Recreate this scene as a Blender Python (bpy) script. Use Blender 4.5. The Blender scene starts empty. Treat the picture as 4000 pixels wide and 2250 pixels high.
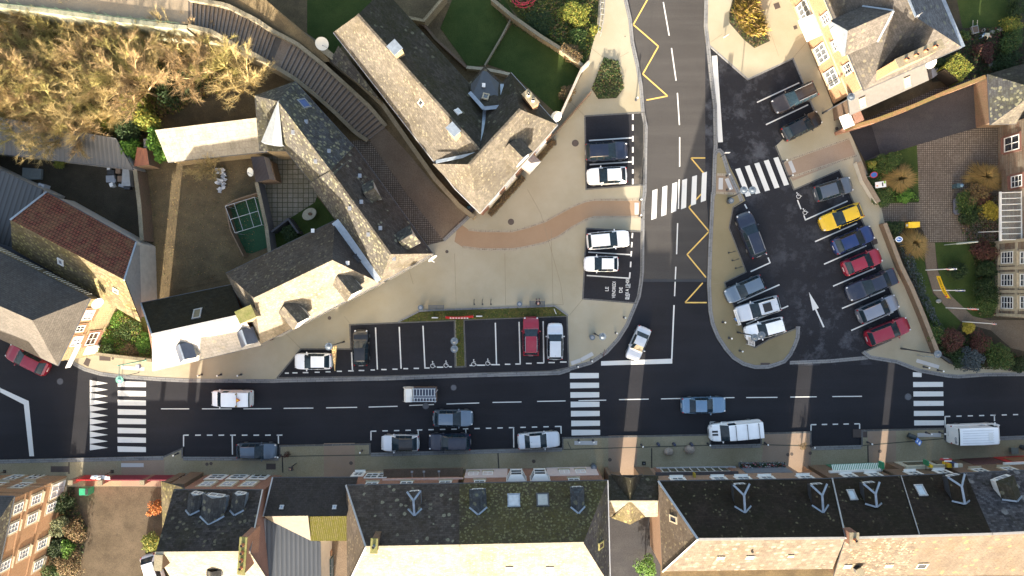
import bpy, math, random
from mathutils import Vector, Matrix
R = math.radians
S = bpy.context.scene
# ---------------------------------------------------------------- camera, sky, sun, exposure
CH = 72.0                       # drone height (m)
CF = 4000 * 24 / 36             # focal length in pixels of the 4000 px wide photograph
cam = bpy.data.cameras.new('camera'); cam.lens = 24; cam.sensor_width = 36; cam.clip_end = 2000
co = bpy.data.objects.new('camera', cam); co.location = (0, 0, CH); S.collection.objects.link(co); S.camera = co
SUN_EL = R(13.1); SHX, SHY = 0.105, 1.0        # shadows run this way (north, slightly east)
w = bpy.data.worlds.new('World'); S.world = w; w.use_nodes = True
wn = w.node_tree; bg = wn.nodes['Background']
sky = wn.nodes.new('ShaderNodeTexSky'); sky.sky_type = 'NISHITA'; sky.sun_disc = False
sky.sun_elevation = SUN_EL; sky.sun_rotation = math.atan2(-SHX, -SHY)
sky.air_density = 1.0; sky.dust_density = 5.0; sky.ozone_density = 0.3
wn.links.new(sky.outputs[0], bg.inputs[0]); bg.inputs[1].default_value = 0.125
sl = bpy.data.lights.new('sun', 'SUN'); sl.energy = 5.0; sl.angle = R(0.55); sl.color = (1.0, 0.88, 0.72)
so = bpy.data.objects.new('sun', sl); S.collection.objects.link(so)
_d = Vector((SHX, SHY, 0)).normalized() * math.cos(SUN_EL) + Vector((0, 0, -math.sin(SUN_EL)))
so.rotation_euler = _d.to_track_quat('-Z', 'Y').to_euler(); so.location = (0, -60, 60)
S.view_settings.view_transform = 'Standard'; S.view_settings.look = 'None'
S.view_settings.exposure = 2.4; S.view_settings.gamma = 1
# ---------------------------------------------------------------- helpers
rnd = random.Random(7)
def P(px, py, h=0.0):
    k = (CH - h) / CF
    return Vector(((px - 2000) * k, (1125 - py) * k, h))
def PX(n): return n * CH / CF       # pixels -> metres on the ground
OFF = {}
def link(o): S.collection.objects.link(o)
def props(o, label=None, cat=None, group=None, kind=None):
    if label: o['label'] = label
    if cat: o['category'] = cat
    if group: o['group'] = group
    if kind: o['kind'] = kind
    return o
def thing(name, label, cat, loc=(0, 0, 0), rz=0.0, group=None):
    o = bpy.data.objects.new(name, None); link(o); o.location = loc; o.rotation_euler = (0, 0, rz)
    o.empty_display_size = 0.2
    OFF[o] = Vector(loc) if rz == 0 else None
    return props(o, label, cat, group)
class MB:
    """collects geometry, builds ONE mesh object; world=True: coordinates are world metres"""
    def __init__(s): s.v = []; s.f = []; s.m = []; s.uv = []; s.sm = []
    def poly(s, pts, m=0, uv=None, smooth=False):
        b = len(s.v); s.v += [tuple(p) for p in pts]; s.f.append(list(range(b, b + len(pts)))); s.m.append(m); s.uv.append(uv); s.sm.append(smooth)
    def mesh(s, vs, fs, m=0, smooth=False):
        b = len(s.v); s.v += [tuple(p) for p in vs]
        for f in fs: s.f.append([b + i for i in f]); s.m.append(m); s.uv.append(None); s.sm.append(smooth)
    def box(s, c, d, rz=0.0, m=0, M=None, bottom=True):
        hx, hy, hz = d[0] / 2, d[1] / 2, d[2] / 2
        if M is None: M = Matrix.Translation(Vector(c)) @ Matrix.Rotation(rz, 4, 'Z')
        vs = [M @ Vector((x, y, z)) for z in (-hz, hz) for y in (-hy, hy) for x in (-hx, hx)]
        fs = [(4, 5, 7, 6), (0, 1, 5, 4), (2, 6, 7, 3), (0, 4, 6, 2), (1, 3, 7, 5)]
        if bottom: fs.append((0, 2, 3, 1))
        s.mesh(vs, fs, m)
    def prism(s, pts, z0, z1, m=0, ms=None, bottom=False):
        """pts: 2D/3D world outline"""
        a = sum(pts[i][0] * pts[(i + 1) % len(pts)][1] - pts[(i + 1) % len(pts)][0] * pts[i][1] for i in range(len(pts)))
        if a < 0: pts = list(reversed(pts))
        n = len(pts); s.poly([(p[0], p[1], z1) for p in pts], m)
        if bottom: s.poly([(p[0], p[1], z0) for p in reversed(pts)], m)
        for i in range(n):
            p, q = pts[i], pts[(i + 1) % n]
            s.poly([(p[0], p[1], z0), (q[0], q[1], z0), (q[0], q[1], z1), (p[0], p[1], z1)], m if ms is None else ms)
    def tube(s, a, b, r, r2=None, n=8, m=0, cap=True, smooth=True):
        a, b = Vector(a), Vector(b); r2 = r if r2 is None else r2
        d = (b - a)
        if d.length < 1e-6: return
        d.normalize(); u = d.orthogonal().normalized(); v = d.cross(u)
        ra = [a + (u * math.cos(2 * math.pi * i / n) + v * math.sin(2 * math.pi * i / n)) * r for i in range(n)]
        rb = [b + (u * math.cos(2 * math.pi * i / n) + v * math.sin(2 * math.pi * i / n)) * r2 for i in range(n)]
        fs = [(i, (i + 1) % n, n + (i + 1) % n, n + i) for i in range(n)]
        s.mesh(ra + rb, fs, m, smooth)
        if cap: s.mesh(ra, [tuple(reversed(range(n)))], m); s.mesh(rb, [tuple(range(n))], m)
    def path(s, pts, r, n=6, m=0):
        for i in range(len(pts) - 1): s.tube(pts[i], pts[i + 1], r, n=n, m=m)
    def disc(s, c, r, z0, z1, n=24, m=0, sx=1.0, rz=0):
        pts = []
        for i in range(n):
            x, y = math.cos(2 * math.pi * i / n) * r * sx, math.sin(2 * math.pi * i / n) * r
            pts.append((c[0] + x * math.cos(rz) - y * math.sin(rz), c[1] + x * math.sin(rz) + y * math.cos(rz)))
        s.prism(pts, z0, z1, m)
    def ball(s, c, r, sc=(1, 1, 1), m=0, nu=12, nv=8, jit=0):
        vs = []; fs = []
        for j in range(nv + 1):
            t = math.pi * j / nv
            for i in range(nu):
                a = 2 * math.pi * i / nu; k = 1 + (rnd.uniform(-jit, jit) if jit else 0)
                vs.append((c[0] + r * sc[0] * math.sin(t) * math.cos(a) * k, c[1] + r * sc[1] * math.sin(t) * math.sin(a) * k, c[2] + r * sc[2] * math.cos(t) * k))
        for j in range(nv):
            for i in range(nu):
                fs.append((j * nu + i, (j + 1) * nu + i, (j + 1) * nu + (i + 1) % nu, j * nu + (i + 1) % nu))
        s.mesh(vs, fs, m, True)
    def ribbon(s, pts, wl, wr, z0, z1, m=0):
        """strip of real height along a world polyline; wl/wr = metres to the left/right"""
        n = len(pts); L = []; Rr = []; U = [0.0]
        for i in range(n):
            p = Vector(pts[i][:2]); a = Vector(pts[max(i - 1, 0)][:2]); b = Vector(pts[min(i + 1, n - 1)][:2])
            d1 = (p - a).normalized() if i > 0 else (b - p).normalized(); d2 = (b - p).normalized() if i < n - 1 else d1
            t = (d1 + d2).normalized(); nn = Vector((-t.y, t.x)); k = 1 / max(0.5, nn.dot(Vector((-d1.y, d1.x))))
            L.append(p + nn * wl * k); Rr.append(p - nn * wr * k)
            if i: U.append(U[-1] + (p - a).length)
        for i in range(n - 1):
            s.poly([(*Rr[i], z1), (*Rr[i + 1], z1), (*L[i + 1], z1), (*L[i], z1)], m, [(U[i], 0), (U[i + 1], 0), (U[i + 1], wl + wr), (U[i], wl + wr)])
            if z1 - z0 > 0.006:
                for A, B in ((Rr[i], Rr[i + 1]), (L[i + 1], L[i])):
                    s.poly([(*A, z0), (*B, z0), (*B, z1), (*A, z1)], m, [(U[i], 0), (U[i + 1], 0), (U[i + 1], z1 - z0), (U[i], z1 - z0)])
        if z1 - z0 > 0.006:
            s.poly([(*L[0], z0), (*Rr[0], z0), (*Rr[0], z1), (*L[0], z1)], m); s.poly([(*Rr[-1], z0), (*L[-1], z0), (*L[-1], z1), (*Rr[-1], z1)], m)
    def build(s, name, mats, parent=None, label=None, cat=None, group=None, kind=None, world=True, noUV=False):
        if not isinstance(mats, (list, tuple)): mats = [mats]
        off = Vector((0, 0, 0)); root = parent
        while root is not None and root.parent: root = root.parent
        if world and root is not None and OFF.get(root): off = OFF[root]
        me = bpy.data.meshes.new(name)
        me.from_pydata([(v[0] - off.x, v[1] - off.y, v[2] - off.z) for v in s.v], [], s.f)
        for mt in mats: me.materials.append(mt)
        me.polygons.foreach_set('material_index', s.m); me.polygons.foreach_set('use_smooth', s.sm)
        if not noUV:
            uvl = me.uv_layers.new(name='UVMap'); data = [0.0] * (2 * len(me.loops)); k = 0
            for fi, f in enumerate(s.f):
                if s.uv[fi]:
                    for q in s.uv[fi]: data[k] = q[0]; data[k + 1] = q[1]; k += 2
                    continue
                p0, p1, p2 = (Vector(s.v[f[0]]), Vector(s.v[f[1]]), Vector(s.v[f[2]]))
                nrm = (p1 - p0).cross(p2 - p0)
                if nrm.length < 1e-9: nrm = Vector((0, 0, 1))
                nrm.normalize(); u = Vector((0, 0, 1)).cross(nrm)
                if u.length < 0.02: u = Vector((1, 0, 0))
                u.normalize(); vv = nrm.cross(u)
                for vi in f:
                    q = Vector(s.v[vi]); data[k] = q.dot(u); data[k + 1] = q.dot(vv); k += 2
            uvl.data.foreach_set('uv', data)
        me.update()
        o = bpy.data.objects.new(name, me); link(o)
        if parent is not None: o.parent = parent
        return props(o, label, cat, group, kind)
def pp(pxs, h=0.0): return [P(x, y, h) for x, y in pxs]
def flat(name, pxs, z, mat, kind='structure', label=None, cat=None, hp=None, parent=None):
    m = MB(); m.poly([(q.x, q.y, z) for q in ccw(pp(pxs, z))]); return m.build(name, mat, parent, label, cat, kind=kind)
def ccw(pts):
    a = sum(pts[i][0] * pts[(i + 1) % len(pts)][1] - pts[(i + 1) % len(pts)][0] * pts[i][1] for i in range(len(pts)))
    return pts if a > 0 else list(reversed(pts))
# ---------------------------------------------------------------- materials
class NT:
    def __init__(s, name):
        s.mat = bpy.data.materials.new(name); s.mat.use_nodes = True; s.t = s.mat.node_tree; s.b = s.t.nodes['Principled BSDF']
    def n(s, typ, **kw):
        nd = s.t.nodes.new(typ)
        for k, v in kw.items():
            if k in nd.inputs.keys(): s.set(nd.inputs[k], v)
            else: setattr(nd, k, v)
        return nd
    def set(s, inp, v):
        if isinstance(v, bpy.types.NodeSocket): s.t.links.new(v, inp)
        else:
            if inp.type == 'RGBA' and len(v) == 3: v = (*v, 1)
            inp.default_value = v
    def co(s, which='Object'): return s.n('ShaderNodeTexCoord').outputs[which]
    def mapped(s, vec, scale): return s.n('ShaderNodeMapping', Vector=vec, Scale=scale).outputs[0]
    def noise(s, vec, scale, detail=4, rough=0.6): return s.n('ShaderNodeTexNoise', Vector=vec, Scale=scale, Detail=detail, Roughness=rough).outputs[0]
    def ramp(s, fac, lo, hi):
        r = s.n('ShaderNodeMapRange', Value=fac); r.inputs['From Min'].default_value = lo; r.inputs['From Max'].default_value = hi; return r.outputs[0]
    def mix(s, fac, a, b, mode='MIX'):
        m = s.n('ShaderNodeMix', data_type='RGBA', blend_type=mode)
        s.set(m.inputs[0], fac); s.set(m.inputs[6], a); s.set(m.inputs[7], b); return m.outputs[2]
    def math(s, op, a, b=0.0):
        m = s.n('ShaderNodeMath', operation=op); s.set(m.inputs[0], a); s.set(m.inputs[1], b); return m.outputs[0]
    def bump(s, h, strength=0.3, dist=0.02):
        s.t.links.new(s.n('ShaderNodeBump', Height=h, Strength=strength, Distance=dist).outputs[0], s.b.inputs['Normal'])
    def done(s, col, rough=0.8, metal=0.0, spec=0.5):
        s.set(s.b.inputs['Base Color'], col); s.set(s.b.inputs['Roughness'], rough); s.set(s.b.inputs['Metallic'], metal)
        s.b.inputs['Specular IOR Level'].default_value = spec; return s.mat
CACHE = {}
def memo(f):
    def g(*a, **k):
        key = (f.__name__, a, tuple(sorted(k.items())))
        if key not in CACHE: CACHE[key] = f(*a, **k)
        return CACHE[key]
    return g
def mul(c, k): return tuple(min(1, x * k) for x in c)
@memo
def plain(name, col, rough=0.6, metal=0.0, spec=0.5, var=0.12, sc=3.0):
    t = NT(name); c = t.co(); f = t.ramp(t.noise(c, sc, 5), 0.3, 0.7)
    return t.done(t.mix(f, mul(col, 1 - var), mul(col, 1 + var)), rough, metal, spec)
@memo
def ground(name, c1, c2, c3, sc=0.25, fine=6.0, rough=0.95, spk=0.25, bump=0.4, dist=0.05):
    """mottled ground: big patches c1/c2, finer specks c3"""
    t = NT(name); c = t.co()
    big = t.ramp(t.noise(c, sc, 6, 0.65), 0.35, 0.68); fn = t.noise(c, fine, 5, 0.7)
    col = t.mix(big, c1, c2); col = t.mix(t.math('MULTIPLY', t.ramp(fn, 0.5, 0.8), min(1.0, spk * 2)), col, c3)
    gr = t.n('ShaderNodeTexWhiteNoise', Vector=t.mapped(c, (9, 9, 9))).outputs[0]
    col = t.mix(0.5, col, t.mix(t.ramp(t.noise(c, fine * 2.7, 2, 0.5), 0.3, 0.7), (0.25, 0.25, 0.25), (0.85, 0.85, 0.85)), 'SOFT_LIGHT')
    t.bump(fn, bump, dist); return t.done(col, rough, 0, 0.2)
@memo
def asphalt(name, col, patch=None, pa=0.5, stain=0.25, grain=1.0, lo=0.5, hi=0.62, psc=0.45):
    t = NT(name); c = t.co()
    f = t.ramp(t.noise(c, 0.12, 5, 0.6), 0.3, 0.7)
    cc = t.mix(f, mul(col, 1 - stain), mul(col, 1 + stain))
    tr = t.ramp(t.noise(t.mapped(c, (0.05, 0.7, 1)), 1.0, 4), 0.45, 0.75)
    cc = t.mix(t.math('MULTIPLY', tr, 0.55), cc, mul(col, 1.5))
    if patch:
        p = t.ramp(t.noise(c, psc, 9, 0.72), lo, hi); big = t.ramp(t.noise(c, 0.09, 3), 0.38, 0.6)
        cc = t.mix(t.math('MULTIPLY', t.math('MULTIPLY', p, big), pa), cc, patch)
    g = t.noise(c, 14, 3, 0.7)
    cc = t.mix(0.55 * grain, cc, t.mix(t.ramp(g, 0.3, 0.7), (0.2, 0.2, 0.2), (0.85, 0.85, 0.85)), 'SOFT_LIGHT')
    t.bump(g, 0.25, 0.01); return t.done(cc, 0.85, 0, 0.25)
@memo
def bricks(name, c1, c2, mortar, bw=0.22, rh=0.075, ms=0.012, tint=None, tf=0.4, off=0.5, rough=0.85, tsc=0.6):
    t = NT(name); uv = t.co('UV')
    b = t.n('ShaderNodeTexBrick', Vector=uv, Color1=c1, Color2=c2, Mortar=mortar, Scale=1.0)
    b.inputs['Brick Width'].default_value = bw; b.inputs['Row Height'].default_value = rh; b.inputs['Mortar Size'].default_value = ms
    b.inputs['Bias'].default_value = 0.0; b.offset = off
    o = t.co(); col = b.outputs[0]
    col = t.mix(t.math('MULTIPLY', t.ramp(t.noise(o, tsc, 6, 0.7), 0.4, 0.7), tf), col, tint or mul(c1, 0.55))
    col = t.mix(0.4, col, t.mix(t.ramp(t.noise(o, 9, 4), 0.3, 0.7), (0.25,) * 3, (0.8,) * 3), 'SOFT_LIGHT')
    t.bump(b.outputs[1], -0.3, 0.02); return t.done(col, rough, 0, 0.2)
@memo
def slate(name, base, lich=None, la=0.0, moss=None, ma=0.0, bw=0.34, rh=0.2, var=0.35, rough=0.75, lsc=2.2, streak=0.25):
    t = NT(name); uv = t.co('UV'); o = t.co()
    b = t.n('ShaderNodeTexBrick', Vector=uv, Color1=mul(base, 1 - var), Color2=mul(base, 1 + var), Mortar=mul(base, 0.45), Scale=1.0)
    b.inputs['Brick Width'].default_value = bw; b.inputs['Row Height'].default_value = rh; b.inputs['Mortar Size'].default_value = 0.013; b.inputs['Mortar Smooth'].default_value = 0.6
    col = b.outputs[0]
    st = t.ramp(t.noise(t.mapped(uv, (1.6, 0.22, 1)), 1.0, 6, 0.7), 0.42, 0.75)
    col = t.mix(t.math('MULTIPLY', st, streak), col, mul(base, 2.0))
    col = t.mix(t.math('MULTIPLY', t.ramp(t.noise(o, 0.5, 6, 0.7), 0.45, 0.7), 0.5), col, mul(base, 0.5))
    if moss:
        mo = t.ramp(t.noise(o, 0.35, 8, 0.75), 0.62 - 0.32 * ma, 0.74 - 0.2 * ma)
        mo2 = t.ramp(t.noise(o, 7, 5, 0.8), 0.35, 0.6)
        col = t.mix(t.math('MULTIPLY', mo, mo2), col, moss)
    if lich:
        v = t.n('ShaderNodeTexVoronoi', Vector=t.mix(.22, o, t.n('ShaderNodeTexNoise', Vector=o, Scale=2.5, Detail=3.0).outputs[1]), Scale=lsc); v.inputs['Randomness'].default_value = 1.0
        d = t.math('ADD', v.outputs['Distance'], t.math('MULTIPLY', t.noise(o, 12, 3), 0.12))
        sel = t.ramp(t.n('ShaderNodeSeparateColor', Color=v.outputs['Color']).outputs[0], 1 - la, 1 - la + 0.02)
        big = t.ramp(t.noise(o, 0.4, 4), 0.3, 0.5)
        r = t.n('ShaderNodeMapRange', Value=d); r.inputs['From Min'].default_value = 0.47; r.inputs['From Max'].default_value = 0.38
        col = t.mix(t.math('MULTIPLY', t.math('MULTIPLY', r.outputs[0], sel), t.math('MULTIPLY', big, 0.85)), col, lich)
    col = t.mix(0.45, col, t.mix(t.ramp(t.noise(o, 6, 6, 0.75), 0.3, 0.7), (0.2,) * 3, (0.85,) * 3), 'SOFT_LIGHT')
    t.bump(b.outputs[1], -0.35, 0.02); return t.done(col, max(rough, .88), 0, 0.16)
@memo
def corrugated(name, col, dark, pitch=0.25, tint=None, ta=0.0, metal=0.0, rough=0.5, axis=0, sharp=0.75):
    """ribs run up the slope (axis 0: repeat along u)"""
    t = NT(name); uv = t.co('UV'); o = t.co()
    x = t.n('ShaderNodeSeparateXYZ', Vector=uv).outputs[axis]
    s = t.math('SINE', t.math('MULTIPLY', x, 2 * math.pi / pitch)); f = t.ramp(s, sharp - 0.5, sharp + 0.25)
    c = t.mix(f, col, dark)
    c = t.mix(t.math('MULTIPLY', t.ramp(t.noise(o, 0.5, 6, 0.7), 0.4, 0.7), 0.35), c, mul(col, 0.65))
    if tint: c = t.mix(t.math('MULTIPLY', t.ramp(t.noise(o, 3, 7, 0.8), 0.5 - 0.2 * ta, 0.6), ta), c, tint)
    t.bump(s, 0.5, 0.03); return t.done(c, .95 if tint else rough, metal, 0.05 if tint else 0.4)
@memo
def leafy(name, c1, c2, c3=None, rough=0.7, tr=True):
    t = NT(name); r = t.n('ShaderNodeNewGeometry').outputs['Random Per Island']
    c = t.mix(r, c1, c2)
    if c3: c = t.mix(t.ramp(r, 0.8, 0.86), c, c3)
    o = t.ramp(t.noise(t.co(), 1.3, 4), 0.3, 0.7); c = t.mix(t.math('MULTIPLY', o, 0.5), c, mul(c1, 0.7))
    return t.done(c, rough, 0, 0.25)
@memo
def paint(name, col, metal=0.0, rough=0.28):
    t = NT(name); o = t.co(); f = t.ramp(t.noise(o, 1.5, 5), 0.35, 0.7)
    c = t.mix(t.math('MULTIPLY', f, 0.25), col, mul(col, 0.75))
    c = t.mix(t.math('MULTIPLY', t.ramp(t.noise(o, 0.9, 6, 0.7), 0.5, 0.8), 0.10), c, (0.3, 0.27, 0.22))
    t.set(t.b.inputs['Coat Weight'], 0.5); t.set(t.b.inputs['Coat Roughness'], 0.12)
    return t.done(c, rough, metal, 0.5)
@memo
def marking(name, col):
    t = NT(name); o = t.co()
    f = t.ramp(t.noise(o, 2.0, 7, 0.8), 0.56, 0.78); g = t.ramp(t.noise(o, 18, 3, 0.7), 0.62, 0.75)
    c = t.mix(t.math('MULTIPLY', f, 0.42), col, mul(col, 0.35)); c = t.mix(t.math('MULTIPLY', g, 0.3), c, mul(col, 0.25))
    return t.done(c, 0.7, 0, 0.3)
WHITE = marking('road_paint_white', (0.60, 0.60, 0.58)); YELLOW = marking('road_paint_yellow', (0.62, 0.42, 0.12))
ASPH = asphalt('new_asphalt', (0.0155, 0.0158, 0.0195)); ASPH_LOT = asphalt('patched_asphalt', (0.016, 0.0165, 0.0205), (0.085, 0.09, 0.105), 0.62)
ASPH_OLD = asphalt('old_asphalt', (0.050, 0.047, 0.045), None, 0.5, 0.15); ASPH_DRIVE = asphalt('driveway_asphalt', (0.034, 0.034, 0.038), (0.06, 0.06, 0.06), 0.5)
CREAM = ground('cream_resin_paving', (0.262, 0.23, 0.158), (0.345, 0.318, 0.245), (0.235, 0.195, 0.12), 0.09, 11.0, 0.9, 0.12, 0.12, 0.01)
CREAM2 = ground('worn_resin_paving', (0.205, 0.18, 0.115), (0.265, 0.235, 0.165), (0.11, 0.10, 0.05), 0.2, 9.0, 0.9, 0.2, 0.12, 0.01)
TERRA = ground('terracotta_resin_paving', (0.245, 0.165, 0.105), (0.285, 0.20, 0.13), (0.17, 0.11, 0.07), 0.2, 11.0, 0.9, 0.12, 0.12, 0.01)
TERRA2 = ground('worn_terracotta_paving', (0.225, 0.165, 0.12), (0.265, 0.20, 0.15), (0.14, 0.10, 0.07), 0.2, 11.0, 0.9, 0.12, 0.12, 0.01)
GRAVEL = ground('brown_gravel', (0.125, 0.095, 0.07), (0.165, 0.13, 0.095), (0.06, 0.045, 0.035), 0.3, 7.0, 0.95, 0.25, 0.5, 0.03)
KERB = bricks('granite_kerb', (0.19, 0.195, 0.20), (0.13, 0.135, 0.145), (0.05, 0.05, 0.05), 0.95, 0.21, 0.018, (0.25, 0.24, 0.22), 0.5, 0.5)
EDGE = bricks('dark_granite_edging', (0.10, 0.10, 0.10), (0.075, 0.075, 0.08), (0.2, 0.19, 0.17), 0.95, 0.5, 0.02, (0.14, 0.13, 0.10), 0.4, 0.0)
COBBLE = bricks('cobble_border', (0.24, 0.20, 0.15), (0.11, 0.085, 0.065), (0.30, 0.26, 0.19), 0.19, 0.2, 0.035, (0.35, 0.32, 0.27), 0.5, 0.0, tsc=3.0)
SETTS = bricks('stone_setts', (0.17, 0.14, 0.112), (0.23, 0.195, 0.16), (0.035, 0.030, 0.024), 0.2, 0.2, 0.028, (0.07, 0.055, 0.045), 0.6, 0.0, tsc=0.35)
SLABS = bricks('mossy_slabs', (0.17, 0.155, 0.12), (0.22, 0.20, 0.165), (0.04, 0.042, 0.022), 0.55, 0.5, 0.035, (0.10, 0.09, 0.05), 0.6, 0.0)
GRASS = ground('lawn', (0.024, 0.045, 0.010), (0.042, 0.062, 0.015), (0.058, 0.060, 0.022), 0.5, 9.0, 0.95, 0.3, 0.6, 0.05)
ROUGH_G = ground('rough_grass', (0.045, 0.060, 0.015), (0.085, 0.075, 0.022), (0.13, 0.11, 0.04), 0.8, 6.0, 0.95, 0.35, 0.8, 0.08)
EARTH = ground('leafy_earth', (0.085, 0.064, 0.038), (0.145, 0.11, 0.06), (0.05, 0.045, 0.02), 0.6, 7.0, 0.95, 0.35, 0.6, 0.05)
DARKEARTH = ground('dark_earth', (0.035, 0.030, 0.022), (0.055, 0.045, 0.032), (0.04, 0.055, 0.02), 0.6, 6.0, 0.95, 0.3, 0.6, 0.05)
DIRT = ground('courtyard_dirt', (0.062, 0.048, 0.032), (0.11, 0.085, 0.058), (0.05, 0.042, 0.032), 0.5, 6.0, 0.95, 0.25, 0.4, 0.03)
ZINC = plain('weathered_zinc', (0.22, 0.26, 0.31), 0.45, 0.3, var=0.2); DZINC = plain('dark_zinc', (0.06, 0.065, 0.075), 0.5, 0.3)
WPVC = plain('white_pvc', (0.70, 0.70, 0.68), 0.4, var=0.05); GLASSW = plain('window_glass', (0.03, 0.035, 0.045), 0.08, 0, 0.8, var=0.4)
GLASSL = plain('curtained_glass', (0.28, 0.29, 0.31), 0.15, 0, 0.7, var=0.4); STONEW = plain('pale_stone', (0.36, 0.31, 0.22), 0.85, var=0.2, sc=4)
BLACK = plain('black_rubber', (0.012, 0.012, 0.013), 0.7); DGREY = plain('dark_grey_metal', (0.035, 0.038, 0.043), 0.5, 0.3); LGREY = plain('light_grey_metal', (0.30, 0.31, 0.33), 0.4, 0.5)
WOOD = plain('weathered_wood', (0.16, 0.11, 0.07), 0.8, var=0.3, sc=6); RED = plain('red_paint', (0.40, 0.02, 0.025), 0.4); WHT = plain('white_paint', (0.72, 0.72, 0.70), 0.4, var=0.05)
YEL = plain('yellow_paint', (0.75, 0.48, 0.02), 0.4); BLU = plain('blue_paint', (0.03, 0.13, 0.42), 0.4); GRN = plain('green_paint', (0.02, 0.20, 0.09), 0.4)
ORANGE = plain('orange_paint', (0.70, 0.20, 0.03), 0.4)
RBRICK = bricks('red_brick', (0.26, 0.10, 0.06), (0.20, 0.075, 0.05), (0.28, 0.22, 0.17), 0.24, 0.08, 0.014, (0.14, 0.07, 0.05), 0.5)
OBRICK = bricks('orange_brick', (0.30, 0.15, 0.075), (0.25, 0.115, 0.06), (0.30, 0.23, 0.15), 0.24, 0.08, 0.014, (0.22, 0.13, 0.07), 0.4)
BBRICK = bricks('old_brown_brick', (0.17, 0.095, 0.065), (0.12, 0.075, 0.055), (0.15, 0.12, 0.09), 0.24, 0.08, 0.014, (0.1, 0.09, 0.05), 0.6)
STONE = bricks('rough_stone_wall', (0.30, 0.24, 0.15), (0.22, 0.17, 0.11), (0.14, 0.11, 0.07), 0.45, 0.22, 0.03, (0.36, 0.29, 0.16), 0.6)
FLINT = bricks('banded_stone_wall', (0.21, 0.18, 0.14), (0.14, 0.085, 0.06), (0.12, 0.1, 0.08), 1.3, 0.28, 0.03, (0.26, 0.23, 0.18), 0.5)
COPING = ground('mossy_coping', (0.16, 0.14, 0.10), (0.24, 0.21, 0.15), (0.08, 0.09, 0.03), 0.8, 6.0, 0.95, 0.3, 0.5, 0.03)
RENDERW = plain('pale_render', (0.42, 0.40, 0.36), 0.9, var=0.12, sc=1.5)
# ================================================================ GROUND
m = MB(); m.poly([(-400, -400, -0.02), (400, -400, -0.02), (400, 400, -0.02), (-400, 400, -0.02)]); m.build('ground', EARTH, kind='structure')
flat('old_road', [(2380, -900), (2860, -900), (2860, 1096), (2380, 1096)], 0.004, ASPH_OLD)
flat('main_road', [(-900, 1300), (900, 1300), (2300, 1350), (2300, 1096), (2860, 1096), (2860, 1380), (3600, 1380), (4900, 1380), (4900, 1860), (-900, 1860)], 0.008, ASPH)
flat('car_park', [(2755, 165), (2960, 150), (3130, 190), (3300, 480), (3420, 780), (3590, 1250), (3500, 1424), (3080, 1428), (2900, 1420), (2790, 1200), (2755, 700)], 0.012, ASPH_LOT)
m = MB(); m.ribbon(pp([(2500, 1096), (2765, 1096)]), 0.13, 0.13, 0, 0.014); m.build('drain_channel', DGREY, kind='structure')
# ---- north plaza pavement (slab 0.1 m)
KW = [(2440, -400), (2448, -40), (2450, 0), (2468, 78), (2476, 165), (2497, 259), (2510, 336), (2518, 440), (2530, 497), (2528, 570), (2525, 750), (2518, 802), (2515, 1060), (2510, 1107), (2502, 1159), (2481, 1211), (2455, 1273), (2419, 1330), (2373, 1381), (2310, 1423), (2222, 1449), (2181, 1464), (2000, 1468), (1905, 1472), (1700, 1478), (1450, 1484), (1200, 1490), (1075, 1495), (1000, 1495), (725, 1493), (621, 1488), (466, 1477), (393, 1467), (331, 1449), (290, 1428), (259, 1405)]
plaza = KW + [(330, 1370), (375, 1375), (480, 1388), (590, 1400), (640, 1390), (1020, 1290), (1470, 1060), (1660, 960), (1735, 942), (1838, 850), (1880, 780), (2160, 480), (2186, 455), (2300, 238), (2310, 191), (2331, 119), (2339, 0), (2345, -400)]
m = MB(); m.prism(pp(plaza), 0, 0.10); m.build('plaza_pavement', CREAM, kind='structure')
def kerb(name, pts, wd, z1=0.112, side='l', mat=None, z0=0.0):
    m = MB(); m.ribbon(pp(pts), wd if side == 'l' else 0, wd if side == 'r' else 0, z0, z1); return m.build(name, mat or KERB, kind='structure')
kerb('plaza_kerb', KW, 0.40, side='r')
# island between the road and the car park
isl = [(2784, 600), (2779, 750), (2776, 750), (2766, 957), (2761, 1112), (2766, 1216), (2776, 1268), (2797, 1319), (2828, 1366), (2859, 1402), (2901, 1428), (2947, 1441), (3000, 1440), (3031, 1431), (3067, 1418), (3093, 1387), (3111, 1350), (3122, 1319), (3124, 1275)]
isl2 = [(3000, 1324), (2947, 1356), (2921, 1340), (2901, 1278), (2875, 1216), (2854, 1164), (2831, 1105), (2916, 1063), (2849, 890), (2864, 812), (2911, 784), (2890, 740), (2875, 700), (2849, 650), (2828, 595), (2813, 580), (2797, 582)]
m = MB(); m.prism(pp(isl + isl2), 0, 0.10); m.build('island_pavement', ground('olive_resin_paving', (0.17, 0.145, 0.085), (0.215, 0.18, 0.11), (0.12, 0.10, 0.055), 0.16, 11.0, 0.9, 0.15, 0.12, 0.01), kind='structure')
kerb('island_kerb', isl, 0.42, side='l'); kerb('island_kerb', [(2903, 783), (2890, 750), (2849, 665), (2828, 595), (2813, 580), (2797, 582), (2784, 600)], 0.40, side='l', z1=0.116)
kerb('island_edging', [(3124, 1275), (3000, 1324), (2947, 1356), (2921, 1340), (2901, 1278), (2875, 1216), (2854, 1164), (2831, 1105), (2916, 1063), (2849, 890), (2864, 812), (2903, 785)], 0.12, side='l', mat=EDGE, z1=0.106)
kerb('verge_kerb', [(2735, -400), (2750, 0), (2748, 104), (2756, 171), (2771, 311), (2784, 414), (2787, 569), (2784, 600)], 0.42, side='l')
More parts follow.
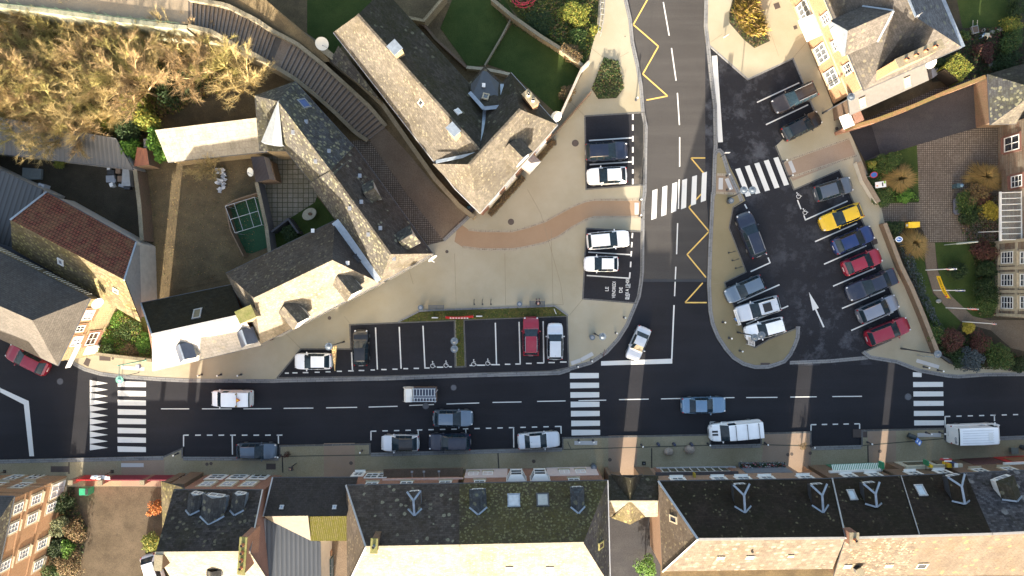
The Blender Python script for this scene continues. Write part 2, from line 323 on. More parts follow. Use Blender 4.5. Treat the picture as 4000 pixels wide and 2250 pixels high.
# north-east pavement
ne = [(2735, -400), (2750, 0), (2748, 104), (2756, 171), (2766, 171), (2921, 308), (3098, 225), (3137, 318), (3181, 430), (3031, 569), (3102, 738), (3279, 661), (3335, 790), (3400, 930), (3440, 1030), (3520, 1240), (3480, 1330), (3366, 1380), (3393, 1402), (3500, 1420), (3590, 1455), (3700, 1475), (3740, 1478), (3850, 1470), (4900, 1462), (4900, 1380), (4100, 1400), (3800, 1440), (3668, 1385), (3540, 1080), (3455, 880), (3437, 795), (3370, 640), (3316, 512), (3300, 505), (3255, 420), (3085, 0), (2930, -400)]
m = MB(); m.prism(pp(ne), 0, 0.10); m.build('forecourt_pavement', CREAM, kind='structure')
kerb('forecourt_edging', [(2766, 171), (2921, 308), (3098, 225), (3137, 318), (3181, 430)], 0.16, side='r', mat=KERB, z1=0.108)
kerb('forecourt_edging', [(3031, 569), (3102, 738), (3279, 661), (3335, 790), (3400, 930), (3440, 1030), (3520, 1240), (3480, 1330), (3366, 1380)], 0.13, side='r', mat=EDGE, z1=0.108)
kerb('east_kerb', [(3366, 1380), (3393, 1402), (3500, 1420), (3590, 1455), (3700, 1475), (3740, 1478), (3850, 1470), (4900, 1462)], 0.4, side='l')
kerb('crossover_kerb', [(3085, 1424), (3240, 1418), (3390, 1404)], 0.38, side='l', z1=0.03)
# south pavement
SP = [(-900, 1802), (0, 1795), (500, 1783), (642, 1780), (717, 1746), (717, 1783), (1090, 1783), (1091, 1738), (1448, 1731), (1449, 1768), (2000, 1751), (2195, 1748), (2194, 1707), (2776, 1694), (2777, 1737), (2969, 1733), (2968, 1690), (3168, 1684), (3169, 1743), (3362, 1738), (3362, 1678), (3690, 1671), (3691, 1712), (4000, 1700), (4900, 1690), (4900, 1900), (-900, 1900)]
m = MB(); m.prism(pp(SP), 0, 0.10); m.build('south_pavement', CREAM2, kind='structure')
kerb('south_kerb', SP[:-2], 0.18, side='r', mat=EDGE)
for seg in ([(717, 1783), (1090, 1783)], [(0, 1795), (640, 1781)], [(1449, 1768), (2195, 1748)], [(2777, 1737), (2969, 1733)], [(3169, 1743), (3362, 1738)], [(3691, 1712), (4100, 1697)]): kerb('bay_kerb', seg, 0.4, side='r', z1=0.115)
for q in ([(1265, 1732), (1386, 1730), (1386, 1900), (1265, 1900)], [(2376, 1702), (2488, 1700), (2488, 1900), (2376, 1900)], [(474, 1795), (642, 1792), (642, 1900), (474, 1900)], [(2990, 1692), (3168, 1686), (3166, 1900), (2960, 1900)], [(3390, 1679), (3500, 1678), (3500, 1900), (3390, 1900)]):
    flat('pink_pavement', q, 0.104, TERRA2)
for q in ([(198, 1821), (272, 1821), (272, 1844), (198, 1844)], [(1040, 1811), (1077, 1811), (1077, 1834), (1040, 1834)], [(3332, 1677), (3388, 1677), (3388, 1709), (3332, 1709)], [(338, 1397), (355, 1405), (345, 1433), (325, 1422)], [(388, 1390), (432, 1392), (432, 1410), (388, 1408)], [(2971, 1417), (3008, 1417), (3008, 1431), (2971, 1431)], [(3402, 935), (3425, 932), (3430, 951), (3410, 958)]):
    flat('cellar_hatch', q, 0.108, plain('rust_brown_steel', (0.06, 0.045, 0.04), 0.8))
for a, b in (((1945, 1767), (1950, 1850)), ((2545, 1750), (2545, 1850)), ((1104, 1780), (1106, 1845)), ((3388, 1740), (3390, 1850)), ((272, 1800), (272, 1850))):
    m = MB(); m.ribbon(pp([a, b]), 0.06, 0.06, 0.1, 0.107); m.build('slot_drain', BLACK, kind='structure')
m = MB(); m.ribbon(pp([(1091, 1782), (1448, 1776)]), 0.05, 0.05, 0.1, 0.1065); m.ribbon(pp([(2194, 1755), (2777, 1738)]), 0.05, 0.05, 0.1, 0.1065); m.ribbon(pp([(2969, 1736), (3168, 1741)]), 0.05, 0.05, 0.1, 0.1065); m.ribbon(pp([(3362, 1740), (3690, 1712)]), 0.05, 0.05, 0.1, 0.1065)
m.build('gutter_line', plain('damp_joint', (0.05, 0.05, 0.04), 0.9), kind='structure')
m = MB()
for a, b in (((2112, 833), (2190, 1110)), ((2190, 1110), (2200, 1190)), ((1776, 990), (1782, 1190)), ((1972, 990), (1975, 1190)), ((1600, 1060), (1615, 1110)), ((1175, 1360), (1120, 1305)), ((1370, 1265), (1345, 1235)), ((2225, 1230), (2275, 1170)), ((2284, 454), (2230, 400)), ((2060, 740), (2112, 833)), ((2310, 190), (2355, 225)), ((2455, 205), (2420, 225)), ((2200, 1190), (2160, 1190)), ((3098, 225), (3150, 165)), ((3040, 220), (2985, 60)), ((2776, 165), (2820, 135)), ((2770, 897), (2845, 888)), ((2766, 1111), (2830, 1103)), ((2153, 900), (2160, 1190)), ((1780, 775), (1830, 800))):
    m.ribbon(pp([a, b]), 0.022, 0.022, 0.1, 0.1045)
m.build('paving_joint', plain('joint_brown', (0.205, 0.17, 0.11), 0.9), kind='structure')
# terracotta path
up = [(1790, 868), (1830, 897), (1880, 902), (2000, 903), (2062, 887), (2129, 864), (2181, 835), (2233, 807), (2285, 786), (2321, 780), (2508, 780)]
lo = [(2508, 848), (2321, 849), (2290, 859), (2233, 890), (2181, 926), (2129, 949), (2052, 967), (2000, 975), (1880, 975), (1807, 965), (1775, 944)]
flat('terracotta_path', up + lo, 0.104, TERRA)
for l in (up[1:], lo[:-1]):
    m = MB(); m.ribbon(pp(l), 0.13, 0.13, 0.1, 0.112); m.build('cobble_border', COBBLE, kind='structure')
flat('pink_path', [(3057, 640), (3316, 541), (3344, 608), (3096, 707)], 0.104, TERRA2)
for l in ([(3057, 632), (3316, 541)], [(3092, 692), (3344, 608)], [(2800, 682), (2858, 684)], [(2797, 753), (2888, 758)]):
    m = MB(); m.ribbon(pp(l), 0.12, 0.12, 0.1, 0.112); m.build('cobble_border', COBBLE, kind='structure')
flat('pink_crossing', [(2800, 684), (2860, 686), (2886, 755), (2797, 751)], 0.104, TERRA2)
# parking bays laid into the plaza
def bay(name, poly, z=0.104):
    flat(name, poly, z, ASPH); m = MB(); c = pp(poly + [poly[0]]); m.ribbon(c, 0.07, 0.07, 0.1, z + 0.012); m.build('bay_edging', EDGE, kind='structure')
bay('parking_bays', [(2284, 454), (2515, 440), (2515, 722), (2289, 740)]); bay('parking_bays', [(2290, 892), (2506, 905), (2503, 1107), (2484, 1184), (2276, 1167)])
m = MB(); m.poly([(q.x, q.y, 0.1055) for q in ccw(pp([(2476, 446), (2513, 444), (2513, 718), (2476, 720)]))]); m.build('mottled_strip', asphalt('mottled_asphalt', (0.02, 0.02, 0.02), (0.16, 0.14, 0.115), 0.9, lo=0.42, hi=0.56, psc=1.1), kind='structure')  # paler brown mottling along the road side of the bays
strip = [(1083, 1476), (1176, 1363), (1371, 1363), (1367, 1268), (1776, 1251), (1779, 1433), (1819, 1431), (1812, 1249), (2000, 1242), (2215, 1234), (2222, 1436), (2150, 1450), (1903, 1457), (1500, 1470)]
bay('parking_bays', strip)
m = MB(); m.ribbon(pp([(1075, 1486), (1500, 1478), (1903, 1463)]), 0.20, 0.22, 0.1, 0.118); m.ribbon(pp([(1947, 1463), (2100, 1459), (2185, 1456), (2225, 1443)]), 0.22, 0.22, 0.1, 0.118); m.build('strip_kerb', KERB, kind='structure')
# planted strip
grs = [(1556, 1258), (1640, 1215), (1700, 1211), (2167, 1195), (2219, 1233), (2000, 1241), (1812, 1248), (1776, 1250)]
m = MB(); m.prism(pp(grs), 0.1, 0.17); m.prism(pp([(1781, 1250), (1809, 1248), (1815, 1428), (1784, 1430)]), 0.1, 0.17); m.build('grass_strip', ROUGH_G, kind='structure')
m = MB(); m.ribbon(pp([(1556, 1258), (1640, 1215), (1700, 1211), (2167, 1195), (2219, 1233)]), 0.09, 0.09, 0.1, 0.19); m.build('grass_edging', KERB, kind='structure')
# ================================================================ ROAD MARKINGS
def mark(name, quads, z, mat=WHITE):
    m = MB()
    for q in quads: m.poly([(v.x, v.y, z) for v in ccw(pp(q, z))])
    return m.build(name, mat, kind='structure')
def ln(a, b, w=4.3):
    A, B = Vector(a), Vector(b); d = (B - A).normalized(); n = Vector((-d.y, d.x)) * w / 2
    return [tuple(A + n), tuple(B + n), tuple(B - n), tuple(A - n)]
mark('centre_line', [ln(a, b, 3.6) for a, b in (((629, 1597), (739, 1597)), ((789, 1597), (905, 1597)), ((951, 1597), (1060, 1596)), ((1108, 1595), (1224, 1594)), ((1274, 1593), (1395, 1591)), ((1440, 1590), (1553, 1587)), ((1599, 1584), (1695, 1580)), ((1744, 1578), (1872, 1574)), ((1924, 1572), (2037, 1570)), ((2098, 1568), (2209, 1566)), ((2260, 1565), (2368, 1563)), ((2418, 1561), (2534, 1559)), ((2582, 1558), (2696, 1556)), ((2750, 1555), (2869, 1553)), ((2915, 1553), (3037, 1552)), ((3087, 1551), (3190, 1550)), ((3251, 1549), (3367, 1548)))], 0.013)
mark('zebra_crossing', [[(460 - i * .2, 1489 + 36.3 * i), (570, 1492 + 36.3 * i), (570, 1512 + 36.3 * i), (460, 1511 + 36.3 * i)] for i in range(8)], 0.0135)
mark('zebra_crossing', [[(2226 + i * 1.1, y - 11), (2339 + i * .9, y - 11), (2339 + i * .9, y + 9), (2226 + i * 1.1, y + 11)] for i, y in enumerate((1468, 1506, 1543, 1580, 1616, 1654, 1690))], 0.0135)
mark('zebra_crossing', [[(3567 + i, y - 10), (3684 + i, y - 10), (3684 + i, y + 9), (3567 + i, y + 10)] for i, y in enumerate((1502, 1539, 1576, 1615, 1652))] + [[(3566, 1454), (3600, 1455), (3600, 1473), (3566, 1472)]], 0.0135)
mark('zebra_crossing', [[(2549 + 38.7 * i, 744 - 13.5 * i), (2568 + 38.7 * i, 738 - 13.5 * i), (2564 + 38.7 * i, 852 - 13.8 * i), (2544 + 38.7 * i, 859 - 13.8 * i)] for i in range(6)], 0.0135)
mark('zebra_crossing', [[(2872 + 37.2 * i, 661 - 10.8 * i), (2891 + 37.2 * i, 656 - 10.8 * i), (2933 + 37.2 * i, 764 - 10.8 * i), (2914 + 37.2 * i, 769 - 10.8 * i)] for i in range(5)], 0.0165)
mark('give_way_teeth', [[(351, 1484.5 + 25.1 * i), (422, 1497 + 25.2 * i), (351, 1508 + 25.1 * i)] for i in range(11)], 0.0135)
mark('stop_line', [[(2348, 1411), (2626, 1401), (2626, 1420), (2348, 1428)]], 0.0135)
mark('road_line', [ln(a, b, 4.5) for a, b in (((2591, 8), (2614, 139)), ((2623, 188), (2641, 315)), ((2646, 363), (2654, 488)), ((2655, 536), (2655, 651)), ((2653, 701), (2650, 816)), ((2647, 872), (2643, 993)), ((2640, 1042), (2635, 1157)))], 0.0075 + 0.006)
mark('road_line', [ln((2633, 1192), (2624, 1402), 5.5)], 0.0142)
mark('wide_give_way_line', [[(2781, 219), (2801, 217), (2824, 555), (2805, 556)]], 0.0165)
mark('edge_line', [ln((-300, 1400), (0, 1523), 17), [(0, 1515), (104, 1563), (112, 1566), (133, 1782), (115, 1782), (93, 1580), (0, 1532)]], 0.0135)
mark('yellow_zigzag', [ln(a, b, 5) for a, b in zip([(2560, -60), (2528, 0), (2474, 96), (2572, 181), (2511, 289), (2608, 375)], [(2528, 0), (2474, 96), (2572, 181), (2511, 289), (2608, 375), (2525, 391)])], 0.0105, YELLOW)
mark('yellow_zigzag', [ln(a, b, 5) for a, b in (((2782, 617), (2699, 617)), ((2699, 617), (2780, 714)), ((2780, 714), (2691, 810)), ((2691, 810), (2770, 904)), ((2770, 904), (2684, 994)), ((2684, 994), (2758, 1084)), ((2745, 1105), (2676, 1182)), ((2676, 1182), (2761, 1182)))], 0.0115, YELLOW)
Z = 0.1095
mark('bay_lines', [ln((2472, y0), (2472, y1), 6) for y0, y1 in ((446, 468), (487, 510), (531, 553), (574, 596), (612, 643), (661, 678), (698, 720))] + [ln((2301, 549), (2470, 538), 5), ln((2303, 643), (2470, 632), 5)], Z)
mark('bay_lines', [ln((2471 - i * 2.1, 910 + i * 35.5), (2469 - i * 2.1, 930 + i * 36), 5.5) for i in range(3)] + [ln((2464, 1022), (2463, 1044), 5.5), ln((2461, 1064), (2459, 1087), 5.5), ln((2298, 985), (2464, 995), 4.6), ln((2292, 1076), (2460, 1087), 4.6)], Z)
D = [(218, 248, 1367), (275, 313, 1365), (353, 395, 1363), (443, 480, 1360), (525, 563, 1357), (610, 648, 1353), (695, 737, 1350), (775, 817, 1347), (865, 897, 1343), (945, 985, 1340), (1030, 1068, 1337), (1112, 1148, 1333), (1190, 1230, 1331), (1270, 1310, 1328), (1365, 1413, 1322), (1458, 1478, 1319), (1612, 1632, 1309), (1668, 1730, 1307), (1775, 1840, 1303), (1878, 1920, 1300)]
q = [ln((1000 + a / 1.932, 750 + y / 1.932), (1000 + b / 1.932, 750 + y / 1.932), 4.6) for a, b, y in D]
q += [ln((2000 + a / 1.932, 750 + y / 1.932), (2000 + b / 1.932, 750 + y / 1.932), 4.6) for a, b, y in ((25, 65, 1298), (105, 148, 1294), (188, 240, 1290), (275, 323, 1287), (362, 412, 1283))]
q += [ln((1000 + a / 1.932, 750 + b / 1.932), (1000 + c / 1.932, 750 + d / 1.932), 4.8) for a, b, c, d in ((721, 1210, 728, 1350), (902, 1023, 916, 1340), (1081, 1018, 1095, 1333), (1260, 1010, 1275, 1328), (1806, 987, 1815, 1300), (1932 + 53, 980, 1932 + 62, 1298), (1932 + 235, 975, 1932 + 240, 1290))]
mark('bay_lines', q, Z)
mark('bay_lines', [ln(a, b, 4.8) for a, b in (((2957, 400), (3122, 323)), ((2992, 487), (3157, 409)), ((3115, 781), (3129, 817)), ((3140, 841), (3147, 861)), ((3146, 859), (3311, 785)), ((3184, 944), (3348, 872)), ((3219, 1032), (3385, 959)), ((3254, 1118), (3420, 1047)), ((3289, 1205), (3457, 1134)), ((3325, 1291), (3490, 1218)), ((2909, 798), (2918, 815)), ((2990, 984), (2995, 995)), ((2932, 1061), (3009, 1026)), ((3009, 1028), (3000, 1006)), ((2880, 1184), (3045, 1112)), ((2915, 1266), (3079, 1195)))], 0.0165)
mark('direction_arrow', [[(3160, 1141), (3199, 1203), (3175, 1213)], ln((3186, 1207), (3218, 1278), 6)], 0.0165)
q = [ln((717 + 45.5 * i, 1700), (717 + 45.5 * i + (22 if i else 20), 1699.5), 4.6) for i in range(9)] + [ln((717, 1699), (717, 1744), 4.5), ln((907, 1701), (908, 1776), 4.5), ln((1087, 1698), (1088, 1733), 4.5)]
q += [ln((1449 + 44.9 * i, 1684.5 - 1.15 * i), (1449 + 44.9 * i + 21, 1684 - 1.15 * i), 4.4) for i in range(17)] + [ln((1449, 1684), (1449, 1720), 4.5), ln((1633, 1681), (1635, 1705), 4.5), ln((1819, 1676), (1820, 1694), 4.5), ln((2006, 1669), (2007, 1748), 4.5), ln((2191, 1664), (2192, 1694), 4.5)]
q += [ln((2774, 1649), (2794, 1649), 4.5), ln((2816, 1649), (2836, 1648.5), 4.5), ln((2774, 1649), (2774, 1690), 4.5)]
q += [ln((3168 + 42.3 * i, 1659 - .8 * i), (3189 + 42.3 * i, 1658.5 - .8 * i), 4.5) for i in range(5)] + [ln((3168, 1659), (3168, 1682), 4.5), ln((3358, 1655), (3358, 1675), 4.5)]
q += [ln((3692 + 44.2 * i, 1627 - 1.2 * i), (3712 + 44.2 * i, 1626.5 - 1.2 * i), 4.5) for i in range(8)] + [ln((3692, 1626), (3692, 1670), 4.5), ln((3884, 1620), (3885, 1645), 4.5)]
mark('bay_lines', q, 0.0145)
def rect(a, b, w):
    return ln(a, b, w)
mark('tactile_strip', [rect((2487, 792), (2487, 838), 16), rect((2816, 695), (2815, 740), 17), rect((2838, 697), (2857, 741), 15), rect((3085, 630), (3103, 674), 15), rect((2231, 1420), (2268, 1407), 15), rect((2270, 1406), (2316, 1381), 15), rect((3580, 1408), (3668, 1434), 14), rect((473, 1817), (561, 1817), 15), rect((2244, 1730), (2333, 1730), 15), rect((3584, 1699), (3676, 1699), 15), rect((474, 1435), (564, 1442), 14)], 0.112, marking('tactile_white', (0.42, 0.42, 0.42)))
def wheelchair(px, py, rz, s, z):
    m = MB(); c = P(px, py); M = Matrix.Translation((c.x, c.y, 0)) @ Matrix.Rotation(rz, 4, 'Z') @ Matrix.Scale(s, 4)
    def T(pts): return [tuple((M @ Vector((x, y, 0))).xy) for x, y in pts]
    def stroke(a, b, w):
        A, B = Vector(a), Vector(b); d = (B - A).normalized(); n = Vector((-d.y, d.x)) * w / 2; m.poly([(x, y, z) for x, y in ccw(T([A + n, B + n, B - n, A - n]))])
    m.poly([(x, y, z) for x, y in T([(-0.02 + 0.08 * math.cos(a * math.pi / 6), 0.42 + 0.08 * math.sin(a * math.pi / 6)) for a in range(12)])])
    stroke((-0.02, 0.33), (0.0, 0.02), 0.09); stroke((0, 0.18), (0.2, 0.18), 0.06); stroke((0.0, 0.0), (0.22, 0.0), 0.08); stroke((0.2, 0.02), (0.32, -0.28), 0.08); stroke((0.28, -0.27), (0.42, -0.22), 0.06)
    for k in range(12):
        a0 = R(110 + k * 20); a1 = R(132 + k * 20); stroke((-0.02 + 0.26 * math.cos(a0), -0.12 + 0.26 * math.sin(a0)), (-0.02 + 0.26 * math.cos(a1), -0.12 + 0.26 * math.sin(a1)), 0.07)
    return m.build('wheelchair_marking', WHITE, kind='structure')
for x, y in ((1691, 1424), (1743, 1422), (1851, 1417), (1906, 1414)): wheelchair(x, y + 1, 0, 0.82, Z + 0.002)
wheelchair(3118, 764, R(24), 0.8, 0.0185); wheelchair(3143, 827, R(24), 0.8, 0.0185)
def text(s, loc, size, mat, name, parent=None, rot=(0, 0, 0), kind=None, world=True, ext=0.0, sx=1.0, M=None):
    cu = bpy.data.curves.new(name, 'FONT'); cu.body = s; cu.size = size; cu.align_x = 'CENTER'; cu.align_y = 'CENTER'; cu.extrude = ext; cu.offset = 0.012 * size
    o = bpy.data.objects.new(name, cu); me = bpy.data.meshes.new_from_object(o); me.name = name
    root = parent
    while root is not None and root.parent: root = root.parent
    off = OFF.get(root) if (root is not None and world) else None
    if M is None:
        from mathutils import Euler
        M = Matrix.Translation(Vector(loc)) @ Euler(rot).to_matrix().to_4x4()
    if off: M = Matrix.Translation(-off) @ M
    me.transform(M @ Matrix.Diagonal((sx, 1, 1, 1))); me.materials.clear(); me.materials.append(mat)
    n = bpy.data.objects.new(name, me); link(n); bpy.data.objects.remove(o)
    if parent: n.parent = parent
    if kind: n['kind'] = kind
    return n
for s, px, py, sz, sx in (('LE', 2371, 1129, 0.5, 1.0), ('VENDREDI', 2398, 1132, 0.5, 0.74), ('DE', 2425, 1133, 0.5, 1.0), ('8H00 A 12H00', 2450, 1130, 0.5, 0.70)):
    text(s, P(px, py) + Vector((0, 0, Z + 0.002)), sz, WHITE, 'painted_lettering', rot=(0, 0, R(88)), kind='structure', sx=sx)
mark('painted_underline', [ln((2459, 1148), (2456, 1170), 2.5), ln((2461, 1108), (2460, 1125), 2.5)], Z + 0.001)
# ================================================================ OTHER GROUNDS
flat('gravel_alley', [(1440, 543), (1502, 497), (1600, 605), (1712, 740), (1838, 850), (1740, 947), (1725, 931), (1585, 750), (1500, 630)], 0.012, GRAVEL)
m = MB(); m.ribbon(pp([(1738, 944), (1836, 852)]), 0.35, 0.0, 0, 0.13); m.ribbon(pp([(1733, 938), (1830, 847)]), 0.0, 0.0, 0, 0.13); m.build('alley_doorstep', KERB, kind='structure')
flat('cobbled_bed', [(1332, 555), (1440, 545), (1585, 752), (1738, 946), (1700, 990), (1385, 590)], 0.03, SETTS)
flat('lawn', [(1720, 110), (1850, -200), (2010, 60), (1893, 255), (1830, 262)], 0.014, GRASS); flat('lawn', [(2020, 62), (2290, 240), (2180, 450), (2000, 285), (1900, 250)], 0.016, GRASS)
flat('back_lawn', [(1040, -200), (1500, -200), (1450, 10), (1310, 215), (1240, 160), (1040, 0)], 0.014, GRASS)
flat('overgrown_plot', [(1790, -300), (2350, -300), (2338, 0), (2330, 120), (2308, 195), (2290, 238), (2020, 60), (1920, -60)], 0.022, ROUGH_G)
flat('back_garden', [(560, 640), (1000, 600), (1040, 900), (1000, 1010), (890, 1090), (570, 1160), (560, 1000)], 0.012, EARTH)
flat('small_yard', [(0, 600), (530, 640), (545, 950), (180, 760), (0, 690)], 0.013, DARKEARTH)
flat('gap_garden', [(440, 1205), (555, 1210), (600, 1260), (600, 1405), (378, 1385)], 0.02, ROUGH_G)
flat('slab_terrace', [(1020, 575), (1130, 590), (1240, 760), (1230, 790), (1060, 900), (1030, 780)], 0.03, SLABS)
flat('inner_lawn', [(1060, 900), (1240, 770), (1310, 860), (1060, 980)], 0.02, GRASS)
flat('artificial_turf', [(892, 790), (1030, 745), (1062, 960), (985, 990), (950, 985)], 0.03, plain('artificial_turf', (0.012, 0.055, 0.022), 0.9, var=0.15))
flat('driveway', [(3316, 512), (3807, 330), (3854, 373), (3866, 481), (3812, 500), (3580, 567), (3378, 629)], 0.106, ASPH_DRIVE); flat('driveway_patch', [(3316, 512), (3402, 482), (3438, 600), (3378, 629)], 0.110, ASPH)
flat('sett_courtyard', [(3582, 566), (3807, 502), (3950, 485), (3950, 945), (3720, 945), (3618, 950), (3600, 890), (3560, 862), (3455, 872), (3437, 797), (3590, 790)], 0.05, SETTS)
flat('garden_grass', [(3378, 629), (3582, 567), (3590, 790), (3437, 797)], 0.05, GRASS)
flat('garden_beds', [(3455, 870), (3560, 862), (3605, 900), (3618, 945), (3900, 945), (4300, 940), (4300, 1452), (3800, 1438), (3668, 1383), (3540, 1080)], 0.052, DARKEARTH)
flat('garden_lawn', [(3648, 948), (3808, 942), (3840, 1010), (3872, 1100), (3876, 1240), (3800, 1245), (3715, 1165), (3672, 1085)], 0.058, GRASS)
flat('garden_lawn', [(3560, 1010), (3608, 965), (3616, 1050), (3645, 1150), (3690, 1190), (3755, 1260), (3735, 1290), (3640, 1290), (3600, 1180)], 0.058, GRASS)
flat('garden_path', [(3608, 945), (3652, 948), (3660, 1050), (3685, 1110), (3720, 1160), (3800, 1235), (3880, 1255), (3870, 1290), (3760, 1262), (3690, 1195), (3645, 1140), (3618, 1050)], 0.064, GRAVEL)
flat('side_yard', [(3870, 1250), (4300, 1250), (4300, 1440), (3950, 1360), (3870, 1290)], 0.062, ground('gravelly_yard', (0.10, 0.08, 0.06), (0.13, 0.11, 0.085), (0.05, 0.05, 0.03), 0.4, 7))
flat('brick_yard', [(3300, 500), (3650, 350), (3850, 290), (3850, 320), (3316, 512)], 0.06, SETTS)
flat('north_garden', [(3640, -300), (4500, -300), (4500, 280), (3860, 300), (3640, 320)], 0.02, DARKEARTH); flat('north_lawn', [(3700, -200), (3960, -200), (3955, 70), (3900, 105), (3760, 110)], 0.03, GRASS)
flat('courtyard', [(274, 1880), (640, 1880), (640, 2500), (150, 2500)], 0.02, DIRT); flat('courtyard_bed', [(270, 1890), (292, 1880), (290, 1990), (272, 2015), (325, 2025), (343, 2060), (330, 2150), (300, 2250), (290, 2500), (140, 2500)], 0.05, DARKEARTH)
flat('back_alley', [(2376, 1880), (2580, 1880), (2580, 2500), (2376, 2500)], 0.02, ASPH_DRIVE); flat('service_yard', [(1240, 2080), (1360, 2080), (1360, 2600), (1240, 2600)], 0.02, GRAVEL)
flat('bed_soil', [(2357, 230), (2414, 239), (2437, 344), (2408, 383), (2337, 387), (2311, 347)], .106, DARKEARTH); flat('bed_soil', [(2878, -60), (2849, 47), (2849, 90), (2906, 155), (2947, 188), (3008, 160), (2945, 0), (2930, -60)], .107, DARKEARTH)
# ---- hillside with the staircase
def hz(px, py):
    """height of the hillside under a ground position given in pixels"""
    a = max(0, min(1, (560 - py) / 430)); b = max(0, min(1, (1150 - px) / 330)); return 1.8 * a * b
m = MB(); NX, NY = 46, 26; vs = []; fs = []
for j in range(NY + 1):
    for i in range(NX + 1):
        x = -500 + 1700 * i / NX; y = -300 + 880 * j / NY; h = hz(x, y) + 0.02 + (0.25 * math.sin(x * .021) * math.sin(y * .033) if 0 < hz(x, y) else 0) * min(1, hz(x, y))
        q = P(x, y); vs.append((q.x, q.y, max(h, -0.015) if y < 556 else -0.015))
for j in range(NY):
    for i in range(NX):
        a = j * (NX + 1) + i; fs.append((a + NX + 1, a + NX + 2, a + 1, a))
m.mesh(vs, fs, 0, True); m.build('hillside', EARTH, kind='structure')
rt = [(735, 0), (880, 25), (1000, 85), (1052, 122), (1155, 176), (1259, 259), (1362, 352), (1440, 424), (1502, 497)]
lt = [(735, 93), (828, 114), (932, 176), (1000, 207), (1155, 300), (1233, 362), (1310, 430), (1393, 512), (1440, 543)]
def along(pl, t):
    L = [0]; 
    for i in range(len(pl) - 1): L.append(L[-1] + math.dist(pl[i], pl[i + 1]))
    d = t * L[-1]
    for i in range(len(pl) - 1):
        if d <= L[i + 1] + 1e-9:
            k = (d - L[i]) / (L[i + 1] - L[i]); return (pl[i][0] + (pl[i + 1][0] - pl[i][0]) * k, pl[i][1] + (pl[i + 1][1] - pl[i][1]) * k)
    return pl[-1]
st = thing('stone_staircase', 'long curved flight of grey stone steps climbing the hill between low walls', 'staircase', P(1470, 520))
N1 = 22; N2 = 25; land0, land1 = 0.40, 0.475; hs = []
ts = [land0 * i / N1 for i in range(N1 + 1)] + [land1 + (1 - land1) * i / N2 for i in range(N2 + 1)]
HT = 6.3; m = MB(); rise = HT / (N1 + N2 + 1); z = HT
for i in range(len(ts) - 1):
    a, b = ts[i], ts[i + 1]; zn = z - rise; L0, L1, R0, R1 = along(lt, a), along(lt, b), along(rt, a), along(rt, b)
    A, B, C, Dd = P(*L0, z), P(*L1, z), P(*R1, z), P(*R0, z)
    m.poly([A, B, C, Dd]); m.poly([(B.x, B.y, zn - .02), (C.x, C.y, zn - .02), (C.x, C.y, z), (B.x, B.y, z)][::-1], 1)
    q0, q1 = A.lerp(B, .42), Dd.lerp(C, .42); up4 = Vector((0, 0, .004)); m.poly([A + up4, q0 + up4, q1 + up4, Dd + up4], 1)  # dark band painted on each tread, standing in for riser shade
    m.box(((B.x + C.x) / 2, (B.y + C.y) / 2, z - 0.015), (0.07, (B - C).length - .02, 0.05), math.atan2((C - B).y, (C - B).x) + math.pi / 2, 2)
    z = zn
m.build('steps', [ground('step_stone', (0.175, 0.13, 0.095), (0.22, 0.17, 0.125), (0.05, 0.05, 0.035), 1.2, 7.0), plain('riser_and_shade_stone', (0.088, 0.075, 0.062), 0.9), plain('nosing_stone', (0.17, 0.155, 0.14), 0.9)], st)
for pl, sgn, nm in ((rt, 1, 'north'), (lt, -1, 'south')):
    m = MB(); n = 36; prev = None
    for i in range(n + 1):
        t = i / n; h = HT * (1 - t) + 0.55; q = along(pl, t); q2 = along(pl, min(1, t + .01)) if t < 1 else q; q1 = along(pl, max(0, t - .01))
        d = Vector((q2[0] - q1[0], q2[1] - q1[1])).normalized(); nn = Vector((d.y, -d.x)) * sgn
        a = P(q[0], q[1], h); b = P(q[0] + nn.x * 15, q[1] + nn.y * 15, h)
        if prev:
            pa, pb, ph = prev
            m.poly([pa, a, b, pb] if sgn < 0 else [pb, b, a, pa]); m.poly([(pa.x, pa.y, -.02), (a.x, a.y, -.02), a, pa]); m.poly([(pb.x, pb.y, -.02), (b.x, b.y, -.02), b, pb])
        prev = (a, b, h)
    m.build('parapet', COPING, st)
m = MB(); m.prism(pp([(-600, -500), (735, -500), (735, 93), (673, 96), (466, 72), (207, 39), (0, 15), (-600, -60)], HT), -0.02, HT, bottom=False)
m.build('promenade', ground('promenade_gravel', (0.24, 0.19, 0.13), (0.30, 0.24, 0.165), (0.15, 0.12, 0.08), 0.3, 9.0), kind='structure')
m = MB(); m.ribbon(pp([(-600, -60), (0, 17), (207, 41), (466, 74), (673, 98), (738, 104)], HT), 0.0, 0.42, 2.0, HT + 0.35); m.build('retaining_wall', ground('algae_coping', (0.22, 0.22, 0.15), (0.30, 0.29, 0.22), (0.12, 0.17, 0.05), 0.9, 6.0), label='pale algae-stained retaining wall edging the promenade above the bare trees', cat='wall')
m = MB()
pts = pp([(-50, 8), (207, 33), (466, 66), (673, 90)], HT + .9)
for i in range(16):
    q = P(-50 + 48 * i, 8 + 5.6 * i, HT); m.tube((q.x, q.y, HT), (q.x, q.y, HT + 1.0), 0.02, n=5)
m.path([P(-50, 8, HT + 1), P(207, 33, HT + 1), P(466, 66, HT + 1), P(700, 90, HT + 1)], 0.02); m.build('wire_fence', plain('fence_green', (0.05, 0.10, 0.06), .6), label='thin green wire fence along the edge of the upper promenade', cat='fence')
